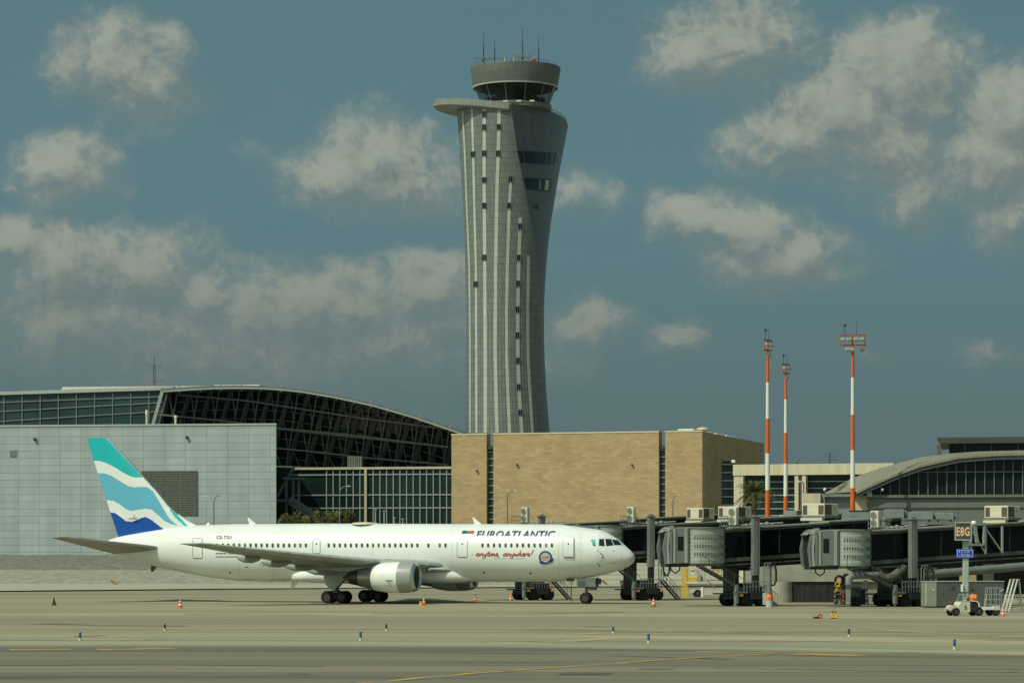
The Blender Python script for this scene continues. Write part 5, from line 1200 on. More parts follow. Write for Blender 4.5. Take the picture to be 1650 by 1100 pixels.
    m = MB(); m.box(-.25,.25,-1.72,1.72,zf-.75,zf-.36); m.box(-.6,.6,-2.5,2.5,.62,1.25); m.cbox(-1.55,1.3,-1.2,1.2,.55,1.0,.06); m.box(-1.9,-1.4,-2.3,2.3,1.0,1.12)
    m.cbox(-1.25,-.55,-1.6,1.6,1.0,1.55,.06); m.cbox(.5,1.2,-1.2,1.4,1.0,1.7,.06); m.box(-1.5,-1.1,-1.1,1.1,1.3,zf-.4); m.cbox(-.5,.5,-1.0,1.0,1.25,2.0,.08)
    for q in (-1,1): m.beam((-.45,q*2.0,1.1),(-.15,q*2.0,2.0),.12)
    bg_ = m.build('drive_bogie', NBLACK, t)
    for x in (-.72, .72):
        for y in (-2.05,-1.35,1.35,2.05): 
            m = MB(); m.lathe([(-.24,.2),(-.24,.5),(-.15,.60),(.15,.60),(.24,.5),(.24,.2)], 20, 'Y', (x,y,.60), caps=True); m.build('wheel', BLACK, bg_, 40)
    AMB = mat('amber_lens', (.60,.26,.03), .4) if 'amber_lens' not in bpy.data.materials else bpy.data.materials['amber_lens']
    for xa_, xb_ in ((-1.75,-1.45),(.9,1.15)): m = MB(); m.box(xa_,xb_,-2.5,-2.32,.87,1.06); m.build('amber_lamp', AMB, bg_)
    m = MB(); 
    for i in range(9): x = -1.3+2.4*i/8; m.tube([(x,-2.35,1.25),(x,-2.35,2.15)], .03, 4)
    for z in (1.7, 2.15): m.tube([(-1.3,-2.35,z),(1.1,-2.35,z)], .03, 4)
    m.build('bogie_railing', MIDM, bg_)
    m = MB(); m.box(-2.15,-1.92,-2.5,-2.1,.25,1.9); m.tube([(-2.05,-2.3,.0),(-2.05,-2.3,.5)], .07, 6); m.box(-2.3,-1.0,-2.5,-2.3,1.15,1.3); m.build('control_post', MIDM, bg_)
    # service stairs
    for nm, xa, za, xb, zb_, y in [('cab_stairs', x2+.4, zf-.3, -1.35, 1.45, -1.9)]+([('ground_stairs',)+gs+(-2.6,)] if gs else []):
        m = MB()
        for yy in (y-.4, y+.4):
            m.beam((xa,yy,za),(xb,yy,zb_),.06,.17); m.tube([(xa,yy,za+.95),(xb,yy,zb_+.95)], .025, 4)
            for i in range(6): f = i/5; m.tube([(xa+(xb-xa)*f,yy,za+(zb_-za)*f),(xa+(xb-xa)*f,yy,za+(zb_-za)*f+.95)], .02, 4)
        n2 = int(abs(za-zb_)/.21)
        for i in range(n2): f = (i+.5)/n2; x = xa+(xb-xa)*f; z = za+(zb_-za)*f; m.box(x-.13,x+.13,y-.38,y+.38,z-.035,z+.035)
        m.build(nm, STAIRM, t)
    # cables and hoses beside the legs
    m = MB()
    for k, dx in enumerate((.75, 1.05)):
        m.tube([(dx,-2.2,1.2),(dx,-2.2,zf-.4),(dx+.12,-2.2,zf-.1),(dx+.4,-2.2,zf-.05),(dx+.55,-2.2,zf-.5)], .055, 6)
    m.build('conduit', BGREY, t)
    m = MB(); m.tube([(1.45,-2.2,zf-.1),(1.3,-2.2,zf-.8),(1.3,-2.2,zf-1.6),(1.5,-2.2,zf-2.0),(1.75,-2.2,zf-2.0),(1.95,-2.2,zf-1.6),(1.95,-2.2,zf-.8),(1.8,-2.2,zf-.1)], .10, 7); m.build('hose_loop', NBLACK, t)
    m = MB()
    for i in range(6): x = x3-.2+i*.28; m.tube([(x,-1.3,zc+.1),(x,-1.3,zc+1.05)], .03, 4)
    m.tube([(x3-.2,-1.3,zc+1.05),(x3+1.2,-1.3,zc+1.05)], .03, 4); m.tube([(x3-.2,-1.3,zc+.6),(x3+1.2,-1.3,zc+.6)], .03, 4); m.build('roof_railing', MIDM, t)
    m = MB()
    for i in range(10): x = x3+.4+i*.5; m.cbox(x-.12,x+.12,-1.2,-1.0,zc_(x)+.1,zc_(x)+.24+.06*(i%3),.02)
    m.tube([(x3,-1.1,zc+.2),(x3+6,-1.1,zc_(x3+6)+.2)], .05, 5); m.build('roof_cabling', LIGHTM, t)
    return t
BR = {}
BR['A1'] = jet_bridge('boarding bridge mostly hidden behind the front fuselage of the airliner', 859, 966.2, R(24), 4.45, 7.3, (-7.7,-7.1,-5.2,-2.8), 20)
BR['A2'] = jet_bridge('boarding bridge directly behind the nose of the airliner', 1034, 966.4, R(24), 4.45, 7.3, (-7.7,-7.1,-5.2,-2.8), 22)
BR['B'] = jet_bridge('boarding bridge with its bellows open just right of the airliner nose', 1199, 975.6, R(24), 3.83, 6.74, (-7.65,-7.15,-5.9,-2.75), 15, (.35,.95,1.65,.08))
BR['C'] = jet_bridge('nearest boarding bridge at the right behind the gate sign', 1449, 976.3, R(27), 3.62, 6.5, (-8.95,-8.4,-6.8,-3.9), 24, None)
# preconditioned-air duct and end frame belong to the nearest bridge
t = BR['C']; SX = Matrix.Diagonal((1.12,1,1,1)); m = MB(); m.tube([(-5.6,-1.6,1.9),(-5.6,-1.6,2.45),(-5.3,-1.6,2.65),(-4.9,-1.6,2.68),(-3.0,-1.6,2.72)], .30, 12); m.tube([(.9,-1.9,2.72),(4,-1.9,2.95),(12,-1.9,3.55)], .36, 12)
for x in (3.0, 6.0, 9.0): m.tube([(x,-1.9,2.72+.0735*(x-.9)),(x+.12,-1.9,2.729+.0735*(x-.9))], .41, 12)
m.move(SX); m.build('air_duct', BGREY, t, 45)
m = MB(); m.tube([(-2.9,-1,3.3),(-2.6,-1.2,2.7),(-2.1,-1.3,2.4),(-1.4,-1.3,2.55),(-.7,-1.2,3.1),(-.3,-1.2,3.4)], .42, 10); m.move(SX); m.build('flexible_hose', mat('dusty_hose', (.13,.13,.10), .8, var=.3, scale=4), t, 60)
m = MB(); yy = -1.78
for x in (5.6, 7.0, 8.6): m.beam((x,yy,3.95+.055*(x+3.6)),(x,yy,6.3+.055*(x+3.6)),.14)
for a, c in ((5.6,7.0),(7.0,8.6)): m.beam((a,yy,6.2+.055*(a+3.6)),(c,yy,4.0+.055*(c+3.6)),.10)
m.box(5.0,6.9,yy-.12,yy+.1,7.05,7.25); m.box(6.75,6.95,yy-.12,yy+.1,5.3,7.25); m.box(5.0,6.9,yy-.1,yy+.1,5.25,5.42); m.beam((5.1,yy,7.1),(5.5,yy,5.4),.12); m.beam((5.9,yy,7.1),(6.2,yy,5.5),.3,.2); m.move(SX); m.build('end_frame', BLIGHT, t)
# air conditioners standing on the bridge roofs
def split_unit(X, y0, y1, Y, lab):
    p = P(X, y1, Y); h = (y1-y0)/F*Y; t = thing('condenser_unit', lab, 'air conditioner', p, R(-40), 'twin-fan condensers on the bridge roofs'); w = .80
    m = MB(); m.cbox(-w/2,w/2,-.2,.2,.06,h,.04); m.build('case', CREAM, t)
    for q in (.29, .74):
        m = MB(); m.lathe([(-.03,.30),(-.035,.04),(-.05,.02)], 18, 'Y', (-.05,-.203,h*q)); m.build('fan', LOUV, t)
        m = MB(); m.lathe([(-.045,.33),(-.06,.30),(-.03,.29)], 18, 'Y', (-.05,-.203,h*q)); m.build('fan_ring', LIGHTM, t)
    m = MB(); m.box(-w/2,-w/2+.1,-.2,.2,0,.057); m.box(w/2-.1,w/2,-.2,.2,0,.057); m.beam((.4,.22,.1),(.75,.5,-.02),.05); m.beam((.4,.22,h*.6),(.8,.5,0),.04); m.build('feet', MIDM, t)
split_unit(846.5, 817, 842.5, 281, 'twin-fan condenser on the bridge hidden behind the fuselage')
split_unit(1017.5, 816, 842, 281, 'twin-fan condenser left of the lift column behind the airliner nose')
split_unit(1182, 817, 846.5, 246, 'twin-fan condenser standing on the middle boarding bridge')
split_unit(1410.5, 822.5, 850.5, 243, 'twin-fan condenser on the nearest boarding bridge beside its drum')
def hvac(X0, X1, y0, y1, Y, leg, lab):
    p = P(X0, y1, Y); w = (X1-X0)/F*Y; h = (y1-y0)/F*Y; rz = R(-36); t = thing('rooftop_air_conditioner', lab, 'air conditioner', (p.x,p.y,p.z-leg), rz, 'box air conditioners over the bridges')
    u = w*.56/math.cos(rz); e = w*.44/abs(math.sin(rz))
    m = MB(); m.cbox(0,u,0,e,leg,leg+h,.04); m.build('case', CREAM, t)
    m = MB(); m.box(u*.05,u*.24,-.02,-.003,leg+h*.12,leg+h*.86); m.box(u*.74,u*.97,-.02,-.003,leg+h*.12,leg+h*.86); m.build('front_vent', BROWNV, t)
    m = MB(); m.box(u+.003,u+.02,e*.04,e*.52,leg+h*.1,leg+h*.90); m.build('side_vent', BROWNV, t)
    m = MB(); m.lathe([(0,.10),(.02,.08),(.03,.01)], 10, 'X', (u+.003, e*.75, leg+h*.6)); m.build('round_vent', MIDM, t)
    m = MB(); m.box(-.05,u+.1,-.05,e+.1,leg-.16,leg-.003)
    for x in (.15, u-.1):
        for y in (.1, e-.15): m.box(x-.07,x+.07,y-.07,y+.07,-.4,leg-.163)
    m.build('stand', MIDM, t); m = MB(); m.box(0,u*.95,-.25,-.055,leg-.42,leg-.18); m.build('drip_tray', CREAM, t)
    return t
hvac(1106, 1152, 818, 836, 287, .75, 'cream box air conditioner behind the bellows of the middle bridge, left one of its pair')
hvac(1157, 1212, 815.5, 834, 285, .85, 'cream box air conditioner behind the middle lift column, right one of its pair')
hvac(1292, 1352, 811, 831, 254, .75, 'cream box air conditioner over the end of the middle bridge left of the right mast')
hvac(1586, 1646, 814.5, 834.5, 252, .9, 'cream box air conditioner over the nearest bridge right of the gate sign')
# ------------------------------------------------------------------ floodlight masts
MORANGE = mat('mast_orange', (.62,.13,.025), .5, var=.14, scale=1.5, stretch=(1,1,.5)); MWHITE = mat('mast_white', (.72,.74,.68), .5, var=.08, scale=1.5, stretch=(1,1,.4))
LAMPC = mat('floodlight_casing', (.36,.37,.29), .5, var=.2, scale=3)
LENS = mat('floodlight_lens', (.25,.30,.24), .2, var=.2, scale=3)
def mast(label, X, Y, bands, top, rz, tilt):
    o = P(X, HY, Y); Z = lambda py: CZ+(HY-py)/F*Y; t = thing('floodlight_mast', label, 'floodlight mast', (o.x, o.y, 0), 0, 'banded floodlight masts'); H = Z(top)
    rad = lambda z: .37+(.16-.37)*z/H; e = [0]+[Z(b) for b in bands]+[H]
    for k, (za, zb) in enumerate(zip(e, e[1:])):
        m = MB(); m.lathe([(za,rad(za)),(zb-.002,rad(zb))], 14, caps=True); m.build('pole_band', MORANGE if (len(e)-2-k) % 2 == 0 else MWHITE, t, 40)
    c, s = math.cos(rz), math.sin(rz); mt = Matrix.Rotation(rz, 4, 'Z')
    hd = bpy.data.objects.new('lamp_head', None)
    m = MB()
    for z, l in ((H-.05, 1.55), (H+1.1, 1.6)): m.beam((-l,0,z),(l,0,z+.08),.15,.16)
    m.beam((0,0,H-.1),(0,0,H+1.15),.16); m.beam((-1.4,0,H-.05),(-1.4,0,H+1.1),.08); m.beam((1.4,0,H-.0),(1.4,0,H+1.1),.08); m.move(mt); fr = m.build('lamp_frame', mat('lamp_frame_red', (.38,.10,.05), .55, var=.2) if 'lamp_frame_red' not in bpy.data.materials else bpy.data.materials['lamp_frame_red'], t)
    for x, z, side in ((-1.15,H+.62,-1),(-.45,H+.62,-1),(.35,H+.66,-1),(1.05,H+.66,-1),(-.6,H-.5,-1),(-.15,H-.55,-1),(1.15,H-.48,1)):
        m = MB(); w, d, h = .27, .13, .22
        m.cbox(-w,w,-d,d,-h,h,.05); l = MB(); l.box(-w+.05,w-.05,-d-.02,-d-.004,-h+.05,h-.05)
        rm = mt @ Matrix.Translation((x, side*.22, z)) @ Matrix.Rotation(math.pi if side > 0 else 0, 4, 'Z') @ Matrix.Rotation(R(tilt), 4, 'X'); m.move(rm); l.move(rm)
        f = m.build('floodlight', LAMPC, t); l.build('lens', LENS, f)
    m = MB(); m.tube([(-.9,0,H+1.1),(-.9,0,H+2.1)], .035, 5); m.lathe([(2.1,.04),(2.15,.16),(2.35,.16),(2.42,.04)], 10, c=(-.9,0,H), caps=True); m.move(mt); m.build('obstruction_light', DARKM, fr)
    m = MB(); m.tube([(.45,0,H+1.1),(.45,0,H+2.7)], [.04,.02], 5); m.move(mt); m.build('lightning_rod', DARKM, fr)
    return t
mast('orange and white floodlight mast, leftmost and with its lamps seen edge-on', 1237, 330, (789,730,674,616), 564, R(68), -35)
mast('orange and white floodlight mast, shortest looking and thinnest of the three', 1266, 372, (799,746.5,697,643), 601, R(66), -35)
mast('orange and white floodlight mast with a broad crossbar of lamps, rightmost', 1374, 325, (786,725,668,608), 556, R(3), -35)

# ------------------------------------------------------------------ street lamps on the upper road
def street_lamp(label, X, py, Y, arm, base=0.0, both=False):
    p = P(X, py, Y); t = thing('street_lamp', label, 'street lamp', (p.x, p.y, base), 0, 'street lamps behind the airliner'); h = p.z-base; a = arm/F*Y
    m = MB(); m.tube([(0,0,0),(0,0,h-1.3),(a*.06,0,h-.6),(a*.3,0,h-.12),(a*.7,0,h)], [.16,.11,.10,.09,.07], 7); m.build('pole', MIDM, t, 60)
    m = MB(); m.loft([[(a*.62,-.12,h-.05),(a*.62,.12,h-.05),(a*.62,.12,h+.09),(a*.62,-.12,h+.09)],[(a*.8,-.2,h-.08),(a*.8,.2,h-.08),(a*.8,.15,h+.12),(a*.8,-.15,h+.12)],[(a,-.12,h),(a,.12,h),(a,.08,h+.08),(a,-.08,h+.08)]]); m.build('lantern', LIGHTM, t)
    if both:
        m = MB(); m.tube([(0,0,h-1.0),(-a*.5,0,h-.25)], .05, 5); m.loft([[(-a*.95,-.12,h-.2),(-a*.95,.12,h-.2),(-a*.95,.1,h-.1),(-a*.95,-.1,h-.1)],[(-a*.5,-.15,h-.28),(-a*.5,.15,h-.28),(-a*.5,.1,h-.12),(-a*.5,-.1,h-.12)]]); m.build('second_lantern', LIGHTM, t)
street_lamp('street lamp with two arms in front of the grey louvre panel', 344.5, 797.5, 520, 18, 0, True)
street_lamp('pale street lamp with a curved arm in front of the glazed link', 547.5, 783, 535, 18)
street_lamp('street lamp with a curved arm before the left part of the stone wall', 817.5, 790.5, 470, 16)
street_lamp('thin street lamp with a short arm at the right end of the stone wall', 1084, 797.5, 465, 12)
for X, py, lab in ((605,822,'tallest of four slim white posts before the glazed link'),(619,824,'second of four slim white posts before the glazed link'),(635,835,'third of four slim white posts before the glazed link'),(649,837,'lowest right of four slim white posts before the glazed link')):
    p = P(X, py, 560); t = thing('slim_post', lab, 'post', (p.x,p.y,0), 0, 'slim posts before the glazed link'); m = MB(); m.tube([(0,0,0),(0,0,p.z)], .12, 6); m.build('shaft', LIGHTM, t); m = MB(); m.cbox(-.25,.25,-.25,.25,p.z+.003,p.z+.22,.05); m.build('cap', LIGHTM, t)

# ------------------------------------------------------------------ planting
def leafmat(n, c): return mat(n, c, .7, var=.45, scale=1.2, spec=.2)
LEAFA, LEAFB, LEAFD = leafmat('shrub_leaf', (.13,.14,.035)), leafmat('dry_shrub_leaf', (.19,.165,.045)), leafmat('dark_leaf', (.05,.065,.022))
def shrub(label, X0, X1, top, Y, seed, mats):
    rn = random.Random(seed); a, c = P(X0, 850, Y), P(X1, 850, Y); zt = P(X0, top, Y).z; cx, w = (a.x+c.x)/2, (c.x-a.x)/2; zb = zt-5.2
    t = thing('shrub', label, 'shrub', (cx, Y, zb), 0, 'shrubs beside the glazed link'); m = MB(); h = zt-zb
    stems = MB()
    for _ in range(9):
        x, y = rn.uniform(-w*.5,w*.5), rn.uniform(-1,1); stems.tube([(x*.5,y*.5,-.2),(x,y,h*.5),(x*1.4,y*1.3,h*.9)], [.09,.06,.03], 5)
    stems.build('stem', mat('shrub_bark', (.08,.06,.035), .9) if 'shrub_bark' not in bpy.data.materials else bpy.data.materials['shrub_bark'], t)
    cl = [(rn.uniform(-w*.85,w*.85), rn.uniform(-1.6,1.6), h*rn.uniform(.15,.9), rn.uniform(.5,1.1)) for _ in range(34)]
    for (x,y,z,r) in cl:
        mi = rn.choice((0,0,1,1,2))
        for _ in range(100):
            d = Vector((rn.gauss(0,1),rn.gauss(0,1),rn.gauss(0,1))).normalized()*r*rn.random()**.4; p = Vector((x,y,z))+d; s = rn.uniform(.10,.24)
            u = Vector((rn.gauss(0,1),rn.gauss(0,1),rn.gauss(0,1))).normalized(); v = u.cross(Vector((rn.gauss(0,1),rn.gauss(0,1),rn.gauss(0,1)))).normalized(); m.add([p-u*s,p+v*s*.5,p+u*s,p-v*s*.5], [(0,1,2,3)], mi)
    m.build('foliage', mats, t); return t
shrub('yellowish leafy shrub against the corner of the panelled building', 446, 500, 826, 547, 1, [LEAFB,LEAFA,LEAFD])
shrub('green leafy shrub between the yellowish one and the pale lamp post', 482, 556, 821, 548, 2, [LEAFA,LEAFB,LEAFD])
shrub('small dark green shrub right of the pale curved lamp post', 540, 573, 819, 550, 3, [LEAFD,LEAFA,LEAFA])
def palm(X, Y, top, seed):
    rn = random.Random(seed); p = P(X, top, Y); t = thing('palm_tree', 'shaggy palm tree half hidden behind the left floodlight mast', 'palm tree', (p.x, p.y, 0)); hc = p.z-.9
    m = MB(); m.tube([(0,0,0),(.05,0,hc*.5),(0,.05,hc)], [.42,.34,.40], 12)
    for i in range(40): z = hc*(.35+.65*i/40); m.lathe([(z,.36),(z+.05,.43),(z+.1,.36)], 10)
    m.build('trunk', mat('palm_trunk', (.12,.085,.05), .9, var=.4, scale=3), t)
    m = MB()
    for k in range(64):
        a = rn.uniform(0,2*math.pi); up = rn.uniform(-.5,1.25); L_ = rn.uniform(2.5,3.7); d = Vector((math.cos(a)*math.cos(up),math.sin(a)*math.cos(up),math.sin(up))); side = Vector((-math.sin(a),math.cos(a),0)); p0 = Vector((0,0,hc)); pts = []
        for i in range(9): f = i/8; pts.append(p0+d*L_*f+Vector((0,0,-1.5*f*f*(1.1-.3*math.sin(up)))))
        m.tube(pts, [.05]*8+[.01], 4, 1)
        for i in range(1, 9):
            for sg in (-1, 1):
                for q in range(2):
                    b0 = pts[i-1].lerp(pts[i], q/2); lf = .75*math.sin(math.pi*min(1,(i/9)*.9+.12)); tip = b0+side*sg*lf*.75+(pts[i]-pts[i-1]).normalized()*lf*.55+Vector((0,0,-.25*lf)); w = (pts[i]-pts[i-1])*.22
                    m.add([b0, b0+w, tip], [(0,1,2)], 0 if k % 4 else 2)
    m.build('crown', [leafmat('palm_frond', (.085,.105,.035)), LEAFD, leafmat('palm_frond_dry', (.17,.16,.05))], t)
palm(1215, 395, 783, 5)

# ------------------------------------------------------------------ gate sign
o = G(1556, 980); Y = o.y; fsn = Facade(1530, Y, 1570, Y)
T = thing('gate_sign', 'grey gate sign board reading E8G on a pale post with a blue plate', 'sign', (o.x, o.y, 0)); sx2 = lambda X: (X-CX)/F*Y-o.x; sz = lambda py: CZ+(HY-py)/F*Y
POSTM = mat('pale_green_post', (.36,.42,.36), .5, var=.1, scale=1)
m = MB(); m.cbox(sx2(1551.8), sx2(1561.2), -.02, .42, 0, sz(870), .04); post = m.build('post', POSTM, T)
m = MB(); m.cbox(sx2(1537.8), sx2(1564.5), -.30, .25, sz(870), sz(840.8), .03); brd = m.build('sign_board', mat('sign_board_grey', (.055,.075,.065), .5, var=.08), T)
m = MB(); x0, x1, z0, z1 = sx2(1537.6), sx2(1564.7), sz(870.2), sz(840.6); w = .09
for q in ((x0,x1,z0,z0+w),(x0,x1,z1-w,z1),(x0,x0+w,z0+w,z1-w),(x1-w,x1,z0+w,z1-w)): m.box(q[0],q[1],-.34,-.302,q[2],q[3])
m.build('sign_frame', LIGHTM, brd)
def flat_text(name, body, x0, x1, z0, z1, y, m_, parent, bold=0, sp=1.0):
    me = text_mesh(body, 0, sp, bold); xs_ = [v.co.x for v in me.vertices]; ys_ = [v.co.y for v in me.vertices]
    for v in me.vertices: v.co = (x0+(x1-x0)*(v.co.x-min(xs_))/(max(xs_)-min(xs_)), y, z0+(z1-z0)*(v.co.y-min(ys_))/(max(ys_)-min(ys_)))
    me.name = name; me.materials.append(m_); o_ = bpy.data.objects.new(name, me); C.objects.link(o_); o_.parent = parent; return o_
flat_text('gate_number', 'E8G', sx2(1540.3), sx2(1561.5), sz(863.3), sz(848.4), -.315, mat('backlit_lettering', (.86,.50,.30), .4, var=.12, scale=3), brd, .035, 1.12)  # backlit letters, their glow put into a pale orange colour
m = MB(); m.cbox(sx2(1540.5), sx2(1568.5), -.12, -.04, sz(898.5), sz(884), .01); pl_ = m.build('blue_plate', mat('plate_deep_blue', (.012,.07,.42), .4, var=.08, scale=4), T)
PW = mat('plate_white', (.62,.70,.80), .4, var=.05)
m = MB(); x0, x1, z0, z1 = sx2(1542.0), sx2(1567.2), sz(896.5), sz(885.5)
for q in ((x0,x1,z0,z0+.035),(x0,x1,z1-.035,z1),(x0,x0+.035,z0+.035,z1-.035),(x1-.035,x1,z0+.035,z1-.035)): m.box(q[0],q[1],-.135,-.122,q[2],q[3])
m.build('plate_border', PW, pl_)
m = MB(); rn = random.Random(4)
for row, (za, zb), spans in ((0,(sz(890.3),sz(887.4)),((1545,1546.4),(1548.6,1549.8),(1550.3,1551.3),(1553.4,1554.6),(1555,1556),(1557.4,1558.4),(1558.9,1560),(1560.5,1561.6))),(1,(sz(894.8),sz(891.8)),((1545.6,1546.3),(1548,1549.3),(1549.7,1550.8),(1551.2,1552.3),(1554,1554.7),(1555.2,1556.4),(1558,1559.2),(1559.6,1560.7),(1561.1,1562.4)))):
    for a, c in spans:
        xa, xb = sx2(a), sx2(c); th = .035
        for q in rn.sample(((xa,xa+th,za,zb),(xb-th,xb,za,zb),(xa,xb,za,za+th),(xa,xb,zb-th,zb),(xa,xb,(za+zb)/2-th/2,(za+zb)/2+th/2)), 3): m.box(q[0],q[1],-.134,-.123,q[2],q[3])
m.build('plate_marks', PW, pl_)
m = MB(); m.cbox(sx2(1548.6), sx2(1551.6), -.28, .2, sz(953), sz(941), .03); m.build('switch_box', WHITE, post); m = MB(); m.cbox(sx2(1552), sx2(1560.5), -.1, -.025, sz(953), sz(941.5), .03); m.build('hatch', LIGHTM, post)
q = P(1569, 843, Y+3); 
t = thing('globe_lamp', 'small white globe lamp on top of the bridge frame beside the gate sign', 'lamp', (q.x,q.y,q.z-.15)); m = MB(); m.lathe([(0,.05),(.05,.2),(.2,.26),(.35,.18),(.4,.02)], 14, caps=True); m.build('globe', WHITE, t, 60); m = MB(); m.lathe([(-.12,.16),(-.003,.16)], 10, caps=True); m.build('base', MIDM, t)

# ------------------------------------------------------------------ tug, driver, ladders, cages
o = G(1567, 991.5); tug = thing('baggage_tug', 'small white flatbed apron tug with a dark number on its side', 'tug', (o.x, o.y, 0), R(180+12))   # +x is its front
CREAMW = mat('tug_cream_paint', (.62,.61,.47), .45, var=.12, scale=2)
m = MB(); pr = [(1.0,.38),(1.86,.40),(1.95,.55),(1.86,.72),(1.62,.78),(1.0,.80)]; m.prism(pr, -.34, .34); m.build('nose', CREAMW, tug)
m = MB()
for y in (-.36, .36): pass
m.prism([(.42,.28),(1.36,.28),(1.30,.72),(1.08,1.02),(.42,1.05)], -.62, .62); body = m.build('body', CREAMW, tug)
m = MB()
for y in (-.645, .62): m.prism([(1.05,.22),(1.12,.42),(1.25,.55),(1.5,.6),(1.75,.55),(1.86,.42),(1.9,.30),(1.95,.30),(1.9,.5),(1.78,.64),(1.5,.70),(1.2,.64),(1.02,.45)][::-1], y, y+.02)
m.build('front_fender', CREAMW, tug)
m = MB(); m.prism([(-.32,.30),(.41,.30),(.41,.95),(.30,1.05),(-.1,1.02),(-.32,.70)], -.60, .60); m.build('cockpit_well', NBLACK, tug)
m = MB(); m.prism([(-.34,.5),(-.28,.92),(-.10,1.10),(.32,1.12),(.32,1.06),(-.06,1.03),(-.20,.90),(-.26,.5)], .605, .655); m.prism([(-.34,.5),(-.28,.92),(-.10,1.10),(.32,1.12),(.32,1.06),(-.06,1.03),(-.20,.90),(-.26,.5)], -.655, -.605); m.build('side_rail', WHITE, tug)
m = MB(); m.beam((.98,-.55,1.03),(.82,-.55,1.55),.05); m.beam((.98,.55,1.03),(.82,.55,1.55),.05); m.beam((.82,-.55,1.55),(.82,.55,1.55),.05); wf = m.build('windscreen_frame', MULL, tug)
m = MB(); m.add([(.97,-.52,1.05),(.97,.52,1.05),(.83,.52,1.52),(.83,-.52,1.52)], [(0,1,2,3)]); m.build('windscreen', mat('windscreen_glass', (.10,.13,.14), .1, trans=.5), wf)
m = MB(); m.cbox(-1.75,-.36,-.66,.66,.50,.62,.02); bed = m.build('cargo_bed', mat('worn_timber_deck', (.12,.10,.065), .8, var=.3, scale=3), tug)
m = MB(); m.cbox(-1.80,-.40,.663,.70,.44,.64,.01); m.cbox(-1.80,-.40,-.70,-.663,.44,.64,.01); m.cbox(-1.84,-1.76,-.66,.66,.40,.68,.01); m.build('bed_edge', WHITE, bed)
m = MB(); m.cbox(-1.82,-1.35,.705,.735,.42,.72,.01); m.build('rear_wing', CREAMW, bed)
for x, y, r_ in ((1.48,.55,.30),(1.48,-.55,.30),(-.25,.60,.33),(-.25,-.60,.33),(-1.55,.60,.31),(-1.55,-.60,.31)): wheel(x, y, r_, .22, tug)
m = MB(); m.tube([(.62,.2,.75),(.42,.2,1.12)], .03, 6); 
for k in range(14): a0, a1 = 2*math.pi*k/14, 2*math.pi*(k+1)/14; m.tube([(.42+.10*math.cos(a0),.2+.17*math.sin(a0),1.12+.10*math.cos(a0)*.6),(.42+.10*math.cos(a1),.2+.17*math.sin(a1),1.12+.10*math.cos(a1)*.6)], .018, 5)
m.build('steering_wheel', BLACK, tug)
m = MB(); m.cbox(-.22,.20,-.42,.45,.55,.72,.04); m.cbox(-.34,-.2,-.42,.45,.62,1.12,.04); m.build('seat', mat('seat_brown', (.12,.08,.045), .7, var=.2), tug)
for y in (-.2, .2): m = MB(); m.lathe([(0,.02),(-.01,.07),(-.06,.08)], 10, 'X', (1.93,y,.58)); m.build('headlight', DARKM, tug)
m = MB(); m.lathe([(.79,.12),(.95,.12),(1.0,.10),(1.06,.02)], 12, c=(1.60,.15,0), caps=True); m.build('beacon', mat('dark_red_lens', (.16,.015,.012), .4), tug, 40)
me = text_mesh('5', 0, 1, .03); xs_ = [v.co.x for v in me.vertices]; ys_ = [v.co.y for v in me.vertices]
for v in me.vertices: v.co = (.86-.20*(v.co.x-min(xs_))/(max(xs_)-min(xs_)), .628, .46+.28*(v.co.y-min(ys_))/(max(ys_)-min(ys_)))
me.name = 'number'; me.materials.append(DARKM); ob = bpy.data.objects.new('number', me); C.objects.link(ob); ob.parent = tug
# seated driver
SKIN = mat('skin', (.30,.17,.10), .6, var=.05); TROUS = mat('navy_trousers', (.02,.025,.045), .8, var=.2); VEST = mat('orange_vest', (.78,.22,.03), .6, var=.15, scale=5); CAPM = mat('dark_cap', (.03,.022,.015), .8); SLEEVE = mat('teal_sleeve', (.05,.16,.13), .8)
def skinned(name, joints, bones, m_, parent, root=0):
    me = bpy.data.meshes.new(name); me.from_pydata([j[0] for j in joints], bones, []); o_ = bpy.data.objects.new(name, me); C.objects.link(o_); o_.parent = parent
    o_.modifiers.new('skin', 'SKIN'); sk = me.skin_vertices[0].data if me.skin_vertices else None
    if sk is None: me.skin_vertices.new() if hasattr(me.skin_vertices, 'new') else None; sk = me.skin_vertices[0].data
    for k, (j, r_) in enumerate(joints): sk[k].radius = (r_, r_); sk[k].use_root = (k == root)
    sd_ = o_.modifiers.new('smooth', 'SUBSURF'); sd_.levels = sd_.render_levels = 2
    dg = bpy.context.evaluated_depsgraph_get(); dg.update(); nm = bpy.data.meshes.new_from_object(o_.evaluated_get(dg)); o_.modifiers.clear(); o_.data = nm; bpy.data.meshes.remove(me); nm.name = name; nm.materials.clear(); nm.materials.append(m_)
    nm.polygons.foreach_set('use_smooth', [True]*len(nm.polygons)); return o_
drv = thing('person', 'tug driver in an orange vest and dark cap sitting at the wheel', 'person', tug.location+Vector((0,0,.05)), R(180+50)); drv.scale = (1.12,1.2,1.07)
J = [((-.05,.0,.80),.13),((-.06,0,1.02),.135),((-.05,0,1.22),.14),((-.04,0,1.36),.10),((-.02,0,1.46),.055),((-.01,0,1.54),.075),((.0,0,1.63),.098),((.0,0,1.71),.075)]
Bn = [(0,1),(1,2),(2,3),(3,4),(4,5),(5,6),(6,7)]
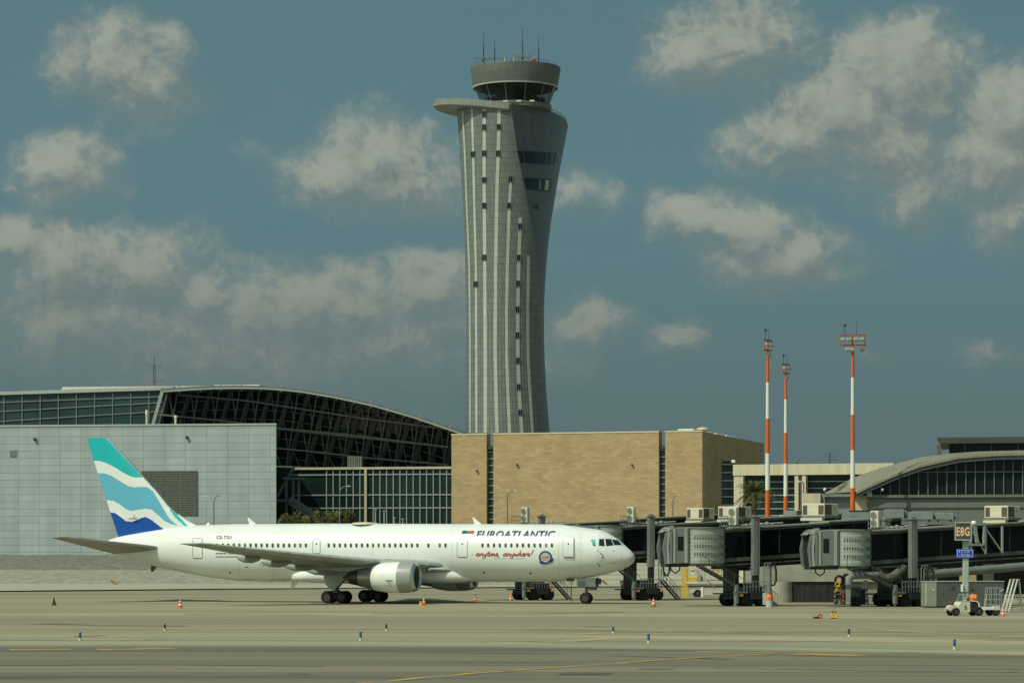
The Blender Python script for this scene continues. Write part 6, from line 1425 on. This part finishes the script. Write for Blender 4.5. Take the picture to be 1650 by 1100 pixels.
for sg in (-1, 1):
    k = len(J); J += [((-.04,sg*.19,1.34),.062),((.06,sg*.26,1.12),.050),((.28,sg*.22,1.08),.040),((.36,sg*.20+.05,1.11),.034)]; Bn += [(3,k),(k,k+1),(k+1,k+2),(k+2,k+3)]
    h = k+3
    for f, (dx, dy, dz) in enumerate(((.05,.03,.02),(.06,.012,.012),(.06,-.006,.004),(.05,-.024,-.004))):
        q = len(J); b0 = Vector(J[h][0]); J += [(tuple(b0+Vector((dx*.6,dy,dz+.01))),.010),(tuple(b0+Vector((dx,dy,dz-.02))),.009)]; Bn += [(h,q),(q,q+1)]
    q = len(J); b0 = Vector(J[h][0]); J += [(tuple(b0+Vector((.005,-sg*.045,.03))),.011),(tuple(b0+Vector((.035,-sg*.05,.03))),.009)]; Bn += [(h,q),(q,q+1)]
    k = len(J); J += [((.0,sg*.10,.80),.095),((.38,sg*.13,.84),.070),((.46,sg*.13,.48),.048),((.58,sg*.14,.42),.04)]; Bn += [(0,k),(k,k+1),(k+1,k+2),(k+2,k+3)]
body = skinned('body', J, Bn, SKIN, drv)
m = MB(); rings = []
for z, w, d in ((.84,.19,.15),(1.0,.20,.155),(1.2,.215,.165),(1.33,.21,.14),(1.40,.11,.10)): rings.append([(-.05+d*math.cos(2*math.pi*k/18), w*math.sin(2*math.pi*k/18), z) for k in range(18)])
m.loft(rings); m.build('vest', VEST, drv, 60)
for sg in (-1, 1):
    m = MB(); m.tube([(-.04,sg*.17,1.35),(.0,sg*.235,1.24),(.06,sg*.265,1.12),(.18,sg*.245,1.095)], [.088,.078,.068,.056], 10); m.build('sleeve', VEST if sg > 0 else SLEEVE, drv, 60)
    m = MB(); m.tube([(-.06,sg*.10,.80),(.2,sg*.12,.84),(.40,sg*.13,.85),(.45,sg*.13,.70),(.46,sg*.13,.50)], [.12,.105,.09,.08,.07], 10); m.build('trouser_leg', TROUS, drv, 60)
    m = MB(); m.cbox(.42,.68,sg*.13-.05,sg*.13+.05,.36,.46,.03); m.build('shoe', BLACK, drv)
m = MB(); m.lathe([(1.64,.107),(1.70,.108),(1.76,.085),(1.79,.03)], 16, c=(0,0,0), caps=True); m.cbox(.06,.20,-.075,.075,1.655,1.675,.008); m.build('cap', CAPM, drv, 50)
m = MB(); m.lathe([(-.03,.008),(0,.014),(.03,.012)], 8, c=(.105,0,1.60)); m.build('nose', SKIN, drv, 60)
m = MB(); m.box(.088,.094,-.05,-.02,1.63,1.642); m.box(.088,.094,.02,.05,1.63,1.642); m.box(.085,.092,-.025,.025,1.553,1.561); m.build('face_features', CAPM, drv)
for sg in (-1, 1): m = MB(); m.cbox(-.02,.02,sg*.098-.012,sg*.098+.012,1.57,1.64,.008); m.build('ear', SKIN, drv)

def local_px(X, py): 
    o_ = G(X, py); k = o_.y/F; return o_, (lambda x: (x-X)*k), (lambda y: (py-y)*k)
ALU = mat('bright_aluminium', (.80,.77,.70), .35, metal=.15, var=.15, scale=2); ALU2 = mat('dull_tube_steel', (.34,.37,.34), .45, metal=.4, var=.15, scale=2)
o, lx, lz = local_px(1622, 984.5)
T = thing('mobile_ladder', 'tall bright aluminium platform ladder leaning beside the orange cone at the right edge', 'ladder', o)
m = MB()
for y in (-.45, .0):
    for dx in (0, 5.5): m.beam((lx(1614+dx+ (4 if y else 0)),y,.0),(lx(1628+dx+(4 if y else 0)),y,lz(933)),.11,.14)
m.build('stringer', ALU, T); m = MB()
for i in range(9): f = (i+.7)/9.6; x = lx(1614)+(lx(1628)-lx(1614))*f; m.box(x,x+.28,-.45,.02,lz(933)*f-.02,lz(933)*f+.02)
m.build('step', ALU2, T); m = MB(); m.box(lx(1628),lx(1642),-.5,.05,lz(933.5),lz(932)); m.box(lx(1612),lx(1632),-.5,.05,.02,.10); m.build('platform', ALU2, T)
m = MB(); m.beam((lx(1641),0,lz(933)),(lx(1646),0,.05),.06); m.beam((lx(1641),-.4,lz(933)),(lx(1646),-.4,.05),.06); m.beam((lx(1620),-.2,lz(955)),(lx(1645),-.2,lz(960)),.05); m.beam((lx(1636),-.2,lz(958)),(lx(1648),-.2,.1),.07); m.build('rear_leg', ALU2, T)
o, lx, lz = local_px(1600, 981.5)
T = thing('cage_trolley', 'grey tube-framed cage stand between the tug and the bright ladder', 'trolley', o)
m = MB(); X0s = ((1587,1590),(1596,1596.5),(1605,1604),(1612,1613))
for xb, xt in X0s:
    for y in (-.35,.5): m.tube([(lx(xb),y,.0),(lx(xt),y,lz(946.5))], .035, 6)
for yy in (946.5, 957, 965.5, 974):
    a = lx(1587+3*(981.5-yy)/35); 
    for y in (-.35,.5): m.tube([(a,y,lz(yy)),(lx(1613),y,lz(yy))], .03, 6)
    m.tube([(a,-.35,lz(yy)),(a,.5,lz(yy))], .03, 6)
m.build('tube_frame', ALU2, T); m = MB(); m.tube([(lx(1584.5),-.35,.05),(lx(1589),-.35,lz(957))], .04, 6); m.box(lx(1584),lx(1592),-.5,-.3,.0,.07); m.build('outrigger', LIGHTM, T)
m = MB(); m.beam((lx(1609),-.45,lz(952)),(lx(1616),-.45,lz(949)),.10,.08); m.build('lever', LIGHTM, T)

o, lx, lz = local_px(1500, 978.5)
T = thing('equipment_container', 'long low dark grey equipment container with a pale end door behind the gate sign post', 'container', o)
m = MB(); m.cbox(lx(1509.5),lx(1618),0,2.4,.12,lz(937.2),.03); m.box(lx(1492),lx(1616),.2,2.2,0,.117); m.build('case', mat('charcoal_container', (.085,.092,.085), .6, var=.2, scale=.8), T)
m = MB(); m.cbox(lx(1490.5),lx(1509.5)-.004,-.05,2.4,.1,lz(936.8),.03); m.build('end_cabinet', mat('olive_grey_cabinet', (.25,.27,.22), .6, var=.15, scale=1.2), T)
m = MB(); m.box(lx(1490),lx(1619),-.06,2.42,lz(936.6),lz(935.6)); m.build('lid_edge', LIGHTM, T)
for x, y, r_ in ((1536,947,.16),(1529,949,.06),(1519,956,.08)): m = MB(); m.lathe([(-.02,.01),(-.03,r_),(0,r_)], 12, 'Y', (lx(x),0,lz(y))); m.build('port', DARKM, T)
m = MB(); m.box(lx(1503),lx(1505),-.08,-.053,lz(951),lz(948)); m.box(lx(1491.5),lx(1492.3),-.07,-.053,.2,lz(938)); m.build('latch', ALU, T)
p = P(1561, 936, 262); T = thing('tan_crate', 'tan crate seen behind the gate sign post above the dark container', 'crate', (p.x,p.y,0)); h = P(1561,921.5,262).z
m = MB(); m.cbox(-.72,.72,0,1,p.z-.4,h,.03); m.build('crate_body', mat('tan_board', (.46,.34,.16), .7, var=.12, scale=2), T); m = MB()
for x in (-.6,.55): m.box(x,x+.08,.1,.9,0,p.z-.403)
m.build('stand', DARKM, T)

# ------------------------------------------------------------------ loader and gear under the middle bridge
o, lx, lz = local_px(1135, 961.5)
T = thing('cargo_loader', 'pale cargo loader with yellow cab railings parked behind the middle boarding bridge', 'loader', o)
YF = mat('loader_yellow', (.62,.44,.09), .55, var=.2, scale=3); LPALE = mat('loader_pale_paint', (.50,.52,.43), .55, var=.18, scale=1.5)
m = MB(); m.cbox(lx(1112),lx(1176),-.2,1.9,lz(955),lz(944.5),.05); m.cbox(lx(1134),lx(1176),-.3,-.2,lz(958.5),lz(947),.04); m.build('chassis', LPALE, T)
m = MB(); m.cbox(lx(1108),lx(1178),-.35,2.0,lz(943.5),lz(940),.04); m.beam((lx(1138),-.3,lz(934)),(lx(1152),-.3,lz(946)),.12); m.beam((lx(1140),-.3,lz(934)),(lx(1176),-.3,lz(934)),.12); m.build('platform', mat('loader_deck_grey', (.20,.215,.19), .6, var=.2), T)
m = MB()
for X in (1100.5, 1104.5, 1107):
    for y in (0, 1.5): m.beam((lx(X),y,0),(lx(X),y,lz(914)),.09)
for k in range(9): m.beam((lx(1100.5),0,lz(957-5*k)),(lx(1107),0,lz(957-5*k)),.06)
m.build('ladder_tower', YF, T)
m = MB(); m.cbox(lx(1108),lx(1124.5),0,1.6,lz(937),lz(929),.04); m.box(lx(1108),lx(1109.2),0,.1,lz(929),lz(915)); m.box(lx(1122.8),lx(1124),0,.1,lz(929),lz(915)); m.box(lx(1108),lx(1124),-.02,.1,lz(915),lz(914)); cabn = m.build('cab', YF, T)
m = MB(); m.cbox(lx(1114),lx(1120),.2,.5,lz(926),lz(916),.03); m.build('cab_seat', WHITE, cabn); m = MB(); m.cbox(lx(1106.5),lx(1125),-.3,1.7,lz(939.5),lz(937.4),.03); m.build('cab_sill', WHITE, cabn)
m = MB(); m.cbox(lx(1125),lx(1136),.1,.3,lz(936),lz(917),.03); m.build('screen_panel', LPALE, T); m = MB(); m.cbox(lx(1127.5),lx(1130.5),-.1,.09,lz(934),lz(926),.05); m.build('console', MIDM, T)
m = MB()
for X in (1137,1147,1158,1171): m.beam((lx(X),.1,lz(940)),(lx(X),.1,lz(908)),.07)
for a, c in ((1137,1171),(1171,1137)): m.beam((lx(a),.1,lz(912)),(lx(c),.1,lz(934)),.06)
m.beam((lx(1137),.1,lz(920)),(lx(1171),.1,lz(920)),.06); m.build('scissor_frame', YF, T)
for X, y, r_ in ((1124,0,.42),(1124,1.7,.42),(1166,0,.36),(1166,1.7,.36)): wheel(lx(X), y-.1, r_, .3, T)
m = MB(); m.cbox(lx(1129.5),lx(1133.5),-.3,.0,0,lz(945),.05); m.build('stabiliser', WHITE, T)
o, lx, lz = local_px(1239.5, 977.5)
T = thing('hydrant_post', 'grey service post with a wide orange collar beside the middle bridge bogie', 'service post', o)
m = MB(); m.lathe([(0,.32),(.5,.32),(.62,.3)], 18, caps=True); m.build('foot', LIGHTM, T, 40); m = MB(); m.lathe([(.623,.33),(.95,.33),(1.1,.22)], 18, caps=True); m.build('orange_collar', ORANGE, T, 40); m = MB(); m.lathe([(1.103,.22),(3.3,.2)], 16, caps=True); m.lathe([(3.3,.24),(3.36,.24)], 14, caps=True); m.build('column', MIDM, T, 40)
m = MB(); m.cbox(-.55,-.22,-.15,.15,.2,1.2,.03); m.build('side_box', LIGHTM, T)
o, lx, lz = local_px(1006, 966)
T = thing('power_cabinet', 'stacked pale cabinet beside the bridge bogie behind the nose wheel', 'cabinet', o)
m = MB(); m.cbox(lx(1000.5),lx(1010),0,.8,.45,lz(940),.04); m.build('case', CREAM, T); m = MB(); m.cbox(lx(999),lx(1013),-.1,.9,lz(939.5),lz(934.5),.03); m.build('lid', WHITE, T); m = MB(); m.box(lx(1001),lx(1002),.1,.7,0,.447); m.box(lx(1008),lx(1009),.1,.7,0,.447); m.build('feet', DARKM, T); m = MB(); m.cbox(lx(1010.3),lx(1015),.1,.7,.5,lz(946),.03); m.build('side_box', LIGHTM, T)
# striped barriers, cabinet, notice board, yellow cart, step ladder near the right bridge
def striped(o, x0, x1, z, lab, bars=2):
    t = thing('striped_barrier', lab, 'barrier', o, 0, 'red and white barriers'); RW = bpy.data.materials['barrier_red'] if 'barrier_red' in bpy.data.materials else mat('barrier_red', (.55,.03,.025), .5)
    for x in ([x0, x1] if x1 else [x0]):
        m = MB(); n = 7
        for k in range(n): m.lathe([(z*k/n,.085),(z*(k+1)/n-.003,.085)], 10, c=(x,0,0), mi=k % 2, caps=True)
        m.build('post', [MWHITE, RW], t, 40)
    if x1:
        for k in range(bars): m = MB(); zz = z*(.42+.36*k); m.tube([(x0+.09,0,zz),(x1-.09,0,zz)], .035, 6); m.build('bar', MWHITE, t)
    return t
o, lx, lz = local_px(1345.5, 976); striped(o, 0, lx(1359), lz(951), 'red and white striped barrier left of the dark cabinet under the right bridge')
o, lx, lz = local_px(1408, 973.5); striped(o, lx(1396.5), 0, lz(943.5), 'red and white striped barrier beside the cream box under the right bridge')
o, lx, lz = local_px(1362, 974); T = thing('red_box', 'small red and white box behind the striped barrier', 'box', o); m = MB(); m.cbox(lx(1354.5),lx(1363),0,.5,.35,lz(957),.03); m.build('case', RED, T); m = MB(); m.box(lx(1355),lx(1362),-.01,.5,lz(956.8),lz(949.5)); m.box(lx(1355),lx(1363),.05,.45,0,.347); m.build('trim', mat('faded_pink_white', (.62,.48,.44), .6), T)
o, lx, lz = local_px(1380, 976); T = thing('dark_cabinet', 'grey green control cabinet on dark feet under the right boarding bridge', 'cabinet', o); m = MB(); m.cbox(lx(1372),lx(1387),0,.7,lz(960.5),lz(945),.04); m.build('case', mat('olive_box', (.13,.135,.10), .7, var=.15), T); m = MB(); m.cbox(lx(1371.5),lx(1387.5),.05,.65,0,lz(960.7),.04); m.build('plinth', NBLACK, T); m = MB(); m.lathe([(-.03,.02),(-.04,.12),(0,.12)], 10, 'Y', (lx(1381),0,lz(951))); m.build('dial', DARKM, T)
o, lx, lz = local_px(1394, 972.5); T = thing('cream_crate', 'cream box on the ground beside the dark cabinet', 'box', o); m = MB(); m.cbox(lx(1388),lx(1400),0,.7,0,lz(962.5),.03); m.build('case', CREAM, T); m = MB(); m.box(lx(1387.6),lx(1400.4),-.03,.73,lz(962.4),lz(961.4)); m.build('lid', LIGHTM, T)
o, lx, lz = local_px(1392, 973); T = thing('notice_board', 'tilted pale notice board with a dark stand above the cream box', 'notice board', o); m = MB(); m.add([(lx(1387.5),-.05,lz(948)),(lx(1395),-.05,lz(948.5)),(lx(1400),.1,lz(934.5)),(lx(1391.5),.1,lz(934)),(lx(1387.5),.0,lz(948)),(lx(1395),.0,lz(948.5)),(lx(1400),.15,lz(934.5)),(lx(1391.5),.15,lz(934))], [(0,1,2,3),(7,6,5,4),(0,4,5,1),(1,5,6,2),(2,6,7,3),(3,7,4,0)]); m.build('board', CREAM, T); m = MB(); m.box(lx(1387),lx(1395),.15,.5,0,lz(948.3)); m.build('stand', mat('navy_stand', (.03,.05,.10), .6), T)
o, lx, lz = local_px(1353, 973); T = thing('yellow_cart', 'cluttered yellow and dark hose cart behind the striped barrier', 'cart', o); rn = random.Random(9)
m = MB(); m.beam((lx(1346),.4,lz(955)),(lx(1356),.4,lz(932)),.16); m.beam((lx(1350),.6,lz(960)),(lx(1357),.6,lz(936)),.13); m.beam((lx(1347),.3,lz(938)),(lx(1356),.3,lz(938)),.12); m.tube([(lx(1350)+.2*math.cos(a),.25,lz(941)+.22*math.sin(a)) for a in [2*math.pi*k/14 for k in range(15)]], .05, 6); m.build('frame', YELLOW, T)
m = MB(); m.tube([(lx(1353)+.34*math.cos(a),.5,lz(934)+.36*math.sin(a)) for a in [2*math.pi*k/16 for k in range(17)]], .12, 8); m.build('hose_reel', NBLACK, T); m = MB(); m.cbox(lx(1347),lx(1359),.5,1.2,.35,lz(953),.05); m.build('cart_box', NBLACK, T)
for x in (1348.5, 1357.5): wheel(lx(x), .5, .2, .12, T)
m = MB(); m.beam((lx(1361),.9,0),(lx(1361),.9,lz(930)),.35,.3); m.tube([(lx(1360.5),.9,lz(930)),(lx(1362),.8,lz(926.5)),(lx(1366),.8,lz(925.5)),(lx(1370),.9,lz(929))], .16, 8); m.build('standpipe', MIDM, T)
o, lx, lz = local_px(1338, 969.5); T = thing('step_ladder', 'small grey step ladder standing against the dark fluted doors', 'ladder', o); m = MB()
for y in (0,.35): m.beam((lx(1333.5),y,0),(lx(1337.5),y,lz(953.5)),.05); m.beam((lx(1344),y,0),(lx(1340.5),y,lz(953.5)),.05)
for k in range(4): f = (k+.6)/4.4; m.box(lx(1333.5)+(lx(1337.5)-lx(1333.5))*f,lx(1333.5)+(lx(1337.5)-lx(1333.5))*f+.16,0,.35,lz(953.5)*f-.015,lz(953.5)*f+.015)
m.build('frame', ALU2, T); m = MB(); m.box(lx(1337),lx(1341),-.02,.37,lz(953.3),lz(952.6)); m.build('top_step', ALU2, T)

# ------------------------------------------------------------------ cones, edge markers and small apron things
CONEO = mat('cone_orange', (.78,.10,.025), .5, var=.12, scale=4); CONEW = mat('cone_white', (.75,.70,.64), .5, var=.05)
def cone(X, py, h, lab, dark=False, base_dark=False, tall=False):
    o = G(X, py); t = thing('traffic_cone', lab, 'traffic cone', o, 0, 'traffic cones on the apron'); r0 = h*.25
    cm = bpy.data.materials['dark_cone'] if dark and 'dark_cone' in bpy.data.materials else mat('dark_cone', (.06,.035,.02), .7) if dark else CONEO
    m = MB(); m.cbox(-r0*1.35,r0*1.35,-r0*1.35,r0*1.35,0,h*.06,.01); m.build('base', BLACK if (base_dark or dark) else CONEO, t)
    segs = [(.062,.30,0),(.303,.48,1),(.483,.66,0),(.663,.80,1),(.803,1.0,0)] if not dark else [(.062,1.0,0)]
    m = MB()
    for a, c, k in segs: m.lathe([(h*a, r0*(1-a)+.02),(h*c-.002, r0*(1-c)+.02)], 16, mi=k, caps=True)
    m.build('cone_body', [cm, CONEW], t, 50)
cone(87, 974.5, .72, 'dark weathered cone alone at the far left of the apron', dark=True); cone(290.3, 979, .78, 'orange cone with white bands in front of the tail of the airliner')
cone(683, 974.5, .74, 'orange cone beside the yellow chocks in front of the engine'); cone(766, 969, .74, 'orange cone under the fuselage right of the far engine'); cone(823, 968, .76, 'orange cone on a white base under the fuselage left of the hidden bridge bogie')
cone(1053, 976.5, .76, 'orange cone on a black base in front of the bridge bogie behind the nose', base_dark=True); cone(1616, 992.5, .62, 'wide orange cone standing between the tug and the bright ladder')
EB = mat('edge_marker_blue', (.015,.075,.26), .5, var=.1); EY = mat('edge_marker_yellow', (.62,.58,.24), .6, var=.15); EK = mat('edge_marker_faded', (.03,.04,.06), .6, var=.2)
def marker(X, py, top, lab, faded=False):
    o = G(X, py); h = (py-top)/F*o.y; t = thing('edge_marker', lab, 'edge marker', o, 0, 'taxiway edge markers'); 
    m = MB(); m.lathe([(0,.075),(h*.30,.06)], 12, caps=True); m.build('foot', EY, t, 40); m = MB(); m.lathe([(h*.303,.062),(h*.90,.062),(h*.93,.055)], 12, caps=True); m.build('sleeve', EK if faded else EB, t, 40); m = MB(); m.lathe([(h*.933,.05),(h,.02)], 12, caps=True); m.build('cap', MULL if not faded else EK, t, 40)
for X, py, top, fd_, lab in ((129,1031.5,1016.5,0,'blue edge marker leftmost in the nearer row'),(581,1031.5,1015.5,0,'blue edge marker in the nearer row below the engine'),(1045,1036,1019,0,'blue edge marker in the nearer row below the airliner nose'),(1538,1046,1028,0,'blue edge marker rightmost in the nearer row in front of the tug'),
    (265.5,1015,1004.5,1,'dark edge marker leftmost in the farther row'),(622.5,1015.5,1004.5,1,'dark edge marker in the farther row just right of the main wheels'),(988,1020,1008,0,'blue edge marker in the farther row below the nose wheel'),(1368,1025,1012,1,'dark edge marker rightmost in the farther row')): marker(X, py, top, lab, fd_)
def chock_pair(X, py, lab):
    o, lx, lz = local_px(X, py); t = thing('wheel_chock_stand', lab, 'chocks', o)
    for x in (-.11, .11): m = MB(); m.prism([(x-.09,.05),(x+.09,.05),(x+.08,.33),(x,.42),(x-.08,.33)], -.16, .16); m.build('chock', YELLOW, t)
    m = MB(); m.box(-.2,.2,-.18,.18,0,.047); m.tube([(-.09,0,.3),(-.09,0,.5)], .05, 6); m.tube([(.12,.05,.3),(.14,.05,.5)], .06, 6); m.build('tray', BLACK, t); m = MB(); m.tube([(-.03,.05,.3),(-.03,.05,.85)], .03, 6); m.build('handle', mat('tan_handle', (.38,.22,.12), .6), t)
chock_pair(1343, 996, 'yellow wheel chocks standing with a tan handle on the open apron')
o, lx, lz = local_px(1318, 996); T = thing('red_hose_coil', 'small red and dark coil lying left of the yellow chocks', 'hose', o); m = MB(); m.tube([(lx(1321.5)+.13*math.cos(a),.05*math.sin(a*2),.16+.12*math.sin(a)) for a in [2*math.pi*k/14 for k in range(15)]], .055, 7); m.build('coil', RED, T); m = MB(); m.tube([(-.35,0,.05),(-.15,-.05,.09),(.05,0,.05),(.2,.02,.06)], [.05,.08,.06,.05], 7); m.build('tail', mat('brown_rubber', (.06,.03,.02), .7), T)
o, lx, lz = local_px(679.5, 975.5); T = thing('orange_chock', 'yellow and orange chock block at the foot of a cone before the engine', 'chocks', o); m = MB(); m.prism([(-.24,0),(.0,0),(-.02,.38),(-.14,.45),(-.2,.3)], -.15, .15); m.build('block', YELLOW, T); m = MB(); m.prism([(.01,0),(.26,0),(.2,.32),(.1,.36)], -.12, .12); m.build('wedge', ORANGE, T)
def marker_board(X, py, Y, z, lab):
    p = P(X, py, Y); t = thing('slanted_marker', lab, 'marker board', (p.x,p.y,p.z-z)); m = MB(); m.beam((-.55,0,z+.35),(.5,0,z-.35),.10,.32); m.build('board', mat('faded_red_board', (.45,.12,.07), .6, var=.2) if 'faded_red_board' not in bpy.data.materials else bpy.data.materials['faded_red_board'], t); m = MB(); m.tube([(.1,.06,0),(.1,.06,z)], .05, 6); m.build('stake', CONEW, t)
marker_board(184, 938, 455, 1.0, 'red slanted marker board on the gravel bank behind the tail'); marker_board(973, 937, 430, 1.4, 'orange slanted marker board behind the nose wheel')
